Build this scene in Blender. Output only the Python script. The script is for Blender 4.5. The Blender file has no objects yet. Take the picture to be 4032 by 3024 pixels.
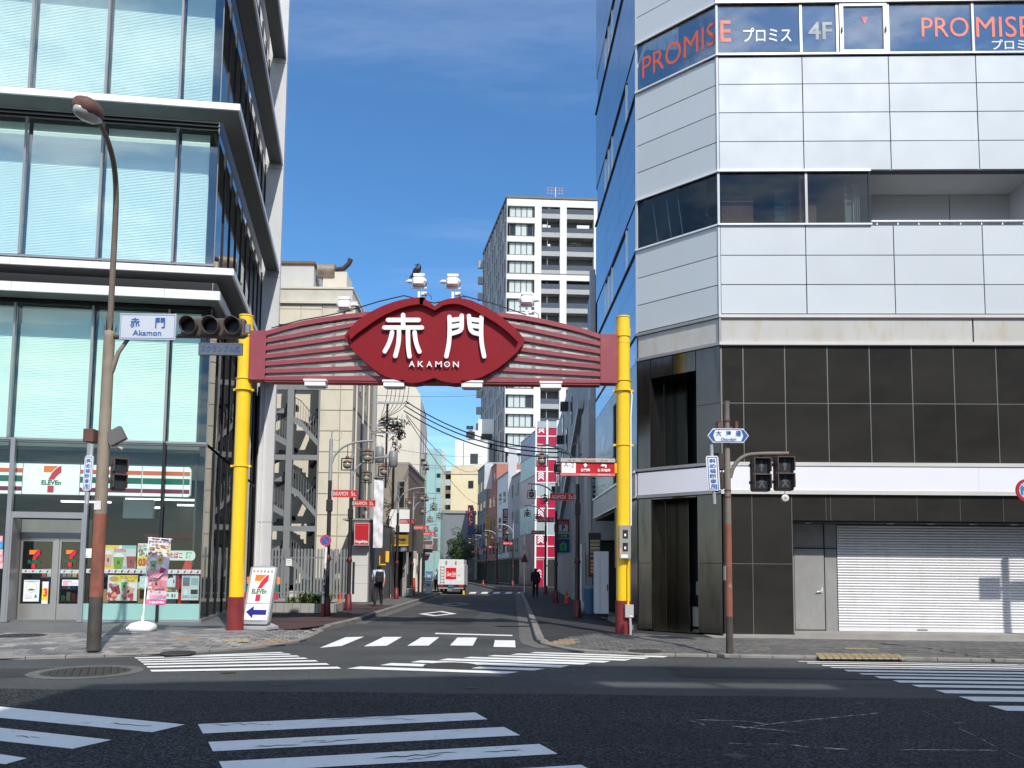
import bpy, bmesh, math, random
from math import sin, cos, pi, radians, atan2, hypot
from mathutils import Vector, Matrix
random.seed(7)
scene = bpy.context.scene
COL = scene.collection

# ------------------------------------------------------------------ camera
cam_d = bpy.data.cameras.new('camera')
cam_d.sensor_width = 36.0
cam_d.lens = 36.0 * 3029 / 4032
cam_d.shift_y = (2010 - 1512) / 4032
cam_d.clip_start = 0.1
cam_d.clip_end = 5000
cam = bpy.data.objects.new('camera', cam_d)
COL.objects.link(cam)
CAMR = Matrix.Rotation(pi / 2 + radians(4.44), 3, 'X') @ Matrix.Rotation(radians(0.55), 3, 'Z')
CAMP = Vector((0, 0, 1.6))
cam.matrix_world = Matrix.Translation(CAMP) @ CAMR.to_4x4()
scene.camera = cam

# ------------------------------------------------------------------ daylight
SUN_EL, SUN_ROT = radians(45), radians(157.2)
sun_d = bpy.data.lights.new('sun', 'SUN')
sun_d.energy = 3.5
sun_d.angle = radians(0.5)
sun_d.color = (1.0, 0.95, 0.87)
sun = bpy.data.objects.new('sun', sun_d)
COL.objects.link(sun)
SUNV = Vector((sin(SUN_ROT) * cos(SUN_EL), cos(SUN_ROT) * cos(SUN_EL), sin(SUN_EL)))
sun.rotation_euler = SUNV.to_track_quat('Z', 'Y').to_euler()
sun.location = (30, -60, 60)
world = bpy.data.worlds.new('World')
scene.world = world
world.use_nodes = True
nt = world.node_tree
nt.nodes.clear()
wo = nt.nodes.new('ShaderNodeOutputWorld')
bg = nt.nodes.new('ShaderNodeBackground')
sky = nt.nodes.new('ShaderNodeTexSky')
sky.sky_type = 'NISHITA'
sky.sun_disc = False
sky.sun_elevation = SUN_EL
sky.sun_rotation = SUN_ROT
sky.altitude = 50
sky.air_density = 1.0
sky.dust_density = 0.1
sky.ozone_density = 3.0
bg.inputs['Strength'].default_value = 0.138
# thin high cloud and some low cumulus, laid on a plane overhead
tc = nt.nodes.new('ShaderNodeTexCoord')
sep = nt.nodes.new('ShaderNodeSeparateXYZ')
nt.links.new(tc.outputs['Generated'], sep.inputs[0])
def wmath(op, a, b=None, c=None):
    n = nt.nodes.new('ShaderNodeMath'); n.operation = op
    for i, s in enumerate((a, b, c)):
        if s is None: continue
        if isinstance(s, (int, float)): n.inputs[i].default_value = s
        else: nt.links.new(s, n.inputs[i])
    return n.outputs[0]
zz = wmath('MAXIMUM', sep.outputs['Z'], 0.03)
zz = wmath('ADD', zz, 0.08)
cx = wmath('DIVIDE', sep.outputs['X'], zz)
cy = wmath('DIVIDE', sep.outputs['Y'], zz)
def wnoise(sx, sy, ox, scale, detail, rough):
    cb = nt.nodes.new('ShaderNodeCombineXYZ')
    nt.links.new(wmath('MULTIPLY', cx, sx), cb.inputs[0]); nt.links.new(wmath('MULTIPLY', cy, sy), cb.inputs[1])
    cb.inputs[2].default_value = ox
    n = nt.nodes.new('ShaderNodeTexNoise'); n.inputs['Scale'].default_value = scale
    n.inputs['Detail'].default_value = detail; n.inputs['Roughness'].default_value = rough
    nt.links.new(cb.outputs[0], n.inputs['Vector'])
    return n.outputs['Fac']
def wramp(v, lo, hi):
    n = nt.nodes.new('ShaderNodeMapRange'); n.interpolation_type = 'SMOOTHSTEP'
    n.inputs['From Min'].default_value = lo; n.inputs['From Max'].default_value = hi
    nt.links.new(v, n.inputs['Value'])
    return n.outputs['Result']
cirrus = wmath('MULTIPLY', wramp(wnoise(0.35, 1.2, 3.1, 1.3, 7, 0.62), 0.45, 0.80), 0.21)
cirrus = wmath('ADD', cirrus, 0.035)
cumul = wramp(wnoise(0.6, 0.8, 9.4, 2.6, 9, 0.60), 0.42, 0.60)
cumul = wmath('MULTIPLY', cumul, wramp(wmath('MULTIPLY', sep.outputs['Y'], -1), -0.35, 0.6))
cumul = wmath('MULTIPLY', cumul, 0.85)
veil = wmath('MULTIPLY', wramp(wmath('SUBTRACT', 0.30, sep.outputs['Z']), 0.0, 0.30), 0.16)
cfac = wmath('MAXIMUM', wmath('MAXIMUM', cirrus, cumul), veil)
mixc = nt.nodes.new('ShaderNodeMixRGB')
nt.links.new(cfac, mixc.inputs['Fac'])
skyb = nt.nodes.new('ShaderNodeHueSaturation')
skyb.inputs['Saturation'].default_value = 1.33
skyb.inputs['Value'].default_value = 1.0
nt.links.new(sky.outputs[0], skyb.inputs['Color'])
nt.links.new(skyb.outputs[0], mixc.inputs['Color1'])
mixc.inputs['Color2'].default_value = (8.5, 8.9, 9.6, 1)
nt.links.new(mixc.outputs[0], bg.inputs['Color'])
nt.links.new(bg.outputs[0], wo.inputs['Surface'])
scene.view_settings.view_transform = 'Standard'
scene.view_settings.look = 'None'
scene.view_settings.exposure = 0.36
scene.view_settings.gamma = 1.0
scene.view_settings.use_curve_mapping = False
scene.render.engine = 'CYCLES'
scene.cycles.max_bounces = 10
scene.cycles.transparent_max_bounces = 24
scene.cycles.sample_clamp_indirect = 6

# ------------------------------------------------------------------ measuring helpers (photo point at a known depth -> place in metres)
def pray(x, y):
    return CAMR @ Vector(((x - 2016) / 3029, -(y - 2010) / 3029, -1))
def D(x, y, Y):
    d = pray(x, y); return CAMP + d * (Y / d.y)
def G(x, y, z=0.0):
    d = pray(x, y); return CAMP + d * ((z - 1.6) / d.z)
class Frame:
    """u along a facade, v into the building, z up"""
    def __init__(s, O, ua, va):
        s.O = Vector((O[0], O[1])); s.U = Vector((cos(radians(ua)), sin(radians(ua)))); s.V = Vector((-sin(radians(va)), cos(radians(va))))
    def P(s, u, v, z):
        q = s.O + s.U * u + s.V * v
        return Vector((q.x, q.y, z))
    def pix(s, x, y, v=0.0):
        d = pray(x, y); n = Vector((-s.U.y, s.U.x)); o = s.O + s.V * v
        t = n.dot(o - CAMP.xy) / n.dot(d.xy)
        p = CAMP + d * t
        q = p.xy - o
        return q.dot(s.U), p.z
    def side(s, x, y, u=0.0):
        d = pray(x, y); n = Vector((s.V.y, -s.V.x)); o = s.O + s.U * u
        t = n.dot(o - CAMP.xy) / n.dot(d.xy)
        p = CAMP + d * t
        return (p.xy - o).dot(s.V), p.z
WORLD = Frame((0, 0), 0, 0)

# ------------------------------------------------------------------ materials
MATS = {}
def mat(name, col=(0.5, 0.5, 0.5), rough=0.6, metal=0.0, var=0.12, vs=1.5, bump=0.0, bs=60.0, spec=0.5, stain=None, sscale=(0.6, 0.6, 0.15), samt=0.5, slo=0.52, shi=0.7, fine=0.0, fs=90.0, emit=0.0, coat=0.0, ecol=None, rvar=True, orand=0.0):
    if name in MATS: return MATS[name]
    m = bpy.data.materials.new(name); m.use_nodes = True; MATS[name] = m
    t = m.node_tree; b = t.nodes['Principled BSDF']
    b.inputs['Roughness'].default_value = rough; b.inputs['Metallic'].default_value = metal
    b.inputs['Specular IOR Level'].default_value = spec
    if coat: b.inputs['Coat Weight'].default_value = coat; b.inputs['Coat Roughness'].default_value = 0.08
    c = (*col, 1)
    if emit:
        b.inputs['Emission Color'].default_value = (*(ecol or col), 1); b.inputs['Emission Strength'].default_value = emit
    tc = t.nodes.new('ShaderNodeTexCoord'); geo = t.nodes.new('ShaderNodeNewGeometry')
    def noise(scale, detail=4, vec=None, rgh=0.55):
        n = t.nodes.new('ShaderNodeTexNoise'); n.inputs['Scale'].default_value = scale; n.inputs['Detail'].default_value = detail; n.inputs['Roughness'].default_value = rgh
        t.links.new(vec or geo.outputs['Position'], n.inputs['Vector']); return n.outputs['Fac']
    def rng(v, a, b_, lo, hi):
        n = t.nodes.new('ShaderNodeMapRange'); n.inputs[1].default_value = a; n.inputs[2].default_value = b_; n.inputs[3].default_value = lo; n.inputs[4].default_value = hi
        t.links.new(v, n.inputs[0]); return n.outputs[0]
    last = None
    def scaled(colsock, colval, fac):
        n = t.nodes.new('ShaderNodeVectorMath'); n.operation = 'SCALE'
        if colsock is None: n.inputs[0].default_value = colval[:3]
        else: t.links.new(colsock, n.inputs[0])
        t.links.new(fac, n.inputs['Scale']); return n.outputs[0]
    if var: last = scaled(last, c, rng(noise(vs), 0.25, 0.75, 1 - var, 1 + var))
    if fine: last = scaled(last, c, rng(noise(fs, 2, None, 0.7), 0.3, 0.7, 1 - fine, 1 + fine))
    if orand:
        oi = t.nodes.new('ShaderNodeObjectInfo'); last = scaled(last, c, rng(oi.outputs['Random'], 0, 1, 1 - orand, 1 + orand))
    if stain:
        mp = t.nodes.new('ShaderNodeMapping'); mp.inputs['Scale'].default_value = sscale
        t.links.new(geo.outputs['Position'], mp.inputs[0])
        f = rng(noise(2.2, 6, mp.outputs[0], 0.65), slo, shi, 0, samt)
        mx = t.nodes.new('ShaderNodeMixRGB'); t.links.new(f, mx.inputs[0])
        if last is None: mx.inputs[1].default_value = c
        else: t.links.new(last, mx.inputs[1])
        mx.inputs[2].default_value = (*stain, 1); last = mx.outputs[0]
    if last is None: b.inputs['Base Color'].default_value = c
    else: t.links.new(last, b.inputs['Base Color'])
    if var and rvar and not metal:
        t.links.new(rng(noise(vs * 3), 0.3, 0.7, max(0, rough - 0.08), min(1, rough + 0.08)), b.inputs['Roughness'])
    if bump:
        n = t.nodes.new('ShaderNodeBump'); n.inputs['Strength'].default_value = min(1, bump); n.inputs['Distance'].default_value = 0.006
        t.links.new(noise(bs, 3, None, 0.6), n.inputs['Height']); t.links.new(n.outputs[0], b.inputs['Normal'])
    return m
def paint(r, g, b, rough=0.55, **k):
    return mat('paint_%03d_%03d_%03d_%d' % (r * 255, g * 255, b * 255, rough * 100), (r, g, b), rough, var=0.05, **k)
def glassmat(name, tint=(0.8, 0.9, 0.9), refl=1.0, rough=0.0, body=0.0, bodycol=(0.3, 0.5, 0.5), ior=1.5, gtint=(1, 1, 1), wavy=0.0, f0=None):
    if name in MATS: return MATS[name]
    m = bpy.data.materials.new(name); m.use_nodes = True; MATS[name] = m
    t = m.node_tree; t.nodes.clear()
    out = t.nodes.new('ShaderNodeOutputMaterial'); tr = t.nodes.new('ShaderNodeBsdfTransparent'); tr.inputs[0].default_value = (*(q ** .5 for q in tint), 1)   # two faces per pane
    gl = t.nodes.new('ShaderNodeBsdfGlossy'); gl.inputs['Roughness'].default_value = rough; gl.inputs[0].default_value = (*gtint, 1)
    g0 = t.nodes.new('ShaderNodeNewGeometry'); dt = t.nodes.new('ShaderNodeVectorMath'); dt.operation = 'DOT_PRODUCT'
    t.links.new(g0.outputs['Normal'], dt.inputs[0]); t.links.new(g0.outputs['Incoming'], dt.inputs[1])
    f0 = 0.04 * refl if f0 is None else f0
    def mth(op, a, b_):
        n = t.nodes.new('ShaderNodeMath'); n.operation = op
        for i, q in enumerate((a, b_)):
            if isinstance(q, (int, float)): n.inputs[i].default_value = q
            else: t.links.new(q, n.inputs[i])
        return n.outputs[0]
    om = mth('SUBTRACT', 1.0, mth('ABSOLUTE', dt.outputs['Value'], 0))
    sch = mth('ADD', mth('MULTIPLY', mth('POWER', om, 5.0), 1 - f0), f0)
    if wavy:
        geo = t.nodes.new('ShaderNodeNewGeometry'); n = t.nodes.new('ShaderNodeTexNoise'); n.inputs['Scale'].default_value = 0.9; n.inputs['Detail'].default_value = 1
        t.links.new(geo.outputs['Position'], n.inputs['Vector'])
        bu = t.nodes.new('ShaderNodeBump'); bu.inputs['Strength'].default_value = 1; bu.inputs['Distance'].default_value = wavy
        t.links.new(n.outputs[0], bu.inputs['Height']); t.links.new(bu.outputs[0], gl.inputs['Normal'])
    base = tr.outputs[0]
    if body:
        df = t.nodes.new('ShaderNodeBsdfDiffuse'); df.inputs[0].default_value = (*bodycol, 1)
        m0 = t.nodes.new('ShaderNodeMixShader'); m0.inputs[0].default_value = body
        t.links.new(tr.outputs[0], m0.inputs[1]); t.links.new(df.outputs[0], m0.inputs[2]); base = m0.outputs[0]
    mx = t.nodes.new('ShaderNodeMixShader')
    t.links.new(sch, mx.inputs[0]); t.links.new(base, mx.inputs[1]); t.links.new(gl.outputs[0], mx.inputs[2])
    t.links.new(mx.outputs[0], out.inputs[0])
    return m

# ------------------------------------------------------------------ mesh builder
ORG = {}
class MB:
    def __init__(s, fr=None):
        s.v = []; s.f = []; s.mi = []; s.fr = fr; s.m = 0; s.sm = []; s.smooth = False
    def add(s, pts, faces, world=False):
        n = len(s.v)
        for p in pts:
            s.v.append(Vector(p) if (world or s.fr is None) else s.fr.P(*p))
        for f in faces:
            s.f.append([n + i for i in f]); s.mi.append(s.m); s.sm.append(s.smooth)
        return s
    def box(s, x0, x1, y0, y1, z0, z1):
        if x0 > x1: x0, x1 = x1, x0
        if y0 > y1: y0, y1 = y1, y0
        if z0 > z1: z0, z1 = z1, z0
        p = [(x0, y0, z0), (x1, y0, z0), (x1, y1, z0), (x0, y1, z0), (x0, y0, z1), (x1, y0, z1), (x1, y1, z1), (x0, y1, z1)]
        return s.add(p, [(0, 3, 2, 1), (4, 5, 6, 7), (0, 1, 5, 4), (1, 2, 6, 5), (2, 3, 7, 6), (3, 0, 4, 7)])
    def bbox(s, x0, x1, y0, y1, z0, z1, b=0.01):
        """box with chamfered edges"""
        bm = bmesh.new(); bmesh.ops.create_cube(bm, size=1)
        for q in bm.verts: q.co = Vector(((x0 + x1) / 2 + q.co.x * (x1 - x0), (y0 + y1) / 2 + q.co.y * (y1 - y0), (z0 + z1) / 2 + q.co.z * (z1 - z0)))
        bmesh.ops.bevel(bm, geom=bm.edges[:], offset=b, segments=2, affect='EDGES', profile=0.5)
        bm.verts.index_update()
        s.add([q.co.copy() for q in bm.verts], [[q.index for q in f.verts] for f in bm.faces]); bm.free(); return s
    def tbox(s, x0, x1, y0, y1, z0, z1, j=.0022):
        """box whose front face sits a touch out of true"""
        f = [y0 + random.uniform(-j, j) for _ in range(3)]; f.append(f[1] + f[2] - f[0])
        p = [(x0, f[0], z0), (x1, f[1], z0), (x1, y1, z0), (x0, y1, z0), (x0, f[2], z1), (x1, f[3], z1), (x1, y1, z1), (x0, y1, z1)]
        return s.add(p, [(0, 3, 2, 1), (4, 5, 6, 7), (0, 1, 5, 4), (1, 2, 6, 5), (2, 3, 7, 6), (3, 0, 4, 7)])
    def quad(s, *p): return s.add(p, [tuple(range(len(p)))])
    def prism(s, poly, lo, hi, axis='v'):
        """poly in (u,z) extruded along v (axis 'v'), (u,v) along z ('z'), (v,z) along u ('u')"""
        n = len(poly)
        mk = {'v': lambda a, b, t: (a, t, b), 'z': lambda a, b, t: (a, b, t), 'u': lambda a, b, t: (t, a, b)}[axis]
        pts = [mk(a, b, lo) for a, b in poly] + [mk(a, b, hi) for a, b in poly]
        fs = [tuple(range(n)), tuple(range(2 * n - 1, n - 1, -1))] + [(i, n + i, n + (i + 1) % n, (i + 1) % n) for i in range(n)]
        return s.add(pts, fs)
    def tube(s, path, r, n=10, caps=True, smooth=True):
        path = [Vector(p) if s.fr is None else s.fr.P(*p) for p in path]
        rs = r if isinstance(r, (list, tuple)) else [r] * len(path)
        rings = []; up = None
        for i, p in enumerate(path):
            a = path[max(0, i - 1)]; b = path[min(len(path) - 1, i + 1)]
            d = (b - a).normalized()
            if up is None:
                up = Vector((0, 0, 1)) if abs(d.z) < 0.9 else Vector((1, 0, 0))
            x = d.cross(up)
            if x.length < 1e-5: x = d.cross(Vector((0, 1, 0)))
            x.normalize(); y = x.cross(d).normalized(); up = y
            rings.append([p + (x * cos(2 * pi * k / n) + y * sin(2 * pi * k / n)) * rs[i] for k in range(n)])
        pts = [q for r_ in rings for q in r_]; old = s.smooth; s.smooth = smooth
        fs = [(i * n + k, i * n + (k + 1) % n, (i + 1) * n + (k + 1) % n, (i + 1) * n + k) for i in range(len(path) - 1) for k in range(n)]
        s.add(pts, fs, True); s.smooth = False
        if caps:
            s.add(rings[0], [tuple(range(n))[::-1]], True); s.add(rings[-1], [tuple(range(n))], True)
        s.smooth = old
        return s
    def lathe(s, c, prof, n=16):
        """prof: (radius, z) about the vertical through c"""
        return s.tube([(c[0], c[1], z) for r, z in prof], [max(r, 0.0005) for r, z in prof], n)
    def ball(s, c, rx, ry, rz, n=12, m=8):
        pts = []; c = Vector(c) if s.fr is None else s.fr.P(*c)
        for j in range(m + 1):
            th = pi * j / m
            for k in range(n): pts.append(c + Vector((rx * sin(th) * cos(2 * pi * k / n), ry * sin(th) * sin(2 * pi * k / n), rz * cos(th))))
        s.smooth = True
        s.add(pts, [(j * n + k, (j + 1) * n + k, (j + 1) * n + (k + 1) % n, j * n + (k + 1) % n) for j in range(m) for k in range(n)], True); s.smooth = False
        return s
    def data(s, name, mats, o):
        me = bpy.data.meshes.new(name)
        me.from_pydata([q - o for q in s.v], [], s.f)
        for q in (mats if isinstance(mats, (list, tuple)) else [mats]): me.materials.append(q)
        me.polygons.foreach_set('material_index', s.mi); me.polygons.foreach_set('use_smooth', s.sm)
        me.validate(); me.update(); return me
    def build(s, name, mats, parent=None, origin=None, fix=True):
        if parent is not None: o = ORG[parent.name]
        else: o = Vector(origin) if origin is not None else base_of(s.v)
        me = s.data(name, mats, o)
        if fix:
            bm = bmesh.new(); bm.from_mesh(me); bmesh.ops.recalc_face_normals(bm, faces=bm.faces[:]); bm.to_mesh(me); bm.free()
        ob = bpy.data.objects.new(name, me); COL.objects.link(ob)
        if parent is not None: ob.parent = parent
        else: ob.location = o
        ORG[ob.name] = o
        return ob
def base_of(vs):
    xs = [q.x for q in vs]; ys = [q.y for q in vs]; zs = [q.z for q in vs]
    return Vector(((min(xs) + max(xs)) / 2, (min(ys) + max(ys)) / 2, min(zs)))
def tag(o, label=None, cat=None, group=None, kind=None):
    if label: o['label'] = label
    if cat: o['category'] = cat
    if group: o['group'] = group
    if kind: o['kind'] = kind
    return o
def thing(name, loc, label=None, cat=None, group=None, kind=None):
    o = bpy.data.objects.new(name, None); COL.objects.link(o); o.location = loc; o.empty_display_size = 0.2
    ORG[o.name] = Vector(loc)
    return tag(o, label, cat, group, kind)
KIDS = {}
def copy_tree(o, parent=None):
    c = o.copy(); COL.objects.link(c)
    if parent is not None: c.parent = parent
    ORG[c.name] = ORG[o.name]
    for ch in list(o.children): copy_tree(ch, c)
    return c
def dup(o, loc, label=None, rz=None):
    c = copy_tree(o); c.location = loc
    if rz is not None: c.rotation_euler.z = rz
    if label: c['label'] = label
    return c
def piece(name, mesh, loc, parent, rz=0):
    """another copy of a piece that shares its mesh"""
    o = bpy.data.objects.new(name, mesh); COL.objects.link(o); o.parent = parent
    o.location = Vector(loc) - ORG[parent.name]; o.rotation_euler.z = rz
    ORG[o.name] = Vector(loc)
    return o

# ------------------------------------------------------------------ lettering
TXT = {}
def text_geo(body, bold=0.0, shear=0.0, depth=0.0, spacing=1.0, simple=3):
    k = (body, bold, shear, depth, spacing)
    if k in TXT: return TXT[k]
    c = bpy.data.curves.new('lettering', 'FONT'); c.body = body; c.offset = bold; c.shear = shear; c.extrude = depth; c.space_character = spacing; c.resolution_u = simple
    o = bpy.data.objects.new('lettering', c); COL.objects.link(o)
    dg = bpy.context.evaluated_depsgraph_get()
    me = bpy.data.meshes.new_from_object(o.evaluated_get(dg))
    vs = [q.co.copy() for q in me.vertices]; fs = [list(p.vertices) for p in me.polygons]
    bpy.data.objects.remove(o); bpy.data.curves.remove(c); bpy.data.meshes.remove(me)
    x0 = min(q.x for q in vs); x1 = max(q.x for q in vs); y0 = min(q.y for q in vs); y1 = max(q.y for q in vs)
    TXT[k] = (vs, fs, x0, x1, y0, y1); return TXT[k]
def letter(mb, body, O, ax, az, w, h, depth=0.0, **k):
    """fit a word into w x h with its lower left corner at O, along axes ax and az; depth: thickness towards the reader"""
    vs, fs, x0, x1, y0, y1 = text_geo(body, depth=0.01 if depth else 0.0, **k)
    O = Vector(O); ax = Vector(ax).normalized(); az = Vector(az).normalized(); nn = ax.cross(az)
    pts = [O + ax * ((q.x - x0) / (x1 - x0) * w) + az * ((q.y - y0) / (y1 - y0) * h) + (nn * (depth * (0.5 + q.z / 0.02)) if depth else nn * 0) for q in vs]
    return mb.add(pts, fs, True)
class Sheet:
    """flat print on a plane: shapes in 0..1 coordinates, each layer a hair in front of the last"""
    def __init__(s, O, ax, az, w, h, step=0.0012):
        s.O = Vector(O); s.ax = Vector(ax).normalized(); s.az = Vector(az).normalized(); s.w = w; s.h = h; s.n = s.ax.cross(s.az); s.mb = MB(); s.mats = []; s.k = 0; s.step = step
    def _m(s, col):
        m = col if isinstance(col, bpy.types.Material) else paint(*col)
        if m not in s.mats: s.mats.append(m)
        s.mb.m = s.mats.index(m)
    def pt(s, a, b): return s.O + s.ax * (a * s.w) + s.az * (b * s.h) + s.n * (s.k * s.step)
    def poly(s, pts, col):
        s._m(col); s.k += 1
        s.mb.add([s.pt(a, b) for a, b in pts], [tuple(range(len(pts)))], True); return s
    def rect(s, a0, b0, a1, b1, col): return s.poly([(a0, b0), (a1, b0), (a1, b1), (a0, b1)], col)
    def disc(s, a, b, ra, rb, col, n=18): return s.poly([(a + ra * cos(2 * pi * i / n), b + rb * sin(2 * pi * i / n)) for i in range(n)], col)
    def cup(s, a, b, w, h, col, lid=(0.85, 0.85, 0.85), tilt=0.0):
        def q(x, y): return (a + x * w * cos(tilt) - y * h * sin(tilt) * s.h / s.w, b + x * w * sin(tilt) * s.w / s.h + y * h * cos(tilt))
        s.poly([q(-0.36, -0.5), q(0.36, -0.5), q(0.5, 0.3), q(-0.5, 0.3)], col)
        s.poly([q(-0.5, 0.3), q(0.5, 0.3), q(0.42, 0.45), q(0.2, 0.55), q(-0.2, 0.55), q(-0.42, 0.45)], lid)
        s.poly([q(-0.1, -0.2), q(0.12, -0.2), q(0.12, 0.05), q(-0.1, 0.05)], (0.06, 0.05, 0.05)); return s
    def text(s, body, a0, b0, a1, b1, col, **k):
        s._m(col); s.k += 1
        letter(s.mb, body, s.pt(a0, b0), s.ax, s.az, (a1 - a0) * s.w, (b1 - b0) * s.h, **k); return s
    def done(s, name, parent=None, origin=None): return s.mb.build(name, s.mats, parent, origin, fix=False)
def seven(sh, a0, b0, a1, b1):
    """the store's striped numeral drawn flat"""
    X = lambda t: a0 + (a1 - a0) * t
    Yv = lambda t: b0 + (b1 - b0) * t
    R_ = (0.62, 0.015, 0.04); O_ = (0.85, 0.2, 0.02); Gn = (0.005, 0.16, 0.08)
    sh.poly([(X(.08), Yv(.76)), (X(.08), Yv(1)), (X(.82), Yv(1)), (X(.62), Yv(.88)), (X(.48), Yv(.76))], O_)
    sh.poly([(X(.98), Yv(1)), (X(.86), Yv(.985)), (X(.66), Yv(.86)), (X(.5), Yv(.72)), (X(.38), Yv(.54)), (X(.33), Yv(.48)), (X(.63), Yv(.48)), (X(.72), Yv(.58)), (X(.84), Yv(.68)), (X(.98), Yv(.76))], R_)
    sh.text('ELEVEn', X(0), Yv(.28), X(1), Yv(.46), Gn, bold=0.035)
    sh.poly([(X(.32), Yv(0)), (X(.64), Yv(0)), (X(.64), Yv(.25)), (X(.32), Yv(.25))], R_)
def chaikin(pts, n=2, closed=False):
    for _ in range(n):
        out = []
        L = len(pts)
        for i in range(L if closed else L - 1):
            a, b = pts[i], pts[(i + 1) % L]
            out += [tuple(a[j] * .75 + b[j] * .25 for j in range(len(a))), tuple(a[j] * .25 + b[j] * .75 for j in range(len(a)))]
        pts = out if closed else [pts[0]] + out + [pts[-1]]
    return pts
# ================================================================== ground, road, pavements, markings
def asphalt(name, col, grain, gs, crack=0.0, rough=0.85, bumpd=0.004):
    m = bpy.data.materials.new(name); m.use_nodes = True; t = m.node_tree; b = t.nodes['Principled BSDF']
    geo = t.nodes.new('ShaderNodeNewGeometry')
    def N(scale, detail, rg=0.6):
        n = t.nodes.new('ShaderNodeTexNoise'); n.inputs['Scale'].default_value = scale; n.inputs['Detail'].default_value = detail; n.inputs['Roughness'].default_value = rg
        t.links.new(geo.outputs['Position'], n.inputs['Vector']); return n.outputs['Fac']
    def MR(v, a, c, lo, hi):
        n = t.nodes.new('ShaderNodeMapRange'); n.inputs[1].default_value = a; n.inputs[2].default_value = c; n.inputs[3].default_value = lo; n.inputs[4].default_value = hi
        t.links.new(v, n.inputs[0]); return n.outputs[0]
    vo = t.nodes.new('ShaderNodeTexVoronoi'); vo.inputs['Scale'].default_value = gs; t.links.new(geo.outputs['Position'], vo.inputs['Vector'])
    sepc = t.nodes.new('ShaderNodeSeparateColor'); t.links.new(vo.outputs['Color'], sepc.inputs[0])
    def sc(prev, f):
        n = t.nodes.new('ShaderNodeVectorMath'); n.operation = 'SCALE'
        if prev is None: n.inputs[0].default_value = col
        else: t.links.new(prev, n.inputs[0])
        t.links.new(f, n.inputs['Scale']); return n.outputs[0]
    c = sc(None, MR(sepc.outputs[0], 0.35, 1.0, 1 - grain * 0.5, 1 + grain))
    c = sc(c, MR(N(0.5, 4), 0.3, 0.7, 0.74, 1.22))
    c = sc(c, MR(N(7, 5, 0.7), 0.3, 0.7, 0.88, 1.12))
    # tyre-polished, slightly greasy lanes along the traffic
    mp = t.nodes.new('ShaderNodeMapping'); mp.inputs['Scale'].default_value = (0.08, 1.1, 1)
    t.links.new(geo.outputs['Position'], mp.inputs[0])
    n2 = t.nodes.new('ShaderNodeTexNoise'); n2.inputs['Scale'].default_value = 1.0; n2.inputs['Detail'].default_value = 5; t.links.new(mp.outputs[0], n2.inputs['Vector'])
    c = sc(c, MR(n2.outputs['Fac'], 0.35, 0.65, 0.84, 1.1))
    t.links.new(c, b.inputs['Base Color']); b.inputs['Roughness'].default_value = rough
    b.inputs['Specular IOR Level'].default_value = 0.35
    bu = t.nodes.new('ShaderNodeBump'); bu.inputs['Strength'].default_value = 0.55; bu.inputs['Distance'].default_value = bumpd
    ad = t.nodes.new('ShaderNodeMath'); ad.operation = 'MULTIPLY_ADD'; t.links.new(vo.outputs['Distance'], ad.inputs[0]); ad.inputs[1].default_value = -0.8; t.links.new(N(gs * 0.6, 3), ad.inputs[2])
    t.links.new(ad.outputs[0], bu.inputs['Height']); t.links.new(bu.outputs[0], b.inputs['Normal'])
    MATS[name] = m; return m
M_ASP = asphalt('worn_asphalt', (0.066, 0.068, 0.067), 0.5, 110)
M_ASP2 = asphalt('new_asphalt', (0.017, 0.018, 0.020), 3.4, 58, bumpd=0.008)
M_ASP3 = asphalt('street_asphalt', (0.060, 0.062, 0.064), 0.4, 120)
M_WALK = asphalt('walk_asphalt', (0.042, 0.041, 0.042), 0.5, 120)
M_RED = asphalt('red_walk_asphalt', (0.075, 0.042, 0.040), 0.5, 120)
M_KERB = mat('kerb_stone', (0.22, 0.205, 0.185), 0.85, var=0.2, vs=2.5, fine=0.18, fs=70, bump=0.3, stain=(0.12, 0.11, 0.10), sscale=(1.2, 1.2, 1.2), samt=0.6)
M_GUT = mat('gutter_concrete', (0.12, 0.115, 0.105), 0.9, var=0.2, vs=2, fine=0.18, stain=(0.09, 0.09, 0.085), sscale=(1, 1, 1), samt=0.6)
M_APRON = mat('slate_apron', (0.115, 0.12, 0.12), 0.6, var=0.22, vs=1.2, fine=0.08, stain=(0.2, 0.2, 0.19), sscale=(0.5, 1.5, 1), samt=0.4)
def sheet(name, pts, m, kind='structure', label=None):
    b = MB(); b.add(pts, [tuple(range(len(pts)))])
    return tag(b.build(name, m, fix=False), label, None, None, kind)
b = MB(); b.add([(-900, -300, -.02), (900, -300, -.02), (900, 2500, -.02), (-900, 2500, -.02)], [(0, 1, 2, 3)])
tag(b.build('ground', mat('far_ground', (0.12, 0.12, 0.115), 0.9)), 'bare grey ground beyond the streets', None, None, 'structure')
sheet('road', [(-70, -30, 0), (70, -30, 0), (70, 150, 0), (-70, 150, 0)], M_ASP, label='worn grey asphalt of the avenue and the side street')
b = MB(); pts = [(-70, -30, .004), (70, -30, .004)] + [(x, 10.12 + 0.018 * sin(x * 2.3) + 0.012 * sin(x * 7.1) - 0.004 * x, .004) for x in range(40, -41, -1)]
b.add(pts, [tuple(range(len(pts)))]); tag(b.build('asphalt_lane', M_ASP2, fix=False), 'darker coarse asphalt lane across the foreground', None, None, 'structure')

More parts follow.
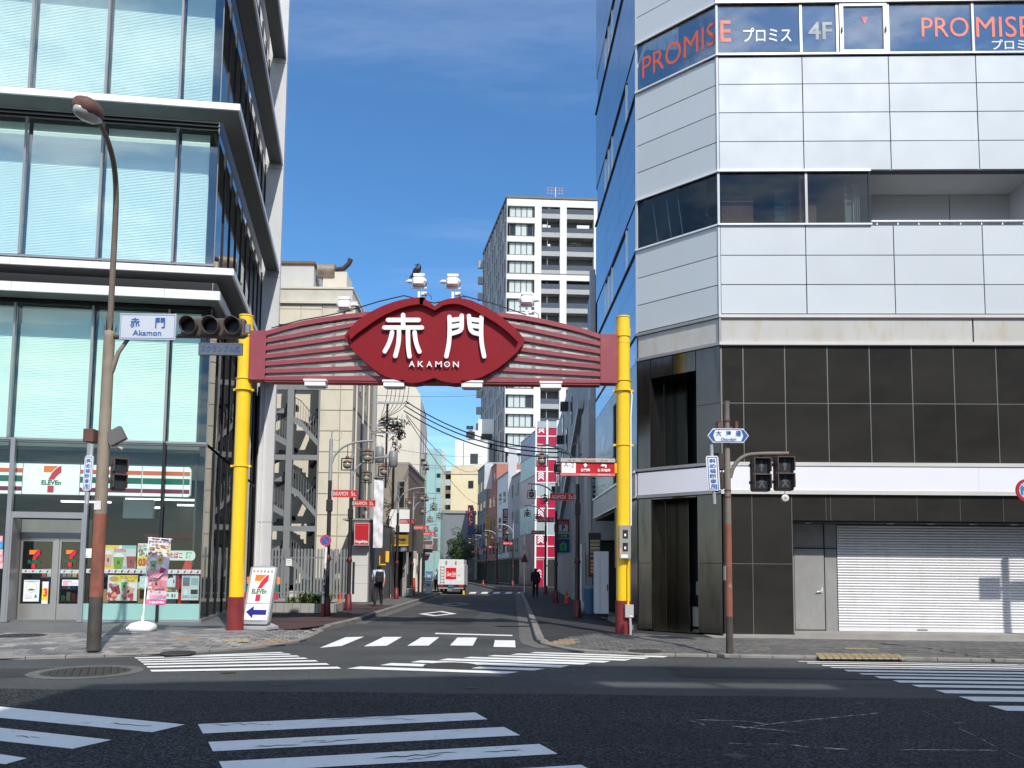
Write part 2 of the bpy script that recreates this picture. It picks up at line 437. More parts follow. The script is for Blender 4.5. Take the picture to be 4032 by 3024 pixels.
# ---- kerb lines
def gp(l, z=0.0): return [G(x, y, z).xy for x, y in l]
KL = [Vector((-40, 9.55)), Vector((-16, 12.25))] + gp([(0, 2600), (529, 2585), (623, 2581), (940, 2560), (1117, 2543), (1200, 2525), (1265, 2495), (1290, 2482)]) + [Vector((-4.56, 22.5)), Vector((-4.5, 51)), Vector((-4.5, 54))]
KR = [Vector((0.62, 54)), Vector((0.58, 22)), Vector((0.56, 17.6)), Vector((0.62, 16.9))] + gp([(2180, 2552), (2260, 2568), (2500, 2583), (4023, 2608)]) + [Vector((40, 12.9))]
SWZ = 0.12
AVE = [(a, c) for a, c in zip(KL[:9], KL[1:9])] + [(a, c) for a, c in zip(KR[3:], KR[4:])]
def swh(x, y):
    """pavement height: ramps down to a low kerb along the avenue"""
    p = Vector((x, y)); d = 9
    for a, c in AVE:
        t = max(0, min(1, (p - a).dot(c - a) / (c - a).length_squared)); d = min(d, (a + (c - a) * t - p).length)
    return min(SWZ, .042 + .062 * d)
def offset(line, d):
    out = []
    for i, q in enumerate(line):
        a = line[max(0, i - 1)]; c = line[min(len(line) - 1, i + 1)]
        t = (c - a).normalized(); out.append(q + Vector((-t.y, t.x)) * d)
    return out
def walk(name, kerb, back, m, label):
    inn = offset(kerb, 1.3); n = len(kerb); b = MB()
    b.add([(q.x, q.y, swh(q.x, q.y) - .018) for q in kerb] + [(q.x, q.y, swh(q.x, q.y) - .018) for q in inn], [(i, i + 1, n + i + 1, n + i) for i in range(n - 1)])
    pts = [(q.x, q.y, swh(q.x, q.y) - .018) for q in inn] + [(q[0], q[1], SWZ - .018) for q in back]
    b.add(pts, [tuple(range(len(pts)))]); o = b.build(name, m, fix=False)
    return tag(o, label, None, None, 'structure')
wl = walk('left_pavement', KL, [(-9.5, 54), (-40, 54)], M_WALK, 'raised pavement in front of the glass building and along the side street')
wr = walk('right_pavement', KR, [(40, 54)], M_WALK, 'raised pavement in front of the white panel building and along the side street')
def resample(line, step):
    out = [line[0]]; acc = 0
    for a, c in zip(line, line[1:]):
        L = (c - a).length; t = step - acc
        while t <= L:
            out.append(a + (c - a) * (t / L)); t += step
        acc = (acc + L) % step
    out.append(line[-1]); return out
def kerbs(parent, line, side, height=0.012):
    """separate kerb stones along a line, each 0.6 m long"""
    line = resample(line, 0.6); n = 0; rest = MB()
    for a, c in zip(line, line[1:]):
        if (c - a).length < 0.1: continue
        t = (c - a).normalized(); nn = Vector((-t.y, t.x)) * side; a2 = a + t * .006; c2 = c - t * .006
        h = swh(a.x, a.y) + height + random.uniform(-.003, .003)
        near = -11 < a.x < 12 and a.y < 40 and n < 150
        b = MB() if near else rest
        i0 = a2 + nn * .012; j0 = c2 + nn * .012
        P4 = [a2, c2, c2 + nn * .17, a2 + nn * .17]; T4 = [i0, j0, c2 + nn * .168, a2 + nn * .168]
        b.add([(q.x, q.y, -.01) for q in P4] + [(q.x, q.y, h - .012) for q in P4] + [(q.x, q.y, h) for q in T4], [(0, 1, 5, 4), (1, 2, 6, 5), (2, 3, 7, 6), (3, 0, 4, 7), (4, 5, 9, 8), (5, 6, 10, 9), (6, 7, 11, 10), (7, 4, 8, 11), (8, 9, 10, 11)])
        if near: b.build('kerb_stone', M_KERB, parent); n += 1
    if rest.v: tag(rest.build('kerb_stone', M_KERB, parent, fix=True), kind='stuff')
ORG[wl.name] = Vector(wl.location); ORG[wr.name] = Vector(wr.location)
kerbs(wl, KL[1:], 1); kerbs(wr, KR, 1)
# gutters
def strip(name, line, d0, d1, z, m, label):
    a = offset(line, d0); c = offset(line, d1); b = MB(); n = len(a)
    b.add([(q.x, q.y, z) for q in a] + [(q.x, q.y, z) for q in c], [(i, i + 1, n + i + 1, n + i) for i in range(n - 1)])
    return tag(b.build(name, m, fix=False), label, None, None, 'structure')
strip('gutter', KL[10:], -.34, -.002, .008, M_GUT, 'concrete gutter along the left kerb of the side street')
strip('gutter', KR[:5], -.36, -.002, .008, M_GUT, 'concrete gutter along the right kerb of the side street')

# ---- paving
def inside(p, poly):
    r = False; n = len(poly)
    for i in range(n):
        a, c = poly[i], poly[(i + 1) % n]
        if (a[1] > p[1]) != (c[1] > p[1]) and p[0] < (c[0] - a[0]) * (p[1] - a[1]) / (c[1] - a[1]) + a[0]: r = not r
    return r
PAVC = [(0.235, 0.225, 0.21), (0.18, 0.175, 0.17), (0.125, 0.125, 0.13), (0.31, 0.295, 0.275), (0.215, 0.20, 0.185)]
PAVM = [mat('paver_%d' % i, c, 0.85, var=0.22, vs=9, fine=0.14, fs=140, stain=(0.075, 0.075, 0.075), sscale=(1.5, 1.5, 1.5), samt=0.4) for i, c in enumerate(PAVC)]
PAVM.append(mat('paver_tan', (0.30, 0.205, 0.12), 0.85, var=0.2, vs=9, fine=0.12, fs=140, stain=(0.14, 0.11, 0.08), sscale=(1.5, 1.5, 1.5), samt=0.5))
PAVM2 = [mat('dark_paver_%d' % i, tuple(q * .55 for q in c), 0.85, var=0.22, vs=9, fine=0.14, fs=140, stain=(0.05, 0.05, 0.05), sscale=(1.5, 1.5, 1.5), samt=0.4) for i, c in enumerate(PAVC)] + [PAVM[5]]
def pave(parent, poly, ang, tan, tile=(0.235, 0.235), nmax=300, quiet=False):
    ca, sa = cos(radians(ang)), sin(radians(ang)); tw, td = tile; g = .006
    o = Vector(poly[0]); cells = []
    R = 60
    for j in range(-R, R):
        for i in range(-R, R):
            u = (i + 0.5 * (j % 2)) * tw; w = j * td
            p = (o.x + u * ca - w * sa, o.y + u * sa + w * ca)
            if inside(p, poly): cells.append(p)
    cells.sort(key=lambda p: p[0] ** 2 + p[1] ** 2)
    meshes = []; PM = PAVM2 if quiet else PAVM
    for m in PM:
        b = MB(); x = tw / 2 - g / 2; y = td / 2 - g / 2; c = .004
        b.add([(-x, -y, -.02), (x, -y, -.02), (x, y, -.02), (-x, y, -.02), (-x, -y, -c), (x, -y, -c), (x, y, -c), (-x, y, -c), (-x + c, -y + c, 0), (x - c, -y + c, 0), (x - c, y - c, 0), (-x + c, y - c, 0)],
              [(0, 1, 5, 4), (1, 2, 6, 5), (2, 3, 7, 6), (3, 0, 4, 7), (4, 5, 9, 8), (5, 6, 10, 9), (6, 7, 11, 10), (7, 4, 8, 11), (8, 9, 10, 11)])
        meshes.append(b.data('paver', m, Vector()))
    rest = MB(); k = 0
    for p in cells:
        q = WORLD
        mi = 5 if any(inside(p, t_) for t_ in tan) else random.choice((0, 0, 1, 1, 2, 3, 4) if not quiet else (0, 0, 1, 1, 1, 4))
        z = swh(*p) + random.uniform(-.0015, .0015)
        d = hypot(*p); vis = abs(p[0]) < 0.68 * p[1]
        if vis and k < nmax:
            piece('paver', meshes[mi], (p[0], p[1], z), parent, radians(ang)); k += 1
        else:
            x = tw / 2 - g / 2; y = td / 2 - g / 2; rest.m = mi
            cs = [(p[0] + a * ca - c * sa, p[1] + a * sa + c * ca) for a, c in ((-x, -y), (x, -y), (x, y), (-x, y))]
            rest.add([(a, c, z - .02) for a, c in cs] + [(a, c, z) for a, c in cs], [(0, 1, 5, 4), (1, 2, 6, 5), (2, 3, 7, 6), (3, 0, 4, 7), (4, 5, 6, 7)])
    if rest.v: tag(rest.build('paver', PM, parent, fix=False), kind='stuff')
KLi = offset(KL, .19); KRi = offset(KR, .19)
pl_poly = [(q.x, q.y) for q in KLi[1:10]] + [tuple(p) for p in gp([(1250, 2474), (900, 2472), (511, 2489), (0, 2493)], SWZ)] + [(-15, 15.1)]
tanL = [[tuple(p) for p in gp(l, SWZ)] for l in ([(650, 2514), (700, 2507), (770, 2508), (760, 2522)], [(960, 2548), (1000, 2520), (1090, 2505), (1180, 2508), (1165, 2528), (1090, 2546)])]
pave(wl, pl_poly, 6.5, tanL)
pr_poly = [(q.x, q.y) for q in KRi[3:9]] + [(14, 14.2), (14, 17.2)] + [tuple(p) for p in gp([(3020, 2512), (2700, 2508), (2520, 2495), (2400, 2492), (2170, 2512)], SWZ)]
tanR = [[tuple(p) for p in gp(l, SWZ)] for l in ([(2150, 2526), (2180, 2510), (2260, 2508), (2270, 2526)], [(3540, 2588), (3900, 2592), (3960, 2612), (3560, 2606)], [(3120, 2576), (3240, 2578), (3260, 2596), (3140, 2596)])]
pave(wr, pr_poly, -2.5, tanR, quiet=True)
# smooth aprons along the shop fronts
sheet('apron', [(*q, SWZ - .004) for q in gp([(-500, 2492), (0, 2494), (511, 2490), (900, 2474), (960, 2400), (890, 2405), (787, 2440), (0, 2446), (-500, 2450)], SWZ)], M_APRON, label='smooth dark slate apron under the glass shop front')
M_APR2 = mat('pale_apron', (0.27, 0.255, 0.235), 0.8, var=0.15, vs=2, fine=0.1, stain=(0.16, 0.15, 0.14), sscale=(0.6, 1.5, 1), samt=0.5)
sheet('apron', [(4.6, 17.6, SWZ - .004), (14, 17.28, SWZ - .004), (14, 19.5, SWZ - .004), (4.6, 19.5, SWZ - .004)], M_APR2, label='pale stone apron in front of the roller shutter')
# red asphalt patches of the side street walks
sheet('red_walk', [(-7.4, 18.85, SWZ - .008), (-5.35, 18.95, SWZ - .008), (-4.98, 20.0, SWZ - .008), (-4.76, 21.6, SWZ - .008), (-4.74, 25.6, SWZ - .008), (-5.9, 25.6, SWZ - .008), (-6.9, 21.8, SWZ - .008)], M_RED, label='reddish asphalt patch on the left walk behind the gate')
sheet('red_walk', [(-6.9, 29, SWZ - .008), (-4.7, 29, SWZ - .008), (-4.7, 32.2, SWZ - .008), (-6.9, 32.2, SWZ - .008)], M_RED, label='reddish asphalt patch under the walking man')
sheet('pale_walk', [(-7.2, 32.2, SWZ - .006), (-4.68, 32.2, SWZ - .006), (-4.68, 42, SWZ - .006), (-7.2, 42, SWZ - .006)], mat('pale_walk', (0.12, 0.115, 0.11), 0.9, fine=0.2), label='paler asphalt on the left walk beyond the walking man')

# ---- tactile strips
M_TACT = mat('tactile_yellow', (0.42, 0.34, 0.19), 0.75, var=0.15, vs=8, fine=0.1, stain=(0.3, 0.25, 0.15), sscale=(2, 2, 2), samt=0.5)
def tactile(name, l, n, label, bars=True, SWZ=.1):
    q = [Vector((*p, 0)) for p in gp(l, SWZ)]      # a(left near) b(right near) c(right far) d(left far)
    r = thing(name, (*((q[0] + q[2]) / 2).xy, SWZ), label, None, None, 'structure')
    for i in range(n):
        t0, t1 = i / n + .006, (i + 1) / n - .006
        a = q[0].lerp(q[1], t0); b_ = q[0].lerp(q[1], t1); c = q[3].lerp(q[2], t1); d = q[3].lerp(q[2], t0)
        mb = MB(); z = SWZ + .006
        mb.add([(*k.xy, SWZ - .01) for k in (a, b_, c, d)] + [(*k.xy, z) for k in (a, b_, c, d)], [(0, 1, 5, 4), (1, 2, 6, 5), (2, 3, 7, 6), (3, 0, 4, 7), (4, 5, 6, 7)])
        if bars:
            for s in range(4):
                s0, s1 = .1 + s * .22, .22 + s * .22
                e = [a.lerp(b_, s0), a.lerp(b_, s1), d.lerp(c, s1), d.lerp(c, s0)]
                mb.add([(*k.xy, z) for k in e] + [(*k.xy, z + .006) for k in e], [(0, 1, 5, 4), (1, 2, 6, 5), (2, 3, 7, 6), (3, 0, 4, 7), (4, 5, 6, 7)])
        mb.build('tile', M_TACT, r)
tactile('tactile_strip', [(762, 2518), (982, 2527), (978, 2517), (768, 2509)], 8, 'narrow yellow tactile strip on the left corner pavement')
tactile('tactile_strip', [(3226, 2592), (3566, 2594), (3532, 2573), (3206, 2571)], 12, 'wide yellow tactile strip at the right kerb', SWZ=.058)
tactile('tactile_strip', [(3330, 2556), (3460, 2556), (3440, 2546), (3310, 2546)], 4, 'short yellow tactile patch behind the wide kerb strip')

# ---- painted markings
M_PAINT = mat('road_paint', (0.75, 0.74, 0.70), 0.7, var=0.07, vs=3, fine=0.07, fs=60, stain=(0.25, 0.25, 0.25), sscale=(3, 3, 3), samt=0.55, slo=0.60, shi=0.72)
M_WORN = mat('worn_paint', (0.40, 0.40, 0.38), 0.8, var=0.2, vs=6, fine=0.3, fs=60, stain=(0.08, 0.08, 0.08), sscale=(4, 4, 4), samt=0.9)
def marking(name, label, bars, m=M_PAINT, part='stripe', z=.008):
    ps = [[G(x, y, z) for x, y in l] for l in bars]
    al = [p for l in ps for p in l]
    r = thing(name, base_of(al), label, None, None, 'structure')
    for l in ps:
        b = MB(); b.add([p - Vector((0, 0, 0)) for p in l] , [tuple(range(len(l)))]); b.build(part, m, r, fix=False)
    return r
Lx = [(529, 2588.5), (541, 2596.5), (552, 2604), (563, 2612.5), (576, 2623), (591, 2637)]
Rx_ = [(1134, 2573), (1167, 2580.5), (1199, 2589), (1240, 2599), (1284, 2611), (1330, 2625)]
th = [4.0, 4.3, 4.7, 5.4, 6.2, 7.4]
bars = [[(a[0], a[1]), (c[0], c[1]), (c[0] + 14, c[1] + t), (a[0] + 6, a[1] + t)] for a, c, t in zip(Lx, Rx_, th)]
bars.insert(0, [(640, 2585), (1105, 2567), (1120, 2570), (650, 2588)])
marking('crosswalk', 'white striped crosswalk in the sun below the yellow gate pole on the left', bars)
c3 = lambda l: [(1200 + x / 1.58, 2300 + y / 1.58) for x, y in l]
marking('crosswalk', 'skewed white crosswalk across the mouth of the side street', [c3(l) for l in (
    [(262, 525), (345, 512), (1335, 545), (1260, 557)], [(467, 504), (540, 490), (768, 498), (735, 512)], [(1035, 523), (1090, 513), (1497, 525), (1425, 537)],
    [(657, 486), (720, 474), (1648, 506), (1590, 519)], [(830, 473), (890, 462), (1785, 489), (1730, 500)], [(985, 460), (1030, 452), (1905, 478), (1860, 488)], [(1135, 448), (1180, 441), (2033, 467), (1990, 476)], [(1280, 438), (1325, 431), (2145, 457), (2105, 465)], [(1400, 428), (1435, 422), (2262, 449), (2230, 456)])])
marking('crosswalk', 'short white crosswalk bars across the side street before the gate', [c3(l) for l in (
    [(255, 330), (368, 327), (230, 384), (93, 396)], [(490, 328), (605, 328), (510, 383), (368, 387)], [(725, 330), (837, 330), (770, 382), (638, 383)], [(950, 332), (1073, 332), (1045, 383), (903, 381)], [(1183, 348), (1308, 350), (1311, 393), (1174, 390)])])
marking('stop_line', 'thin white stop line across the side street', [c3([(815, 303), (1292, 316), (1292, 323), (808, 310)])], part='line')
def diamond(name, label, l, k, m):
    ps = [G(x, y, .008) for x, y in c3(l)]; c = sum(ps, Vector()) / 4
    b = MB(); b.add(ps + [c + (p - c) * k for p in ps], [(i, (i + 1) % 4, 4 + (i + 1) % 4, 4 + i) for i in range(4)])
    return tag(b.build(name, m, fix=False), label, None, None, 'structure')
diamond('diamond_marking', 'white painted diamond on the sunny side street', [(708, 185), (850, 167), (947, 184), (805, 199)], .62, M_PAINT)
diamond('diamond_marking', 'faded painted diamond in the shade farther down the side street', [(845, 124), (950, 114), (1027, 125), (920, 135)], .7, M_WORN)
L4 = [((925, 293), 3), ((975, 302), 4), ((1060, 315), 5), ((1110, 327), 5), ((1185, 342), 10), ((1275, 362), 7), ((1360, 379), 12), ((1465, 402), 13), ((1570, 427), 14), ((1705, 457), 19), ((1840, 494), 27), ((2010, 546), 29)]
bars = []
for i, ((x, y), t) in enumerate(L4):
    sl = 0.012 + 0.003 * (11 - i) / 11; dx = t * (2.0 + i * .14)
    X2 = 3400
    bars.append([(2500 + x / 1.444, 2400 + y / 1.444), (2500 + X2 / 1.444, 2400 + (y + (X2 - x) * sl) / 1.444), (2500 + X2 / 1.444, 2400 + (y + t + (X2 - x) * sl) / 1.444), (2500 + (x + dx) / 1.444, 2400 + (y + t) / 1.444)])
marking('crosswalk', 'white crosswalk running off the right side in front of the shutter', bars)
def ext(a, c, x):                               # extend a straight bar beyond the frame, along the ground
    A, B = G(*a, .008), G(*c, .008); t = (x - A.x) / (B.x - A.x); return A + (B - A) * t
def bars_world(name, label, quads):
    al = [p for q in quads for p in q]; r = thing(name, base_of(al), label, None, None, 'structure')
    for q in quads:
        b = MB(); b.add(q, [tuple(range(len(q)))]); b.build('stripe', M_PAINT, r, fix=False)
q = []
for (a, c, d, e) in (((0, 2782), (729, 2852.5), (599, 2883), (0, 2826)), ((0, 2865), (439, 2913), (286, 2948), (0, 2917)), ((0, 2969), (106, 2985), (20, 3009), (0, 3007))):
    q.append([ext(a, c, -8.5), G(*c, .008), G(*d, .008), ext(e, d, -8.5) if e[0] != d[0] and abs(e[0] - d[0]) > 60 else ext((0, 3007), (60, 3015), -8.5)])
bars_world('crosswalk', 'diagonal white crosswalk in the shade at the lower left', q)
q = []
for l in ([(779, 2851), (1871, 2805), (1920, 2832), (799, 2888)], [(820, 2921), (1985, 2862), (2048, 2895), (838, 2958)], [(862, 2998), (2124, 2929), (2196, 2968), (885, 3042)], [(915, 3092), (2289, 3011), (2372, 3056), (940, 3150)]):
    q.append([G(x, y, .008) for x, y in l])
bars_world('crosswalk', 'broad white crosswalk stripes in the shade at the bottom middle', q)
# wear: tar filled cracks on the near stripes, survey lines, manholes
M_TAR = mat('tar', (0.035, 0.036, 0.04), 0.8, var=0.2)
def crackline(pts, w, z=.0115):
    b = MB(); n = len(pts)
    ws = [w * random.uniform(.5, 1.2) for _ in pts]; ws[0] = ws[-1] = w * .2
    b.add([(p.x, p.y - ws[i], z) for i, p in enumerate(pts)] + [(p.x, p.y + ws[i], z) for i, p in enumerate(pts)], [(i, i + 1, n + i + 1, n + i) for i in range(n - 1)])
    return b
b = MB()
for x0, y0, x1, y1, w in ((1280, 2838, 1560, 2826, .012), (1500, 2834, 1640, 2838, .01), (830, 2860, 1010, 2853, .012), (1000, 2858, 1080, 2856, .008), (1240, 2930, 1420, 2912, .012), (1000, 2944, 1180, 2936, .012), (1180, 2925, 1290, 2918, .01), (1470, 2992, 1800, 2966, .014), (1900, 2966, 2050, 2958, .012), (1600, 3000, 1740, 2975, .01), (430, 2852, 600, 2862, .012), (60, 2900, 160, 2910, .01)):
    n = 9; pts = []
    for i in range(n):
        t = i / (n - 1); pts.append(G(x0 + (x1 - x0) * t, y0 + (y1 - y0) * t + random.uniform(-3, 3), 0))
    c = crackline(pts, w); b.add(c.v, c.f)
tag(b.build('tar_cracks', M_TAR, fix=False), 'dark tar streaks worn across the near crosswalk stripes', None, None, 'stuff')
# repair patches, tar seams, oil stains
M_PAT = asphalt('patch_asphalt', (0.046, 0.047, 0.048), 0.6, 100)
for l, lab in (([(-9.6, 10.9), (-6.9, 11.25), (-7.0, 12.15), (-9.7, 11.8)], 'squarish darker repair patch in the sunny asphalt at the left'), ([(2.6, 11.9), (6.6, 11.75), (6.6, 12.7), (2.6, 12.85)], 'long repair patch in the asphalt before the signal pole'), ([(-3.2, 22.6), (-1.2, 22.6), (-1.2, 30), (-3.2, 30)], 'repair patch along the middle of the side street')):
    sheet('asphalt_patch', [(x, y, .0035) for x, y in l], M_PAT, label=lab)
    b = MB()
    for p, q_ in zip(l, l[1:] + l[:1]):
        p, q_ = Vector((*p, 0)), Vector((*q_, 0)); t = (q_ - p).normalized(); n_ = Vector((-t.y, t.x, 0))
        for k in range(8):
            e, f = p.lerp(q_, k / 8), p.lerp(q_, (k + 1) / 8); w = random.uniform(.012, .03); b.add([(*(e - n_ * w).xy, .0055), (*(f - n_ * w).xy, .0055), (*(f + n_ * w).xy, .0055), (*(e + n_ * w).xy, .0055)], [(0, 1, 2, 3)])
    tag(b.build('tar_seam', M_TAR, fix=False), 'dark tar seam framing the ' + lab, None, None, 'stuff')
b = MB()
for k in range(26):
    x, y = random.choice(((random.uniform(-8, 8), random.uniform(6.5, 9.8)), (random.uniform(-6, 8), random.uniform(10.5, 13)), (random.uniform(-3.5, 0), random.uniform(16, 34)))); rr = random.uniform(.04, .16); n = 9
    b.add([(x + rr * random.uniform(.6, 1.2) * cos(2 * pi * i / n), y + rr * random.uniform(.4, .8) * sin(2 * pi * i / n), .0062) for i in range(n)], [tuple(range(n))])
tag(b.build('oil_stains', mat('oil', (.012, .012, .013), .5, var=.3), fix=False), 'small dark oil stains scattered over the asphalt', None, None, 'stuff')
c4 = lambda x, y: (2500 + x / 1.444, 2400 + y / 1.444)
b = MB()
for l, w in (([(295, 630), (400, 660)], .03), ([(330, 630), (600, 637), (780, 658)], .014), ([(600, 680), (780, 655), (950, 635), (1110, 620), (1290, 603), (1400, 590)], .014), ([(550, 668), (760, 685), (930, 703)], .02), ([(530, 765), (660, 770)], .016), ([(750, 768), (840, 772)], .012), ([(880, 772), (990, 788)], .018), ([(1070, 793), (1210, 800)], .02), ([(1500, 802), (2070, 806)], .012), ([(1640, 580), (1760, 640)], .01), ([(1830, 675), (1940, 725)], .03), ([(1960, 735), (2060, 790)], .03), ([(2110, 810), (2210, 855)], .025)):
    pts = [G(*c4(*p), 0) for p in l]; fine_ = []
    for a, c in zip(pts, pts[1:]):
        for i in range(6): fine_.append(a.lerp(c, i / 6) + Vector((0, random.uniform(-.012, .012), 0)))
    fine_.append(pts[-1]); c = crackline(fine_, w, .009); b.add(c.v, c.f)
tag(b.build('survey_lines', mat('survey_paint', (0.5, 0.5, 0.42), 0.8, var=0.3, vs=12, fine=0.4, fs=40, stain=(0.04, 0.04, 0.04), sscale=(6, 6, 6), samt=0.9, slo=.45, shi=.55), fix=False), 'broken thin survey lines sprayed on the dark asphalt at the lower right', None, None, 'structure')
M_IRON = mat('cast_iron', (0.058, 0.056, 0.053), 0.6, metal=0.3, var=0.25, vs=14, fine=0.3, fs=45, bump=0.5, bs=45)
def manhole(x, y, rx, z, label, collar=True, m=M_IRON):
    p = G(x, y, z); r = rx
    e = thing('manhole_cover', (p.x, p.y, z), label, 'manhole cover')
    if collar is False and z > .1: z = swh(p.x, p.y) - .002
    b = MB(); n = 28
    b.add([(p.x + r * cos(2 * pi * i / n), p.y + r * sin(2 * pi * i / n), z + .007) for i in range(n)] + [(p.x + r * cos(2 * pi * i / n), p.y + r * sin(2 * pi * i / n), z - .02) for i in range(n)], [tuple(range(n))] + [(i, n + i, n + (i + 1) % n, (i + 1) % n) for i in range(n)])
    for j in range(-5, 6):
        for i in range(-5, 6):
            a, c = i * r / 5.5 + (j % 2) * r / 11, j * r / 5.5
            if hypot(a, c) < r * .86:
                s = r * .05; b.box(p.x + a - s, p.x + a + s, p.y + c - s, p.y + c + s, z + .0075, z + .014)
    b.build('lid', m, e)
    if collar:
        b = MB(); R2 = r * 1.28
        b.add([(p.x + r * cos(2 * pi * i / n), p.y + r * sin(2 * pi * i / n), z + .006) for i in range(n)] + [(p.x + R2 * cos(2 * pi * i / n), p.y + R2 * sin(2 * pi * i / n), z + .005) for i in range(n)], [(i, (i + 1) % n, n + (i + 1) % n, n + i) for i in range(n)])
        b.build('collar', M_GUT, e)
manhole(340, 2646, .62, 0, 'round iron manhole cover in a pale ring on the sunny asphalt at the left')
manhole(1775, 2622, .45, .006, 'iron manhole cover interrupting the skewed crosswalk stripes', False)
manhole(702, 2555, .3, SWZ, 'small dark manhole cover set in the left pavers', False)
manhole(2540, 2551, .33, SWZ, 'dark manhole cover in the right pavers near the gate', False)
manhole(80, 2503, .5, SWZ, 'flat dark manhole cover on the pavers before the shop door', False)
# far crossing on the side street
bars = []
for i in range(6):
    x = 1853 + i * 47; bars.append([(x, 2331), (x + 24, 2331), (x + 18, 2337.5), (x - 8, 2337.5)])
marking('crosswalk', 'far small crosswalk down the side street behind the truck', bars)
# far right kerb and walk beyond the crossing
fr = [Vector((8, 57)), Vector((0.6, 58)), Vector((-.9, 61)), Vector((-5.9, 99)), Vector((-8.5, 118))]
pts = [(q.x, q.y, SWZ) for q in fr] + [(20, 118, SWZ)]
b = MB(); b.add(pts, [tuple(range(len(pts)))]); far_walk = tag(b.build('far_pavement', M_WALK, fix=False), 'far pavement on the right beyond the crossing', None, None, 'structure')
ORG[far_walk.name] = Vector(far_walk.location); kerbs(far_walk, fr, 1)
b = MB(); pts = [(-4.6, 58, SWZ), (-6.5, 62, SWZ), (-11, 99, SWZ), (-40, 99, SWZ), (-40, 58, SWZ)]
b.add(pts, [tuple(range(5))]); far_l = tag(b.build('far_pavement', M_WALK, fix=False), 'far pavement on the left beyond the truck', None, None, 'structure')
ORG[far_l.name] = Vector(far_l.location); kerbs(far_l, [Vector((-40, 57.5)), Vector((-4.6, 58)), Vector((-6.5, 62)), Vector((-11, 99))], -1)
# ================================================================== buildings on the near side of the avenue, behind the camera (they shade the road)
nb = thing('near_building', (14, -4, 0), 'plain office block on the near side of the avenue', 'building')
M_NB = mat('near_block', (0.34, 0.30, 0.27), 0.8, var=.1)
NBZ = 16.5
b = MB(); b.prism([(.69, -4.6), (5.69, -3.4), (7.4, -3.4), (7.4, -4.4), (60, -4.4), (60, -22), (1.2, -22)], 0, NBZ, 'z'); b.build('wall', M_NB, nb)  # unseen front notched to set where its shadow ends on the road
b = MB(); b.box(6.9, 12.0, -4.8, -4.5, 17.46, 19.2); b.build('shade_screen', M_NB, nb)  # added out of view: sun through the gap below makes a lit road strip
b = MB(); b.box(12.01, 45, -9, -4.5, NBZ, 19.2); b.build('shade_block', M_NB, nb)  # added solid block that ends the lit strip on the right
for x in (7.0, 9.5, 11.8):
    b = MB(); b.box(x, x + .08, -4.7, -4.6, NBZ, 17.46); b.build('shade_screen_post', M_NB, nb)  # thin posts carrying the added screen
for k in range(5):
    for j in range(12):
        q = MB(); q.box(8 + j * 4.6, 11.2 + j * 4.6, -4.43, -4.39, 1.2 + k * 2.7, 3.0 + k * 2.7); q.build('window', mat('near_window', (.05, .06, .07), .1), nb)
# ================================================================== glass office building with the convenience store (left)
FL = Frame((-8.36, 20.84), 6.5, 11.7)
M_PALE = mat('pale_metal', (0.80, 0.80, 0.81), 0.35, metal=0.0, var=0.05, vs=0.8, stain=(0.5, 0.5, 0.5), sscale=(0.5, 0.5, 0.5), samt=0.3)
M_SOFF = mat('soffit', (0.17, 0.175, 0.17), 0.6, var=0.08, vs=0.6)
M_MULL = mat('mullion_metal', (0.30, 0.30, 0.31), 0.4, metal=0.4, var=0.08)
M_MULD = mat('dark_mullion', (0.025, 0.025, 0.028), 0.4, metal=0.4, var=0.05)
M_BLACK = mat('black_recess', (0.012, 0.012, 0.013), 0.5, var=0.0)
M_FIN = mat('fin_panel', (0.60, 0.60, 0.61), 0.3, metal=0.0, var=0.06, vs=0.8, coat=0.15)
M_BLIND = mat('blind_slat', (0.92, 0.94, 0.93), 0.7, var=0.03)
M_G4 = glassmat('office_glass', (0.80, 0.96, 0.945), f0=.11)
M_G2 = glassmat('store_upper_glass', (0.79, 0.96, 0.89), f0=.05)
M_GS = glassmat('side_glass', (0.10, 0.12, 0.13), f0=.12, wavy=0.0015)
M_GST = glassmat('store_glass', (0.80, 0.89, 0.86), f0=.022)
M_AQUA = mat('aqua_spandrel', (0.28, 0.50, 0.46), 0.12, var=0.05, vs=1.0, coat=0.5)
M_TILEB = mat('floor_tile_in', (0.12, 0.12, 0.115), 0.5)
LB = thing('office_building', FL.P(0, 0, .12), 'glass fronted office building with white ledges over the convenience store', 'building')
def lb(name, m, b, parent=None): return b.build(name, m, parent or LB)
ULEFT = -9.2
MU = [-1.12, -3.1, -5.09, -7.1]                      # mullion centres
EDG = [0] + MU + [ULEFT]
SL = 10.6                                            # depth of the side glass
def front_floor(z0, z1, gm, blind_top, name, right_blind, slat_col=M_BLIND):
    for i in range(len(EDG) - 1):
        a, c = EDG[i], EDG[i + 1]
        b = MB(FL); b.box(c + .0, a - .0, 0, .015, z0, z1); b.quad  # pane
        lb('glass_pane', gm, b)
        r = a - (right_blind if i == 0 else .06)
        l = c + .06
        b = MB(FL); z = z0 + .02
        while z < blind_top:
            b.add([(l, .20, z), (r, .20, z), (r, .218, z + .042), (l, .218, z + .042)], [(0, 1, 2, 3)]); z += .0445
        b.box(l, r, .26, .30, z0, z1)
        tag(lb('blind', slat_col, b), kind=None)
    for u in MU:
        b = MB(FL); b.box(u - .028, u + .028, -.07, -.002, z0, z1); lb('mullion', M_MULL, b)
    b = MB(FL); b.box(ULEFT, -.0, -.05, -.002, z0 - .06, z0 - .003); lb('sill', M_MULL, b)
front_floor(5.0, 8.66, M_G2, 8.15, 'a', .34)
front_floor(10.0, 13.88, M_G4, 13.35, 'b', .30)
front_floor(14.68, 18.55, M_G4, 18.0, 'c', .30)
front_floor(19.35, 23.2, M_G4, 22.9, 'd', .30)
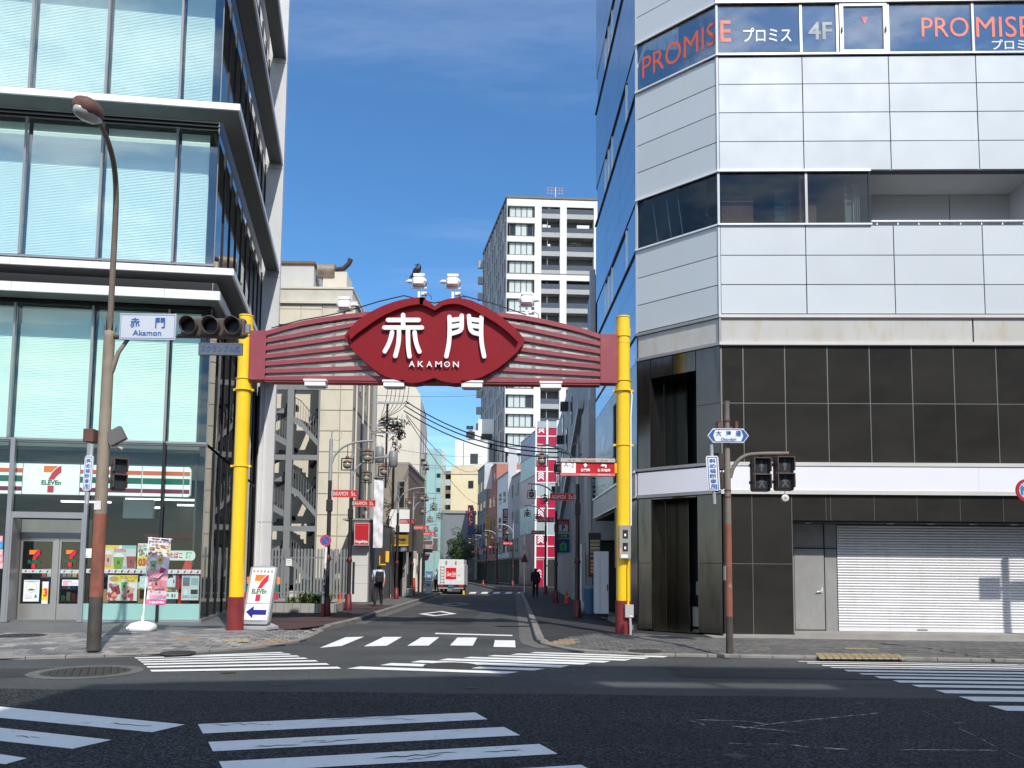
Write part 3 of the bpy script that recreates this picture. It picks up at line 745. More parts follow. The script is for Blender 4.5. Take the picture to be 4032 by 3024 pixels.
# corner posts
b = MB(FL); b.box(-.03, .0, 0, .03, .2, 23.2); lb('corner_post', M_MULL, b)
# ledges wrapping the corner
def ledge(z0, z1, off, uo, name='ledge', wrap=True, seams=True):
    top = MB(FL)
    xs = [uo, -1.05 + uo - 1.0, -4.9, -8.2, ULEFT - .4] if seams else [uo, ULEFT - .4]
    for a, c in zip(xs, xs[1:]):
        b = MB(FL); b.box(c + .006, a - .003, -off, -off + .06, z0, z1); lb(name, M_PALE, b)
    if wrap:
        b = MB(FL); b.box(uo - .06, uo, -off + .063, SL + .0, z0, z1); lb(name, M_PALE, b)
    b = MB(FL)
    poly = [(ULEFT - .4, -off + .0605), (uo - .0605, -off + .0605), (uo - .0605, SL), (.14, SL), (.14, -.30), (ULEFT - .4, -.30)] if wrap else [(ULEFT - .4, -off + .0605), (uo - .0605, -off + .0605), (uo - .0605, -.1), (ULEFT - .4, -.1)]
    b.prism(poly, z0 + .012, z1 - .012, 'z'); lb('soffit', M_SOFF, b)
ledge(9.36, 9.54, 1.0, .69)
ledge(13.95, 14.13, 1.0, .69)
ledge(18.62, 18.80, 1.0, .69)
ledge(23.3, 23.5, 1.0, .69)
# lower canopy over the store
xs = [.31, -1.12, -4.95, -8.3, ULEFT - .4]
for a, c in zip(xs, xs[1:]):
    b = MB(FL); b.box(c + .006, a - .004, -.72, -.66, 8.76, 9.0); lb('canopy', M_PALE, b)
b = MB(FL); b.box(.25, .31, -.657, 3.5, 8.76, 9.0); lb('canopy', M_PALE, b)
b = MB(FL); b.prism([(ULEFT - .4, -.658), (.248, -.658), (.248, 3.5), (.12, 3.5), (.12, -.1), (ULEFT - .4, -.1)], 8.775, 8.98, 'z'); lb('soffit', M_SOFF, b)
# black shadow gaps between ledge and glazing head
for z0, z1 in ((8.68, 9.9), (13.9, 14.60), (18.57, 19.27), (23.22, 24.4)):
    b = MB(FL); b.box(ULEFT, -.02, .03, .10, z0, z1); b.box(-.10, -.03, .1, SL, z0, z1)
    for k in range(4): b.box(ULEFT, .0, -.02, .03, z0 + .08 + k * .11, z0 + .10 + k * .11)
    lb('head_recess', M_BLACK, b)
# floor plates and interior screens
for z0 in (4.72, 9.0, 13.95, 18.62, 23.3):
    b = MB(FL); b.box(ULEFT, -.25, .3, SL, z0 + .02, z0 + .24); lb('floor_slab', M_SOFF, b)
b = MB(FL); b.box(ULEFT, -.5, 4.2, 4.3, 5.0, 28); lb('inner_wall', mat('inner_wall', (0.3, 0.3, 0.29), 0.8), b)
# side glazing towards the street
def side_floor(z0, z1, gm=M_GS, n=9, v1=SL):
    vs = [i * v1 / n for i in range(n + 1)]
    for a, c in zip(vs, vs[1:]):
        b = MB(FL); b.box(-.03, -.015, a + .0, c, z0, z1); lb('glass_pane', gm, b)
    for a in vs[1:]:
        b = MB(FL); b.box(-.014, .022, a - .022, a + .022, z0, z1); lb('mullion', M_MULD, b)
    b = MB(FL); b.box(-.35, -.3, .4, v1, z0, z1); lb('inner_screen', mat('inner_screen', (0.05, 0.055, 0.06), 0.7), b)
for z0, z1 in ((10.0, 13.88), (14.68, 18.55), (19.35, 23.2)): side_floor(z0, z1)
side_floor(5.0, 8.66); side_floor(.2, 4.9, glassmat('side_store_glass', (0.35, 0.42, 0.42), f0=.08, wavy=0.001))
b = MB(FL); b.box(-.04, .03, 0, SL, .12, .2); lb('sill', M_MULL, b)
# tall fin at the end of the side glazing
for z0, z1 in ((.12, 3.45), (3.47, 9.20), (9.22, 13.7), (13.72, 18.4), (18.42, 23.1), (23.12, 30)):
    b = MB(FL); b.box(-.05, .72, SL + .02, SL + .5, z0, z1); lb('fin', M_FIN, b)
b = MB(FL); b.box(.12, .17, SL - .10, SL + .018, .3, 9.0); b.box(.3, .34, SL - .06, SL + .018, .3, 9.0); lb('downpipe', M_PALE, b)
b = MB(FL); b.box(.02, .07, SL - .2, SL + .018, .3, 9); lb('dark_pipe', M_MULD, b)
b = MB(FL); b.box(ULEFT, -.1, SL + .05, SL + .4, .12, 30); lb('rear_wall', M_SOFF, b)
b = MB(FL); b.box(ULEFT, .0, .0, SL, 24.5, 30); lb('upper_storeys', mat('upper_clad', (0.2, 0.28, 0.3), 0.2), b)

# ---------------- the store: interior seen through the glass
STZ = .16
b = MB(FL); b.box(-12, -.15, .1, 7, .10, STZ); lb('store_floor', M_TILEB, b)
b = MB(FL); b.box(-12, -.15, 1.2, 7, 3.55, 3.65); lb('store_ceiling', mat('store_ceiling', (0.16, 0.16, 0.155), 0.8), b)
b = MB(FL); b.box(-12, -.15, 6.5, 6.6, .12, 4.7); lb('store_wall', mat('store_wall', (0.06, 0.055, 0.05), 0.8), b)
b = MB(FL); b.box(-2.4, -.4, 3.5, 3.6, 2.5, 2.62); lb('red_stripe', paint(.45, .02, .03), b)
b = MB(FL); b.box(-1.9, -.4, 3.6, 3.7, .16, 3.5); lb('store_wall', mat('store_wall2', (0.16, 0.15, 0.13), 0.8), b)
M_TUBE = mat('lit_tube', (0.9, 0.93, 0.9), 0.5, var=0, emit=3.0)
for u0, u1, v in ((-2.4, -.5, 1.25), (-4.6, -3.2, 2.6), (-1.4, -.8, 3.2), (-3.0, -2.1, 4.4), (-2.7, -1.2, 4.6)):
    b = MB(FL); b.box(u0, u1, v, v + .1, 3.50, 3.54); lb('light_tube', M_TUBE, b)
b = MB(FL); b.box(-2.35, -1.55, .9, 1.1, 2.95, 3.48); lb('beam_box', mat('grey_box', (0.4, 0.45, 0.45), 0.6), b)
M_SHELF = mat('shelf', (0.10, 0.10, 0.10), 0.6)
for i, (u, v, w) in enumerate(((-4.9, 2.2, 1.4), (-4.9, 3.8, 1.6), (-2.6, 2.4, 1.5), (-1.1, 2.2, .6))):
    sh = MB(FL)
    for z in (.2, .55, .9, 1.25): sh.box(u, u + w, v, v + .5, z, z + .03)
    sh.box(u, u + w, v + .5, v + .53, .16, 1.5); lb('store_shelf', M_SHELF, sh)
    for row in range(4):
        for k in range(int(w / .14)):
            c = random.choice(((.5, .1, .08), (.6, .5, .2), (.2, .3, .2), (.6, .6, .58), (.1, .15, .3), (.4, .2, .3)))
            g = MB(FL); g.box(u + .02 + k * .14, u + .13 + k * .14, v + .04, v + .2, .235 + row * .35, .235 + row * .35 + random.uniform(.15, .27))
            g.build('goods_box', paint(*c), LB)
# glazing line of the store
DU0, DU1 = -4.92, -3.02                               # doorway
for a, c in ((-1.10, 0), (-3.02, -1.10)):
    b = MB(FL); b.box(a, c, 0, .012, .62, 4.9); lb('glass_pane', M_GST, b)
    b = MB(FL); b.box(a + .04, c - .02, 0, .02, .19, .615); lb('spandrel', M_AQUA, b)
b = MB(FL); b.box(-9, DU0 - .05, 0, .012, .2, 4.9); lb('glass_pane', M_GST, b)
b = MB(FL); b.box(DU0, DU1, 0, .012, 2.98, 4.9); lb('glass_pane', M_GST, b)
b = MB(FL); b.box(-1.14, -1.06, -.05, .1, .13, 4.98); lb('mullion', M_MULD, b)
b = MB(FL); b.box(-3.07, -2.98, -.08, .05, .13, 4.98); lb('mullion', M_MULL, b)
b = MB(FL); b.box(-4.99, -4.88, -.08, .05, .13, 4.98); lb('mullion', M_MULL, b)
b = MB(FL); b.box(-3.0, .0, -.03, .05, .12, .188); lb('sill', M_MULL, b)
b = MB(FL); b.box(-9, 0, -.02, .16, 4.90, 4.97); lb('transom', M_MULL, b)
b = MB(FL); b.box(-9, -.1, .45, .5, 4.0, 4.9); lb('ceiling_band', mat('dark_band', (0.05, 0.06, 0.06), 0.6), b)
# door lobby
u0, zt = DU0, 2.95
b = MB(FL); b.box(DU0 + .03, DU1 - .03, -.06, .0, 2.86, 3.02); b.box(DU0 + .02, DU0 + .09, -.07, .55, .13, 2.86); b.box(DU1 - .09, DU1 - .02, -.07, .55, .13, 2.86)
lb('door_frame', M_MULL, b)
b = MB(FL); b.box(DU0 + .1, DU1 - .1, .50, .56, 2.35, 2.85); lb('door_header', mat('door_header', (0.22, 0.22, 0.21), 0.5), b)
dm = (DU0 + DU1) / 2 + .08
M_DOORG = glassmat('door_glass', (0.75, 0.8, 0.78), 0.9)
M_STEEL = mat('brushed_steel', (0.42, 0.40, 0.37), 0.38, metal=0.7, var=0.1, vs=2)
for a, c in ((DU0 + .11, dm - .06), (dm + .06, DU1 - .11)):
    d = MB(FL); d.box(a, a + .05, .5, .54, .14, 2.34); d.box(c - .05, c, .5, .54, .14, 2.34); d.box(a + .05, c - .05, .5, .54, .14, .58); d.box(a + .05, c - .05, .5, .54, 2.26, 2.34)
    dr = d.build('door', M_STEEL, LB)
    g = MB(FL); g.box(a + .05, c - .05, .515, .525, .58, 2.26); g.build('glass', M_DOORG, dr)
b = MB(FL); b.box(dm - .055, dm + .055, .48, .56, .13, 2.34); lb('door_post', M_STEEL, b)
# dotted safety band on the glass
def band(u0, u1, v, z0, z1, name='safety_band'):
    s = Sheet(FL.P(u0, v, z0), FL.U.to_3d(), (0, 0, 1), u1 - u0, z1 - z0)
    s.rect(0, 0, 1, 1, (.52, .56, .56)); n = max(2, int((u1 - u0) / .16))
    for i in range(n):
        x = (i + .35) / n; dx = .05 / (u1 - u0)
        s.poly([(x, .2), (x + dx * .8, .25), (x + dx * 1.3, .8), (x + dx * .4, .7)], random.choice(((.05, .05, .06), (.25, .02, .05), (.06, .05, .05))))
        s.rect(x + dx * 1.7, .42, x + dx * 2.6, .55, (.4, .42, .42))
    s.done(name, LB)
band(-2.95, -1.15, -.006, 1.42, 1.53); band(-1.04, -.02, -.006, 1.42, 1.53)
band(DU0 + .17, dm - .12, .495, 1.4, 1.5); band(dm + .12, DU1 - .17, .495, 1.4, 1.5)

# ---------------- shop sign behind the glass
def FLrect(x0, y0, x1, y1, v):
    a = FL.pix(x0, y1, v); c = FL.pix(x1, y0, v); return a[0], a[1], c[0], c[1]
su0, sz0, su1, sz1 = FLrect(0, 1840, 752, 1942, .22)
sg = thing('store_sign', FL.P(su0 + 3, .22, sz0), 'white store sign band with an added glow and orange green and red stripes', 'sign')
M_SIGNW = mat('sign_white_glow', (0.80, 0.84, 0.82), 0.35, var=0.03, emit=0.30)  # faint glow added so the white shows through the tinted glass
b = MB(FL); r = .06
b.prism([(su0 - 3, sz0), (su1 - .05, sz0), (su1, sz0 + .06), (su1, sz1 - .06), (su1 - .05, sz1), (su0 - 3, sz1)], .22, .38, 'v'); b.build('panel', M_SIGNW, sg)
hh = sz1 - sz0
lg0 = FL.pix(90, 1900, .22)[0]; lg1 = FL.pix(312, 1900, .22)[0]
for a, c in ((su0 - 3, lg0 - .02), (lg1 + .02, FL.pix(556, 1900, .22)[0]), (FL.pix(561, 1900, .22)[0], FL.pix(720, 1900, .22)[0]), (FL.pix(724, 1900, .22)[0], su1 - .015)):
    for t0, t1, col in ((.70, .84, (.78, .13, .03)), (.40, .60, (.0, .13, .075)), (.10, .24, (.22, .0, .03))):
        b = MB(FL); b.box(a, c, .212, .2195, sz0 + hh * t0, sz0 + hh * t1); b.build('stripe', paint(*col, rough=.35), sg)
b = MB(FL)
for x in (88, 314, 558, 722):
    u = FL.pix(x, 1900, .22)[0]; b.box(u - .008, u + .008, .208, .2195, sz0, sz1)
b.build('seam', M_MULL, sg)
s = Sheet(FL.P(lg0, .21, sz0 + .02), FL.U.to_3d(), (0, 0, 1), lg1 - lg0, hh - .04); seven(s, .33, .04, .68, .96); s.done('logo', sg)

# ---------------- posters and stickers in the windows
def poster(x0, y0, x1, y1, v, label, draw, bg=(.8, .8, .78), name='poster', cat='poster', depth=.012):
    a, z0, c, z1 = FLrect(x0, y0, x1, y1, v)
    r = thing(name, FL.P((a + c) / 2, v, z0), label, cat, 'posters and notices in the store windows')
    b = MB(FL); b.box(a, c, v, v + depth, z0, z1); b.build('board', paint(*bg), r)
    s = Sheet(FL.P(a, v - .002, z0), FL.U.to_3d(), (0, 0, 1), c - a, z1 - z0); draw(s); s.done('print', r); return r
PK = (.75, .38, .32); GRN = (.16, .33, .04); RDD = (.38, .04, .07); YEL = (.85, .58, .04)
def p1(s):
    s.rect(0, 0, .3, 1, (.72, .62, .5)); s.rect(0, .86, .45, 1, YEL); s.rect(0, 0, .5, .12, YEL); s.rect(.55, .86, 1, 1, (.25, .55, .5)); s.rect(.3, .12, 1, .86, (.6, .58, .6)); s.rect(.6, 0, 1, .12, (.45, .4, .5))
    s.text('Smoothie', .3, .72, .68, .9, (.75, .1, .25), bold=.03); s.cup(.13, .42, .26, .62, PK, (.85, .72, .68)); s.cup(.46, .32, .34, .62, GRN, (.8, .82, .8)); s.cup(.86, .36, .32, .6, RDD, (.7, .6, .6))
poster(408, 2148, 537, 2240, .05, 'wide smoothie poster with pink green and red cups above the counter', p1)
def p2(s):
    s.rect(0, .45, 1, 1, (.78, .8, .75)); s.rect(0, 0, 1, .47, (.85, .62, .06)); s.rect(0, 0, 1, .1, (.8, .78, .7))
    for i in range(16): s.disc(random.uniform(.1, .95), random.uniform(.5, .72), .09, .05, random.choice(((.1, .3, .08), (.5, .05, .12), (.15, .4, .1), (.8, .7, .5))), 9)
    s.text('スムージー', .05, .86, .7, .98, (.6, .05, .15), bold=.03); s.text('はじめる', .1, .74, .9, .84, (.06, .06, .08), bold=.02); s.text('030', .1, .14, 1.0, .42, (.6, .06, .03), bold=.04)
poster(539, 2140, 595, 2240, .05, 'tall smoothie poster with big red digits on yellow half behind the banner', p2)
def p3(s):
    s.rect(0, 0, 1, 1, (.75, .73, .72)); s.rect(.2, .72, 1, 1, (.82, .6, .08)); s.disc(.2, .85, .16, .1, (.55, .35, .12)); s.text('フルーツ', .4, .84, .98, .97, (.45, .2, .02), bold=.03); s.text('2つの', .5, .73, .9, .83, (.55, .2, .02), bold=.02)
    s.cup(.28, .44, .3, .42, RDD, (.5, .42, .42), .35); s.cup(.56, .60, .22, .42, (.2, .5, .12), (.8, .82, .8), -.05); s.cup(.72, .4, .34, .5, PK, (.85, .75, .72), -.35)
    for i in range(22): s.disc(random.choice((random.uniform(.03, .3), random.uniform(.5, .95))), random.uniform(.08, .3), .055, .06, random.choice(((.6, .08, .06), (.5, .03, .1), (.75, .3, .2))), 9)
    s.disc(.12, .62, .07, .06, (.55, .05, .1)); s.text('Smoothie', .05, .03, .4, .1, (.6, .2, .3))
poster(421, 2265, 543, 2365, .045, 'square poster of three fruit drinks and red fruit below the band', p3)
def p4(s):
    s.rect(0, 0, 1, 1, (.7, .78, .78)); s.rect(.1, .85, .7, .92, (.4, .5, .55))
    for i in range(5): s.rect(.1, .2 + i * .12, .85, .22 + i * .12, (.55, .62, .62))
poster(549, 2269, 588, 2313, .045, 'small plain pale notice beside the banner pole', p4)
def p5(s):
    s.rect(0, .3, 1, 1, (.65, .66, .68)); s.rect(.75, .45, 1, 1, (.3, .04, .08)); s.disc(.35, .9, .2, .12, (.03, .03, .04)); s.disc(.4, .68, .28, .2, (.75, .76, .78)); s.disc(.62, .72, .12, .14, (.75, .76, .78)); s.disc(.62, .72, .07, .09, (.2, .22, .3)); s.rect(0, .3, 1, .48, (.15, .1, .08))
    for i in range(8): s.disc(random.uniform(.05, .9), random.uniform(.32, .46), .07, .04, random.choice(((.6, .3, .05), (.4, .2, .1), (.7, .6, .3))), 8)
    s.rect(0, 0, 1, .28, (.75, .78, .78)); s.rect(.08, .1, .3, .2, (.3, .34, .4)); s.rect(.5, .06, .62, .2, (.1, .1, .12)); s.rect(.7, .06, .82, .2, (.3, .3, .33))
poster(650, 2263, 705, 2358, .05, 'poster of a white cup over a white strip right of the banner', p5)
def p6(s):
    s.rect(0, 0, 1, 1, (.62, .66, .68)); s.rect(.06, .56, .46, .9, (.12, .22, .32)); s.rect(.06, .56, .46, .7, (.35, .12, .12)); s.rect(.54, .6, .95, .88, (.35, .42, .48)); s.rect(.54, .24, .95, .42, (.05, .05, .06)); s.disc(.25, .3, .1, .14, (.75, .76, .78)); s.rect(.06, .1, .45, .2, (.4, .44, .48)); s.rect(.54, .1, .95, .2, (.45, .48, .5)); s.text('サービス', .1, .92, .5, .98, (.1, .12, .2))
poster(713, 2264, 785, 2363, .05, 'pale service notice with four small pictures at the window corner', p6, bg=(.6, .65, .66))
def p7(s):
    n = 24
    s.poly([(.12 + .12 * cos(pi / 2 + pi * i / n), .5 + .5 * sin(pi / 2 + pi * i / n)) for i in range(n + 1)] + [(.88 + .12 * cos(-pi / 2 + pi * i / n), .5 + .5 * sin(-pi / 2 + pi * i / n)) for i in range(n + 1)], (.74, .76, .74))
    s.text('たばこ', .1, .2, .56, .85, (.6, .03, .08), bold=.04); s.text('酒', .66, .18, .88, .86, (.02, .3, .1), bold=.04)
a, z0, c, z1 = FLrect(655, 2169, 770, 2206, .03)
tb = thing('tobacco_sign', FL.P((a + c) / 2, .03, z0), 'white oval tobacco and liquor sticker in the corner window', 'sign')
s = Sheet(FL.P(a, .028, z0), FL.U.to_3d(), (0, 0, 1), c - a, z1 - z0); p7(s); s.done('print', tb)
b = MB(FL); b.box(a + .03, c - .03, .030, .04, z0 + .02, z1 - .02); b.build('board', paint(.7, .72, .7), tb)
# red machine behind the window
a, z0, c, z1 = FLrect(705, 2244, 775, 2138, .5)
rm = thing('copy_machine', FL.P((a + c) / 2, .5, .16), 'red and grey copy machine behind the corner window', 'machine')
b = MB(FL); b.bbox(a, c, .5, 1.0, .16, 1.5, .03); b.build('body', paint(.55, .03, .03, rough=.3), rm)
b = MB(FL); b.bbox(a - .25, a - .01, .5, 1.0, .16, 1.35, .03); b.build('paper_tray', paint(.45, .47, .48), rm)
b = MB(FL); b.prism([(.52, 1.51), (.95, 1.51), (.95, 1.8)], a + .1, c - .1, 'u'); b.build('screen', paint(.5, .04, .04, rough=.3), rm)
b = MB(FL); b.box(-2.9, -1.2, .35, .8, .62, .98); lb('counter', mat('wood_counter', (0.38, 0.24, 0.12), 0.6, var=.2, vs=6), b)
# door stickers and notices
def seven_sticker(x0, y0, x1, y1, lab):
    a, z0, c, z1 = FLrect(x0, y0, x1, y1, .49)
    r = thing('logo_sticker', FL.P((a + c) / 2, .49, z0), lab, 'sticker')
    s = Sheet(FL.P(a, .494, z0), FL.U.to_3d(), (0, 0, 1), c - a, z1 - z0); seven(s, 0, 0, 1, 1); s.done('print', r)
seven_sticker(108, 2166, 160, 2238, 'numeral logo sticker on the wider left leaf of the shop door')
seven_sticker(254, 2166, 302, 2230, 'numeral logo sticker on the right leaf of the shop door')
def dposter(x0, y0, x1, y1, lab, fn, bg=(.74, .8, .82)):
    return poster(x0, y0, x1, y1, .485, lab, fn, bg, depth=.004)
def q1(s):
    s.rect(.05, .92, .95, .96, (.3, .4, .45)); s.disc(.5, .66, .34, .25, (.35, .5, .58)); s.disc(.5, .66, .31, .225, (.8, .8, .68)); s.disc(.5, .55, .2, .05, (.1, .14, .22)); s.text('お知らせ', .1, .34, .5, .38, (.6, .3, .3)); s.rect(.1, .14, .55, .3, (.75, .62, .62)); s.disc(.8, .3, .05, .035, (.03, .16, .4)); s.poly([(.75, .28), (.85, .26), (.9, .16), (.8, .2), (.72, .15)], (.03, .16, .4))
dposter(90, 2284, 157, 2368, 'white round picture notice on the lower left door leaf', q1)
def q2(s): s.rect(0, 0, 1, .7, YEL); s.rect(0, .7, 1, 1, (.75, .72, .7)); s.text('3', .25, .32, .9, .7, (.65, .05, .03), bold=.05); s.rect(0, 0, 1, .15, (.7, .72, .72))
dposter(163, 2290, 192, 2378, 'narrow yellow price notice left of the door post', q2)
def q3(s): s.rect(.2, .3, .8, .8, (.7, .15, .08)); s.rect(0, 0, 1, .3, YEL)
dposter(208, 2295, 225, 2378, 'narrow red and yellow price notice right of the door post', q3)
def q4(s): s.rect(.05, .1, .4, .6, (.7, .35, .4)); s.rect(.45, .2, .95, .6, (.6, .6, .66)); s.rect(.05, .7, .6, .85, (.3, .33, .4))
dposter(244, 2283, 309, 2306, 'wide white notice strip on the right door leaf', q4)
def q5(s): s.text('小さな', .15, .6, .8, .85, (.6, .3, .32)); s.rect(.15, .3, .8, .33, (.45, .45, .5)); s.rect(.2, .15, .6, .2, (.3, .3, .34))
poster(331, 2160, 362, 2196, -.01, 'small white notice on the glass beside the lamp post', q5, bg=(.82, .84, .86), depth=.004)
def q6(s): s.rect(.1, .55, .9, .9, (.6, .15, .1)); s.rect(0, 0, 1, .4, YEL)
dposter(20, 2330, 44, 2380, 'yellow price notice at the left edge of the door', q6)
for y0, y1, c in ((2110, 2133, (.75, .35, .38)), (2135, 2160, (.05, .3, .6)), (2163, 2187, (.78, .4, .36)), (2190, 2212, (.75, .35, .4)), (2215, 2238, (.8, .42, .42))):
    a, z0, cc, z1 = FLrect(-60, y0, 12, y1, -.012)
    r = thing('price_card', FL.P(a, -.012, z0), None, 'card', 'coloured price cards at the left window edge'); r['label'] = {2110: 'top pink price card at the left edge of the shop front', 2135: 'blue price card at the left edge of the shop front', 2163: 'salmon price card directly under the blue card', 2190: 'pink price card fourth from the top at the left edge', 2215: 'lowest coral price card at the left edge'}[y0]
    s = Sheet(FL.P(a, -.014, z0), FL.U.to_3d(), (0, 0, 1), cc - a, z1 - z0); s.rect(0, 0, 1, 1, c); s.rect(.6, .3, .9, .6, tuple(min(1, k * 1.6) for k in c)); s.done('print', r)
    b = MB(FL); b.box(a + .01, cc - .01, -.0119, -.002, z0 + .01, z1 - .01); b.build('board', paint(.6, .6, .6), r)
# ================================================================== white panel corner building (right)
C1 = (4.98, 18.17); C2 = (3.225, 19.73)
FR = Frame(C1, -1.5, -1.5)
_ang = math.degrees(atan2(C1[1] - C2[1], C1[0] - C2[0])); CLN = hypot(C1[0] - C2[0], C1[1] - C2[1])
FC = Frame(C2, _ang, _ang)
FS = Frame(C2, -1.5, 1.5)
SDL = 8.0
M_WPAN = mat('white_panel', (0.50, 0.545, 0.58), 0.55, var=0.04, vs=0.5, coat=0.0, spec=0.6, stain=(0.52, 0.50, 0.47), sscale=(1.3, 1.3, 0.28), samt=0.5, slo=.53, shi=.8, orand=.035)
M_WSIDE = mat('mirror_panel', (0.36, 0.42, 0.50), 0.10, metal=0.75, var=0.05, vs=0.5, bump=0.12, bs=2.0)
M_PSIDE = mat('pale_side', (0.34, 0.37, 0.40), 0.32, var=0.1, vs=0.8, coat=.3, stain=(.25, .27, .29), sscale=(2, 2, .4), samt=.5)
M_DIRTY = mat('stained_panel', (0.47, 0.465, 0.44), 0.45, var=0.08, vs=0.7, coat=0.2, stain=(0.42, 0.31, 0.19), sscale=(1.6, 1.6, 0.5), samt=0.55, slo=.5, shi=.72)
M_TRIM = mat('bright_trim', (0.84, 0.82, 0.78), 0.25, metal=0.35, var=0.08, vs=1.0)
M_GRAN = mat('dark_granite', (0.034, 0.032, 0.029), 0.19, metal=0.25, var=0.14, vs=0.9, fine=0.06, spec=0.5, rvar=False, orand=.16, stain=(.075, .07, .062), sscale=(.25, .25, .7), samt=.5, slo=.4, shi=.9)
M_BSTEEL = mat('dark_steel', (0.125, 0.115, 0.10), 0.17, metal=0.92, var=0.15, vs=0.8, stain=(0.03, 0.03, 0.028), sscale=(3, 3, 0.3), samt=0.5)
M_JOINT = mat('joint_strip', (0.22, 0.225, 0.215), 0.4, metal=0.5, var=0.1)
M_SEAL = mat('dark_seal', (0.07, 0.06, 0.09), 0.7, var=0)
M_SIGNP = mat('blank_sign', (0.74, 0.74, 0.82), 0.4, var=0.03, vs=0.6)
M_VOID = mat('dark_void', (0.016, 0.016, 0.017), 0.6, var=0)
M_GREY = mat('grey_metal', (0.30, 0.30, 0.295), 0.45, metal=0.2, var=0.1, vs=1.5, stain=(0.42, 0.41, 0.4), sscale=(3, 3, 1.2), samt=0.35)
M_RG = glassmat('office_window', (0.30, 0.36, 0.36), f0=.04)
M_RG4 = glassmat('film_window', (0.22, 0.30, 0.36), f0=.33, wavy=0.0006)
RB = thing('corner_building', (C1[0], C1[1], .12), 'white panelled corner building with dark stone ground storeys and a blank sign band', 'building')
def rb(name, m, b, parent=None): return b.build(name, m, parent or RB)
ROWS = {}
BASES = [(7.82, [7.82, 8.555, 9.29, 10.03])]
WIN = [(10.06, 11.38), (14.41, 15.74), (18.76, 20.09)]
PROWS = [[7.83, 8.555, 9.285, 10.03]] + [[a + .05, a + .05 + .735, a + .05 + 1.475, a + .05 + 2.21, a + 2.97] for _, a in WIN[:2]] + [[20.14, 20.87, 21.6, 22.35, 23.0, 23.4]]
FU = [.03, 2.09, 4.20, 6.32, 8.44, 10.56, 12.68]
LOG0 = 3.66                                            # loggia starts
for rows in PROWS:
    for z0, z1 in zip(rows, rows[1:]):
        for a, c in zip(FU, FU[1:]):
            b = MB(FR); b.tbox(a + .012, c - .012, 0, .03, z0 + .011, z1 - .011); rb('panel', M_WPAN, b)
        b = MB(FC); b.tbox(.03, CLN - .03, .004, .03, z0 + .011, z1 - .011); rb('panel', M_WPAN, b)
        for a, c in ((.06, 2.6), (2.62, 5.3), (5.32, SDL - .05)):
            b = MB(FS); b.box(.0, .03, a, c, z0 + .006, z1 - .006); rb('panel', M_WSIDE, b)
# backing walls
def backing(z0, z1, m=M_SEAL, back=.035):
    b = MB(FR); b.box(.02, 12.7, back, .2, z0, z1); rb('backing_wall', m, b)
    b = MB(FC); b.box(.0, CLN, back, .12, z0, z1); rb('backing_wall', m, b)
    b = MB(FS); b.box(back, .2, .0, SDL, z0, z1); rb('backing_wall', m, b)
for rows in PROWS: backing(rows[0] - .02, rows[-1] + .02)
# corner strips
b = MB(FR); b.box(-.025, .028, -.006, .04, 7.78, 23.4); rb('corner_strip', M_WPAN, b)
b = MB(FC); b.box(-.03, .028, -.004, .03, 7.78, 23.4); rb('corner_strip', M_WPAN, b)
# window bands
def trim_front(z0, z1, u1=12.7, u0=-.03, proud=.05):
    b = MB(FR); b.box(u0, u1, -proud, .0, z0, z1); return rb('trim', M_TRIM, b)
def trim_ch(z0, z1, proud=.045, m=M_TRIM):
    b = MB(FC); b.box(-.02, CLN + .0, -proud, .0, z0, z1); return rb('trim', m, b)
DIV = {0: [.03, 2.13, 3.62], 1: [.03, 2.08, 2.975, 4.22, 6.29, 8.5, 12.6], 2: [.03, 2.09, 4.2, 6.3, 8.4, 12.6]}
for k, (z0, z1) in enumerate(WIN):
    d = DIV[k]; gm = M_RG4 if k == 1 else M_RG
    for i, (a, c) in enumerate(zip(d, d[1:])):
        if k == 1 and i == 2: continue
        b = MB(FR); b.box(a, c, .03, .045, z0 + .01, z1 - .01); rb('glass_pane', gm, b)
    for u in d[1:-1]:
        b = MB(FR); b.box(u - .03, u + .03, .0, .05, z0 + .01, z1 - .01); rb('mullion', M_MULL, b)
    b = MB(FC); b.box(.05, CLN - .0, .035, .05, z0 + .01, z1 - .01); rb('glass_pane', gm, b)
    b = MB(FS); b.box(.02, .03, .1, SDL - .3, z0 + .01, z1 - .01); rb('glass_pane', M_WSIDE, b)
    for v0, v1 in ((.05, 1.5), (1.55, 2.2), (4.2, 4.9), (4.95, 5.6), (5.65, SDL - .1)):
        b = MB(FS); b.box(-.01, .02, v0, v0 + .05, z0, z1); rb('mullion', M_TRIM, b)
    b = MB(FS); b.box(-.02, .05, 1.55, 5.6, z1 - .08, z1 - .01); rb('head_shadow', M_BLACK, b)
    b = MB(FS); b.box(-.04, .02, .0, SDL, z0 - .05, z0 - .01); rb('sill', M_MULD, b)
    u1 = 3.68 if k == 0 else 12.7
    trim_front(z1 + .0, z1 + .05, u1); trim_ch(z1 + .0, z1 + .05)
    trim_front(z0 - .03, z0 + .01, u1); trim_ch(z0 - .03, z0 + .01)
    # rooms behind
    b = MB(FR); b.box(.4, 12.6, 2.4, 2.5, z0 - .6, z1 + .3); b.box(.3, 12.6, .25, 2.4, z1 + .05, z1 + .2); rb('room', mat('room_dark', (0.03, 0.03, 0.03), 0.8), b)
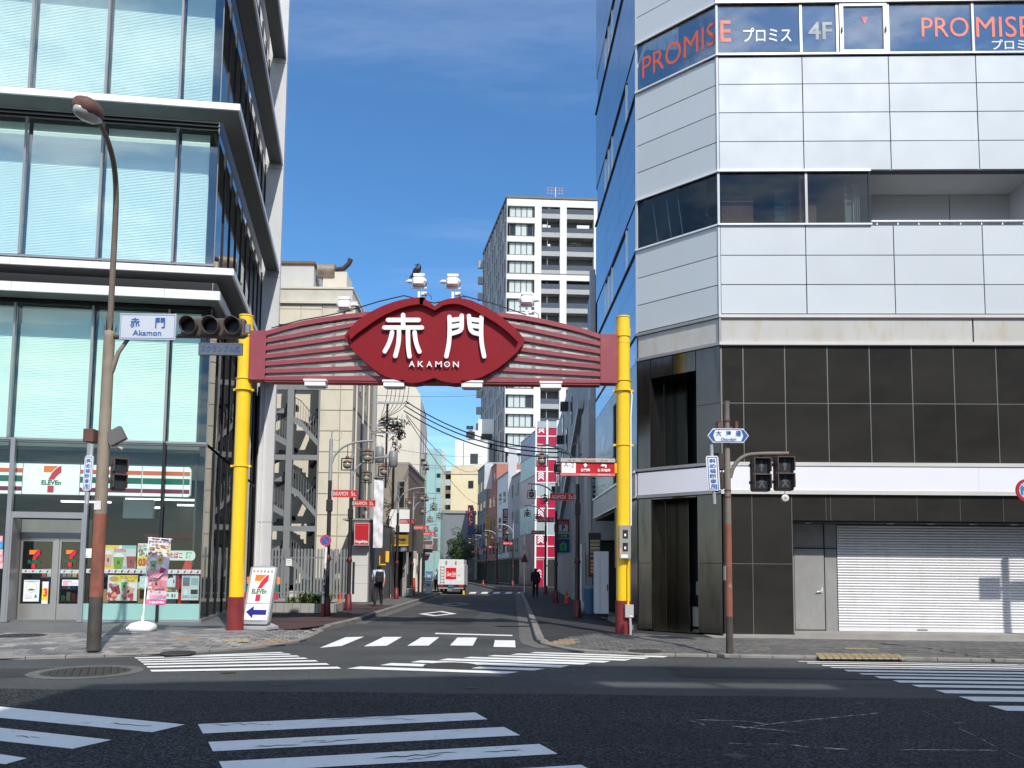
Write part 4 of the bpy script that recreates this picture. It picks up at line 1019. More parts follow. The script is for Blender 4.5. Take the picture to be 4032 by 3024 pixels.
# fourth floor: opening casement with white frame and lettering on the glass
z0, z1 = WIN[1]
b = MB(FR)
for a, c, e, f in ((3.03, 4.19, z0 + .01, z0 + .10), (3.03, 4.19, z1 - .09, z1 - .01), (3.03, 3.12, z0 + .10, z1 - .09), (4.10, 4.19, z0 + .10, z1 - .09)): b.box(a, c, -.02, .05, e, f)
cs = rb('window_frame', mat('white_frame', (0.72, 0.71, 0.69), 0.4, var=.05), b)
b = MB(FR); b.box(3.12, 4.10, .02, .03, z0 + .1, z1 - .09); b.build('glass', M_RG4, cs)
b = MB(FR)
for u in (3.075, 4.145): b.box(u - .012, u + .012, -.06, -.021, 14.95, 15.08)
b.build('handle', M_MULD, cs)
M_ORG = mat('orange_letters', (0.66, 0.10, 0.045), 0.5, var=.04); M_WLET = mat('white_letters', (0.62, 0.66, 0.68), 0.5, var=.03); M_GLET = mat('grey_letters', (0.22, 0.25, 0.27), 0.5, var=.03)
def flet(fr, body, u0, z0, u1, z1, v, m, parent, **k):
    b = MB(); letter(b, body, fr.P(u0, v, z0), fr.U.to_3d(), (0, 0, 1), u1 - u0, z1 - z0, **k); return b.build('lettering', m, parent, fix=False)
flet(FC, 'PROMIS', .18, z0 + .34, CLN - .04, z0 + .93, .030, M_ORG, RB)
flet(FR, 'E', .10, z0 + .36, .36, z0 + .92, .025, M_ORG, RB, bold=.012)
flet(FR, 'プロミス', .66, z0 + .35, 1.85, z0 + .72, .025, M_WLET, RB, bold=.012)
flet(FR, '4F', 2.27, z0 + .40, 2.86, z0 + .86, .025, M_GLET, RB, bold=.015)
flet(FR, 'PRO', 5.05, z0 + .44, 6.2, z0 + .95, .025, M_ORG, RB)
flet(FR, 'MISE', 6.38, z0 + .42, 7.72, z0 + .96, .025, M_ORG, RB)
flet(FR, 'プロミス', 6.75, z0 + .10, 7.9, z0 + .36, .025, M_WLET, RB, bold=.012)
b = MB(FR); b.prism([(3.56, z1 - .36), (3.74, z1 - .36), (3.65, z1 - .55)], .012, .018, 'v'); rb('red_triangle', paint(.5, .08, .08), b)
b = MB(FR); b.box(2.10, 2.95, .06, .07, z0 + .02, z1 - .02); rb('window_film', paint(.5, .55, .57), b)
b = MB(FR); b.box(3.14, 4.08, .06, .07, z0 + .12, z1 - .3); rb('window_film', paint(.3, .33, .34), b)
# third floor: partitions seen inside, curtains, loggia
z0, z1 = WIN[0]
M_BRN = mat('brown_partition', (0.48, 0.20, 0.13), 0.7, var=.08)
b = MB(FR); b.box(.2, .98, .5, .55, z0 - .2, z1 - .35); rb('partition', M_BRN, b)
b = MB(FR); b.box(2.0, 2.13, .12, .2, z0, z1); rb('partition', M_BRN, b)
b = MB(FR); b.box(2.2, 2.55, .5, .55, z0, z1 - .5); rb('partition', M_BRN, b)
b = MB(FR); b.box(1.55, 1.95, .6, .62, z0 + .35, z1 - .15); rb('inner_window', paint(.12, .2, .27, rough=.2), b)
b = MB(FR); b.box(3.22, 3.26, .4, .5, z0, z1); b.box(3.28, 3.42, .5, .52, z0, z1 - .3)
for k in range(4): b.box(3.44 + k * .045, 3.47 + k * .045, .45, .5, z0, z1 - .05)
rb('curtain', paint(.62, .63, .58), b)
b = MB(FC); b.box(.25, .75, .9, .95, z0 - .2, z0 + .62); rb('partition', M_BRN, b)
b = MB(FC)
for u in (.35, .75, 1.08): b.add([(u, .2, z1), (u + .03, .2, z1), (u + .21, .2, z0), (u + .18, .2, z0)], [(0, 1, 2, 3)])
rb('stair_rail', M_TRIM, b)
b = MB(FC)
for k in range(4): b.add([(.2 + k * .28, .25, WIN[1][1]), (.22 + k * .28, .25, WIN[1][1]), (.36 + k * .28, .25, WIN[1][0]), (.34 + k * .28, .25, WIN[1][0])], [(0, 1, 2, 3)])
rb('stair_rail', M_TRIM, b)
# loggia
LGD = 1.25
M_LOGG = mat('loggia_panel', (0.46, 0.47, 0.48), 0.5, var=.05)
b = MB(FR); b.box(3.68, 12.7, .03, LGD, 11.42, 11.5); rb('loggia_ceiling', M_LOGG, b)
b = MB(FR); b.box(3.64, 3.70, .03, LGD, 10.0, 11.42); rb('loggia_end', M_RG, b)
b = MB(FR); b.box(3.68, 12.7, .2, LGD, 9.9, 9.98); rb('loggia_floor', M_LOGG, b)
for a, c in zip((3.7, 4.05, 6.25, 7.9), (4.05, 6.25, 7.9, 12.7)):
    for e, f in ((9.98, 10.42), (10.42, 11.42)):
        b = MB(FR); b.box(a + .012, c - .012, LGD, LGD + .03, e + .01, f - .01); rb('loggia_panel', M_LOGG, b)
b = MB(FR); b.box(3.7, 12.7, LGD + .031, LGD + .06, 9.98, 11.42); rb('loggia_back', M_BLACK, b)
b = MB(FR); b.box(7.78, 7.95, .05, LGD, 9.98, 11.42); rb('loggia_post', M_LOGG, b)
b = MB(FR); b.box(3.68, 12.7, -.02, .04, 10.11, 10.15)
for k in range(12): b.box(3.8 + k * .5, 3.83 + k * .5, .0, .03, 10.04, 10.11)
rb('railing', M_TRIM, b)
# stained fascia and trims
for fr, a, c in ((FR, -.0, 6.0), (FR, 6.02, 12.7), (FC, .02, CLN - .05)):
    b = MB(fr); b.box(a + .02, c, .01, .05, 7.14, 7.72); rb('fascia', M_DIRTY, b)
b = MB(FR); b.box(.02, 12.7, .06, .2, 3.4, 7.8); b.build('backing_wall', M_SEAL, RB)
for e, f in ((7.06, 7.8), (3.44, 4.2)):
    b = MB(FC); b.box(.0, CLN, .055, .12, e, f); b.build('backing_wall', M_SEAL, RB)
b = MB(FS); b.box(.06, .2, .0, SDL, 7.0, 7.8); b.build('backing_wall', M_SEAL, RB)
trim_front(7.73, 7.80); trim_ch(7.73, 7.80, m=M_MULL); trim_front(7.055, 7.13); trim_ch(7.055, 7.13, m=M_MULL)
b = MB(FR); b.box(-.03, .02, -.03, .05, 7.13, 7.73); rb('corner_strip', M_MULL, b)
b = MB(FS); b.box(.0, .04, .03, SDL, 7.1, 7.75); rb('fascia', M_WSIDE, b)
b = MB(FS); b.box(-.03, .0, .0, SDL, 7.76, 7.8); rb('trim', M_MULD, b)
# dark stone tiles of the second storey
TU = [.03, .545, 1.54, 2.55, 3.55, 4.55, 5.54, 6.54, 7.55, 8.55, 9.55, 10.55, 11.55, 12.55]
for e, f in ((4.235, 5.636), (5.658, 7.05)):
    for a, c in zip(TU, TU[1:]):
        b = MB(FR); b.tbox(a + .012, c - .012, .018, .05, e, f, .0015); rb('tile', M_GRAN, b)
b = MB(FR); b.box(.0, 12.6, .023, .056, 4.2, 7.05); rb('joint_backing', M_JOINT, b)
# chamfer stone and its tall recessed openings
def chamfer_storey(z0, z1, zo0, zo1, uo0, uo1, m):
    zm = (z0 + z1) / 2
    for a, c, e, f in ((.02, uo0 - .01, z0, zm), (.02, uo0 - .01, zm + .012, z1), (uo0, (uo0 + uo1) / 2 - .006, zo1, z1), ((uo0 + uo1) / 2 + .006, uo1, zo1, z1), (uo1 + .01, CLN - .02, z0, zm), (uo1 + .01, CLN - .02, zm + .012, z1)):
        if f - e > .02: 
            b = MB(FC); b.box(a + .006, c - .006, .012, .05, e, f); rb('tile', m, b)
    # reveals and dark inside
    b = MB(FC); b.box(uo0 - .03, uo0, .05, 1.2, zo0, zo1); b.box(uo1, uo1 + .03, .05, 1.2, zo0, zo1); b.box(uo0, uo1, .05, 1.2, zo1, zo1 + .03); b.box(uo0, uo1, .05, 1.2, zo0 - .03, zo0); rb('reveal', M_BSTEEL, b)
    b = MB(FC); b.box(uo0, uo0 + .5, 1.0, 1.05, zo0, zo1); b.box(uo0 + .15, uo0 + .18, .4, .42, zo0, zo1); rb('inner_screen', M_BSTEEL, b)
    b = MB(FC); b.box(uo0 - .3, uo1 + .6, 1.5, 1.6, zo0 - .3, zo1 + .3); rb('dark_interior', M_VOID, b)
chamfer_storey(4.25, 7.05, 4.25, 6.55, .40, 1.68, M_BSTEEL)
chamfer_storey(.16, 3.45, .16, 3.42, .42, 1.68, M_BSTEEL)
b = MB(FC); b.box(.95, 1.6, 1.3, 1.34, 1.0, 1.35); rb('glazing_bar', paint(.3, .36, .37), b)
b = MB(FC); b.box(.9, 1.66, 1.2, 1.25, .2, .7); rb('low_panel', paint(.4, .38, .34), b)
b = MB(FC)
for k in range(3): b.box(1.25, 1.66, 1.3, 1.33, 5.55 + k * .25, 5.575 + k * .25)
rb('lit_slot', mat('lit_slot', (.6, .6, .5), .5, var=0, emit=.25), b)
for z in (3.47, 4.16): 
    b = MB(FC); b.box(.0, CLN - .02, -.05, .02, z, z + .07); rb('trim', M_MULL, b)
# sign band
for fr, a, c in ((FR, .02, 6.0), (FR, 6.004, 12.6), (FC, .04, CLN - .03)):
    b = MB(fr); b.box(a, c, -.03, .05, 3.55, 4.12); rb('sign_board', M_SIGNP, b)
trim_front(4.13, 4.215); trim_front(3.455, 3.545)
# ground storey: stone piers, lintel, recessed shutter
for a, c, e, f in ((.03, .09, .16, 3.45), (.10, .70, .16, 1.80), (.10, .70, 1.815, 3.45), (.715, 1.635, .16, 1.80), (.715, 1.635, 1.815, 3.45)):
    b = MB(FR); b.box(a, c, .02, .06, e, f); rb('tile', M_GRAN, b)
for a, c in zip((1.65, 2.45, 2.56, 3.58, 4.58, 5.58, 6.58, 7.58, 8.58), (2.44, 2.55, 3.57, 4.57, 5.57, 6.57, 7.57, 8.57, 12.6)):
    b = MB(FR); b.box(a, c, .02, .06, 2.84, 3.45); rb('tile', M_GRAN, b)
b = MB(FR); b.box(.03, 1.65, .023, .09, .13, 3.448); b.box(1.652, 12.6, .023, .09, 2.842, 3.448); rb('joint_backing', M_JOINT, b)
b = MB(FR); b.box(.0, 1.68, -.015, .2, .115, .16); rb('plinth', M_APR2, b)
RD = 0.8
b = MB(FR); b.box(1.62, 1.655, .05, RD, .12, 2.84); rb('jamb', M_GREY, b)
b = MB(FR); b.box(1.655, 12.6, .06, RD + .1, 2.80, 2.84); rb('recess_ceiling', M_VOID, b)
b = MB(FR)
for u in (2.1, 4.05, 5.0, 6.0, 6.95): b.box(u - .06, u + .06, .2, .32, 2.785, 2.80)
rb('downlight', M_TRIM, b)
b = MB(FR); b.box(1.655, 12.6, .0, RD + .1, .1, .2); rb('step', M_APR2, b)
b = MB(FR); b.box(1.66, 2.97, RD, RD + .05, .2, 2.8); rb('recess_wall', M_GREY, b)
b = MB(FR); b.box(1.93, 2.645, RD - .04, RD - .001, .235, 2.19)
dr = rb('door', M_GREY, b)
b = MB(FR); b.tube([(2.58, RD - .06, 1.17), (2.58, RD - .09, 1.17), (2.45, RD - .09, 1.15)], .012, 8); b.box(2.56, 2.60, RD - .055, RD - .041, 1.11, 1.25); b.build('handle', M_TRIM, dr)
b = MB(FR); b.box(2.655, 2.665, RD - .05, RD - .001, .21, 2.8); b.box(1.655, 2.97, RD - .03, RD - .001, 2.2, 2.22); rb('door_joint', M_BLACK, b)
b = MB(FR); b.box(1.66, 1.92, RD - .03, RD - .001, .21, 2.79); rb('side_panel', M_GREY, b)
# roller shutter: every slat a curved strip
M_SHUT = mat('shutter_slat', (0.72, 0.72, 0.74), 0.38, var=0.06, vs=1.2, coat=.1, orand=.03, stain=(.5, .46, .4), sscale=(2.2, 2.2, .35), samt=.45, slo=.55, shi=.78)
SHU0, SHU1 = 2.98, 12.6
n = 38; pz = (2.79 - .30) / n
b = MB(FR); prof = [(-.000, 0), (-.018, .006), (-.030, .02), (-.033, .036), (-.026, .05), (-.008, .058), (.0, .0595)]
prof = [(RD + a * .9, q * pz / .066) for a, q in prof]
b.smooth = True
b.add([(SHU0, a, q) for a, q in prof] + [(SHU1, a, q) for a, q in prof], [(i, len(prof) + i, len(prof) + i + 1, i + 1) for i in range(len(prof) - 1)])
slat0 = b.data('slat', M_SHUT, FR.P(2.98, RD, 0))
sh = thing('roller_shutter', FR.P(5, RD, .2), 'closed white roller shutter with the shadow of a sign across it', 'shutter')
for i in range(n): piece('slat', slat0, FR.P(2.98, RD, .30 + i * pz), sh)
b = MB(FR); b.box(SHU0, SHU1, RD + .005, RD + .03, .2, 2.8); b.build('backing', M_SEAL, sh)
b = MB(FR); b.box(SHU0, SHU1, RD - .03, RD + .004, .205, .297); b.build('bottom_bar', M_SHUT, sh)
b = MB(FR); b.box(4.85, 5.1, RD - .036, RD - .031, .24, .262); b.build('slot', M_BLACK, sh)
# lower part of the street side
b = MB(FS); b.box(-.05, .04, .0, SDL + .2, 3.53, 4.13); rb('fascia', mat('side_fascia', (0.5, 0.5, 0.53), 0.35, var=.04), b)
b = MB(FS); b.box(-.09, -.05, .0, SDL + .2, 4.14, 4.2); b.box(-.07, -.04, 0, SDL + .2, 3.49, 3.53); rb('trim', M_TRIM, b)
for a, c, z0, z1, m in ((.03, 1.2, 4.2, 7.08, M_BSTEEL), (1.2, 2.58, 4.2, 7.08, M_BSTEEL), (2.6, 3.95, 6.7, 7.08, M_PSIDE), (3.97, 5.6, 4.2, 7.08, M_PSIDE), (5.62, SDL, 4.2, 7.08, M_PSIDE)):
    b = MB(FS); b.box(.0, .04, a, c, z0 + .01, z1); rb('panel', m, b)
b = MB(FS); b.box(.3, .5, 2.6, 3.95, 4.2, 6.7); rb('dark_opening', M_VOID, b)
b = MB(FS); b.box(.0, .05, .02, 1.4, .16, 3.5); rb('tile', M_BSTEEL, b)
b = MB(FS); b.box(.0, .4, 2.4, 3.3, 1.75, 3.5); b.box(.0, .4, 2.4, 3.3, .16, .75); rb('pier', mat('taupe_pier', (0.10, 0.09, 0.08), 0.5, var=.1), b)
b = MB(FS); b.box(-.02, .4, 2.4, 3.3, .78, 1.74); rb('pier', mat('grey_pier', (0.2, 0.2, 0.2), 0.5, var=.1), b)
b = MB(FS); b.box(-.02, .03, 3.4, 3.5, 1.7, 3.5); rb('post', M_STEEL, b)
b = MB(FS); b.box(1.2, 1.4, 1.3, SDL, .12, 3.5); rb('dark_interior', M_VOID, b)
b = MB(FS); b.box(.0, 1.4, 1.3, SDL, 3.4, 3.46); rb('recess_ceiling', M_VOID, b)
b = MB(FS); b.box(-.15, .3, .2, SDL + .5, .1, .22); rb('step', M_KERB, b)
b = MB(FR); b.box(.5, 12.5, 3.5, 7.5, .2, 23.3); rb('core', M_LOGG, b)
b = MB(FS); b.box(.1, 6, SDL - .1, SDL, 3.6, 23.3); rb('rear_wall', M_LOGG, b)
# ================================================================== the red and yellow street gate
GY = 18.43
M_YEL = mat('yellow_paint', (0.88, 0.55, 0.010), 0.40, var=0.05, vs=1.2, coat=.15, stain=(0.5, 0.26, 0.02), sscale=(2, 2, .6), samt=.35, slo=.62, shi=.8)
M_REDB = mat('red_base_paint', (0.20, 0.02, 0.022), 0.5, var=0.15, vs=3)
M_BEAM = mat('beam_red', (0.265, 0.046, 0.060), 0.5, var=0.05, vs=1.0, stain=(0.36, 0.10, 0.11), sscale=(1, 1, 1), samt=.4)
M_LEAF = mat('leaf_red', (0.225, 0.0075, 0.014), 0.5, var=0.07, vs=1.0, spec=.2, stain=(.15, .012, .016), sscale=(2.2, 2.2, .3), samt=.4, slo=.52, shi=.75)
M_WHT = mat('white_enamel', (0.82, 0.82, 0.81), 0.4, var=0.03)
M_MESH = mat('mesh_wire', (0.46, 0.45, 0.43), 0.5, metal=.0, var=.05)
GT = thing('street_gate', (-1.94, GY, .12), 'red and yellow arched street gate with white Japanese characters', 'gate')
def gd(x, y, off=0.0):
    p = D(x, y, GY + off); return p.x, p.z
def gpole(x, lx, ly, tops, rings, parent=GT, lean=0.0):
    def q(z): return x + lean * (z - .12) / 8
    po = MB(); r = .165
    po.tube([(q(.9), GY, .9), (q(4.5), GY, 4.5), (q(tops), GY, tops)], r, 28, True); po.build('pole', M_YEL, parent)
    b = MB()
    for z0, z1, rr in ((.1, .66, .196), (.66, .70, .190), (.70, .80, .195), (.80, .82, .191), (.82, .905, .194)): b.tube([(x, GY, z0), (x, GY, z1)], rr, 28)
    b.build('base', M_REDB, parent)
    b = MB(); b.tube([(q(tops), GY, tops - .001), (q(tops), GY, tops + .03)], .178, 28); b.build('cap', M_YEL, parent)
    for z0, z1, rr in rings:
        b = MB(); b.tube([(q(z0), GY, z0), (q(z1), GY, z1)], rr, 28); b.build('collar', M_YEL, parent)
PLX, PRX = -6.55, 2.675
gpole(PLX, 0, 0, 7.72, [(7.22, 7.44, .183), (5.93, 6.16, .183), (6.16, 6.175, .205), (5.885, 5.925, .215), (5.1, 5.108, .17), (4.02, 4.06, .19), (2.9, 2.908, .168)])
gpole(PRX, 0, 0, 7.78, [(7.3, 7.52, .183), (7.14, 7.155, .172), (6.0, 6.2, .183), (6.2, 6.215, .205), (5.95, 5.99, .215), (5.2, 5.208, .168), (4.62, 4.66, .185), (4.45, 4.456, .168), (3.72, 3.728, .168), (2.9, 2.906, .168)])
b = MB()
for x, z in ((PLX, 4.04), (PLX, 5.905), (PRX, 4.64), (PRX, 5.97)):
    for s in (-1, 1): b.box(x + s * .21 - .035, x + s * .21 + .035, GY - .03, GY + .03, z - .025, z + .025)
b.build('clamp_ears', M_YEL, GT)
# end boxes
BZ0, BZ1 = 6.13, 7.34
lx0, lx1 = gd(690, 1400)[0], gd(1055, 1400)[0]
xl0, xl1 = PLX + .15, PLX + .545
xr0, xr1 = gd(2361, 1400)[0], PRX - .15
for a, c in ((xl0, xl1), (xr0, xr1)):
    b = MB(); b.bbox(a, c, GY - .16, GY + .16, BZ0, BZ1, .006); b.build('end_box', M_BEAM, GT)
# fan of slats: left/right ends from the photograph
ZL = [7.34, 7.145, 6.95, 6.756, 6.573, 6.39, 6.208, 6.13]
xc = (xl1 + xr0) / 2
LEAFC = gd(1714, 1340, -.28)[0]
def fan(side):
    if side < 0:
        xe = xl1; far = [(-4.22, 7.752), (-4.02, 7.538), (-4.18, 7.244), (-4.10, 6.992), (-3.89, 6.756), (-3.57, 6.5), (-3.07, 6.259)]
    else:
        xe = xr0; far = [(.32, 7.752), (.15, 7.538), (.28, 7.244), (.2, 6.992), (-.01, 6.756), (-.33, 6.5), (-.82, 6.259)]
    tops = [7.33, 7.145, 6.95, 6.756, 6.573, 6.39, 6.208]
    # first: curved top chord
    if side < 0: crv = [(xe, 7.335), (-5.55, 7.48), (-5.14, 7.59), (-4.6, 7.69), (-4.1, 7.77), (-3.5, 7.84)]
    else: crv = [(xe, 7.335), (1.65, 7.48), (1.25, 7.58), (.75, 7.69), (.22, 7.79), (-.4, 7.86)]
    hT = .115
    ext_ = .55
    for i, (z, (fx, fz)) in enumerate(zip(tops, far)):
        if i == 0:
            poly = crv + [(x, q - hT) for x, q in reversed(crv)]
        else:
            dx = fx - xe; sl = (fz - z) / dx; fx2 = fx - side * ext_; fz2 = z + sl * (fx2 - xe)
            h0 = .10
            if i == 6: h0 = z - 6.13
            poly = [(xe, z), (fx2, fz2), (fx2, fz2 - h0 if i < 6 else 6.13), (xe, z - h0 if i < 6 else 6.13)]
        b = MB(); b.prism(poly, GY - .15, GY + .15, 'v'); b.build('slat', M_BEAM, GT)
    # expanded mesh behind the slats
    x_in = -3.0 if side < 0 else -.8
    b = MB(); a, c = sorted((xe, x_in))
    st = .06; zt = lambda x: 7.30 + .45 * min(1, abs(x - xe) / 2.6)
    k = a - 1.6
    segs = []
    while k < c + 1.6:
        for s in (1, -1):
            pts = []
            for z in [6.15 + j * .03 for j in range(58)]:
                x = k + s * (z - 6.9) * 1.0
                if a < x < c and z < zt(x): pts.append((x, z))
            if len(pts) > 1:
                (x0, z0), (x1, z1) = pts[0], pts[-1]
                w = .011
                b.add([(x0 - w, GY - .10, z0), (x0 + w, GY - .10, z0), (x1 + w, GY - .10, z1), (x1 - w, GY - .10, z1)], [(0, 1, 2, 3)])
        k += st
    tag(b.build('mesh', M_MESH, GT, fix=False), kind='stuff')
    # posts behind the mesh
    b = MB()
    for t in (.3, .95, 1.6, 2.25): 
        x = xe - side * t; b.box(x - .04, x + .04, GY + .02, GY + .10, 6.14, zt(x) - .02)
    b.build('upright', mat('pale_upright', (.55, .55, .54), .5), GT)
fan(-1); fan(1)
b = MB(); b.box(xl1, xr0, GY - .13, GY + .13, 6.08, 6.129); b.build('bottom_rail', M_REDB, GT)
# lip shaped sign board
OFF = -.30
AA = lambda x, y: (900 + x / 2.765, 1000 + y / 2.765)
BB = lambda x, y: (1600 + x / 2.212, 900 + y / 2.212)
topL = [AA(*p) for p in ((1255, 895), (1300, 835), (1400, 725), (1500, 655), (1600, 600), (1700, 555), (1800, 520), (1900, 494), (1990, 479), (2080, 470), (2140, 474))]
topR = [BB(*p) for p in ((110, 598), (160, 612), (205, 640), (247, 675), (285, 643), (320, 624), (360, 612), (400, 605), (440, 603), (480, 605), (570, 625), (700, 685), (780, 735), (850, 785), (910, 835), (960, 880), (1028, 962))]
botR = [BB(*p) for p in ((1020, 1000), (960, 1080), (870, 1160), (800, 1215), (740, 1250), (660, 1290), (600, 1310), (540, 1330), (480, 1343), (420, 1346), (360, 1338), (300, 1325), (265, 1308), (240, 1298), (210, 1310), (170, 1325), (120, 1338), (60, 1345))]
botL = [AA(*p) for p in ((1950, 1400), (1880, 1390), (1800, 1368), (1720, 1338), (1650, 1300), (1570, 1248), (1500, 1190), (1420, 1115), (1350, 1040), (1290, 960))]
outline = [gd(*p, OFF) for p in topL + topR + botR + botL]
# mirror-average to keep both halves true to one another
b = MB(); b.prism(outline, GY + OFF, GY + .12, 'v'); lf = b.build('sign_board', M_LEAF, GT)
# raised rim, thickest along the top
rimL = [AA(*p) for p in ((1325, 930), (1400, 862), (1500, 790), (1600, 720), (1700, 661), (1800, 615), (1900, 580), (1980, 558), (2060, 546), (2120, 550))]
rimR = [BB(*p) for p in ((110, 655), (160, 668), (205, 690), (247, 712), (285, 690), (320, 668), (360, 658), (400, 654), (440, 655), (480, 663), (570, 700), (700, 772), (780, 820), (850, 872), (910, 925), (970, 985))]
rin = [gd(*p, OFF - .12) for p in rimL + rimR]
rout = [gd(*p, OFF - .12) for p in topL[1:] + topR[:-1]]
b = MB(); n1, n2 = len(rout), len(rin)
def resamp(l, n):
    L = [0]
    for a, c in zip(l, l[1:]): L.append(L[-1] + hypot(c[0] - a[0], c[1] - a[1]))
    out = []
    for i in range(n):
        t = L[-1] * i / (n - 1); k = 0
        while k < len(L) - 2 and L[k + 1] < t: k += 1
        f = (t - L[k]) / max(1e-9, L[k + 1] - L[k]); out.append((l[k][0] + (l[k + 1][0] - l[k][0]) * f, l[k][1] + (l[k + 1][1] - l[k][1]) * f))
    return out
NN = 60
# split at the middle notch so both curves stay in step
def halves(l): 
    m = min(range(len(l)), key=lambda i: abs(l[i][0] - LEAFC)); return l[:m + 1], l[m:]
for ho, hi in zip(halves(rout), halves(rin)):
    o_ = resamp(ho, NN); i_ = resamp(hi, NN); v0 = GY + OFF - .12; v1 = GY + OFF - .002
    for j in range(NN - 1):
        p = [o_[j], o_[j + 1], i_[j + 1], i_[j]]
        b.add([(x, v0, z) for x, z in p] + [(x, v1, z) for x, z in p], [(0, 1, 2, 3), (0, 4, 5, 1), (2, 6, 7, 3)])
b.build('rim', M_LEAF, lf)
# white brush characters: rounded strokes standing off the board
def stroke(pts, r, parent, vv=OFF - .085):
    pts = chaikin([gd(*p, vv) for p in pts], 2) if len(pts) > 2 else [gd(*p, vv) for p in pts]
    b = MB(); poly = []
    L, Rr = [], []
    for i, (x, z) in enumerate(pts):
        a = pts[max(0, i - 1)]; c = pts[min(len(pts) - 1, i + 1)]; t = Vector((c[0] - a[0], c[1] - a[1])).normalized(); n = Vector((-t.y, t.x)) * r
        L.append((x + n.x, z + n.y)); Rr.append((x - n.x, z - n.y))
    def cap(p, q):
        t = Vector((p[0] - q[0], p[1] - q[1])).normalized(); a0 = atan2(t.y, t.x); return [(p[0] + r * cos(a0 + s), p[1] + r * sin(a0 + s)) for s in (1.2, .6, 0, -.6, -1.2)]
    poly = L + cap(pts[-1], pts[-2]) + Rr[::-1] + cap(pts[0], pts[1])
    b.prism(poly, GY + vv, GY + vv + .055, 'v'); return b
RS = .052
akaS = [[(1735, 717), (2070, 717)], [(1900, 662), (1900, 800)], [(1695, 800), (2105, 800)], [(1780, 850), (1765, 920), (1740, 990), (1700, 1060)], [(1855, 810), (1855, 900), (1845, 1000), (1815, 1110)], [(1952, 810), (1952, 900), (1955, 1020), (1970, 1115)], [(2025, 852), (2035, 940), (2055, 1010), (2078, 1062)]]
monS = [[(375, 768), (378, 880), (372, 1000), (348, 1112)], [(482, 758), (482, 840), (478, 890), (390, 915)], [(380, 798), (478, 785)], [(380, 852), (478, 838)], [(545, 760), (552, 860), (575, 905), (642, 918)], [(655, 768), (650, 880), (655, 1000), (678, 1112)], [(552, 788), (650, 800)], [(556, 842), (650, 855)]]
def kanji(name, strokes, f):
    acc = MB()
    for i, st in enumerate(strokes):
        s = stroke([f(*p) for p in st], RS, lf, OFF - .085 - .0012 * i); acc.add([tuple(q) for q in s.v], s.f)
    acc.build(name, M_WHT, lf)
kanji('character', akaS, AA); kanji('character', monS, BB)
x0, z0 = gd(*BB(15, 1204), OFF - .06); x1, z1 = gd(*BB(476, 1147), OFF - .06)
for i, ch in enumerate('AKAMON'):
    w = (x1 - x0) / 6
    b = MB(); letter(b, ch, (x0 + i * w + .02, GY + OFF - .05, z0), (1, 0, 0), (0, 0, 1), w * (.66 if ch != 'M' else .74), .14, depth=.02, bold=.008); b.build('letter', M_WHT, lf)
b = MB()
for x in (x0 + (x1 - x0) * (i + .4) / 6 for i in range(6)): b.box(x - .01, x + .01, GY + OFF - .05, GY + OFF + .01, z0 + .06, z0 + .08)
b.build('letter_pin', M_WHT, lf)
# floodlights standing on the gate
def floodlight(x, z, s, rx, lab):
    r = thing('floodlight', (x, GY, z), lab, 'floodlight', 'floodlights on top of the gate')
    b = MB(); b.box(x - .05, x + .05, GY - .05, GY + .05, z, z + .03); b.box(x - .028, x + .028, GY - .02, GY + .02, z + .03, z + .30); b.build('stand', M_WHT, r)
    b = MB(); b.bbox(x + .05, x + .19, GY - .02, GY + .10, z + .12, z + .20, .01); b.build('ballast_box', M_WHT, r)
    b = MB(); b.tube([(x + .1, GY, z + .15), (x + .2, GY - .05, z + .14), (x + .3, GY - .02, z + .08), (x + .3, GY, z)], .008, 6); b.build('cable', M_MULD, r)
    hz = z + .43; b = MB()
    prof = [(-.16, -.10), (.14, -.10), (.19, .0), (.17, .06), (.10, .12), (-.12, .12), (-.17, .05)]
    pr = [(x + s * a, hz + c) for a, c in prof]; n = len(pr)
    inset = [(x + s * a * .75, hz + c * .75) for a, c in prof]
    b.add([(p[0], GY - .08, p[1]) for p in pr] + [(p[0], GY + .08, p[1]) for p in pr] + [(p[0], GY - .16, p[1]) for p in inset] + [(p[0], GY + .2, p[1]) for p in inset],
          [(i, (i + 1) % n, n + (i + 1) % n, n + i) for i in range(n)] + [(2 * n + i, 2 * n + (i + 1) % n, (i + 1) % n, i) for i in range(n)] + [(n + i, n + (i + 1) % n, 3 * n + (i + 1) % n, 3 * n + i) for i in range(n)] + [tuple(range(2 * n, 3 * n)), tuple(range(3 * n, 4 * n))])
    b.build('lamp_head', M_WHT, r)
    b = MB(); b.tube([(x - s * .15, GY, hz + .02), (x - s * .27, GY, hz + .03), (x - s * .33, GY, hz + .01)], [.05, .045, .012], 10); b.build('lamp_neck', M_WHT, r)
    b = MB(); b.bbox(x - .14, x + .14, GY - .12, GY + .1, hz + .125, hz + .19, .01); b.build('visor', M_WHT, r)
    b = MB(); b.box(x - .19, x + .19, GY - .015, GY + .015, z + .28, z + .31); b.build('yoke', M_WHT, r)
floodlight(gd(1650, 1168)[0], 8.20, 1, 0, 'white floodlight under the black crow on the left hump of the gate')
floodlight(gd(1783, 1168)[0], 8.20, 1, 0, 'white floodlight on the right hump of the gate')
floodlight(gd(1357, 1230)[0], 7.60, -1, 0, 'white floodlight on the left sloping arm of the gate')
floodlight(gd(2073, 1250)[0], 7.76, -1, 0, 'white floodlight on the right sloping arm of the gate')
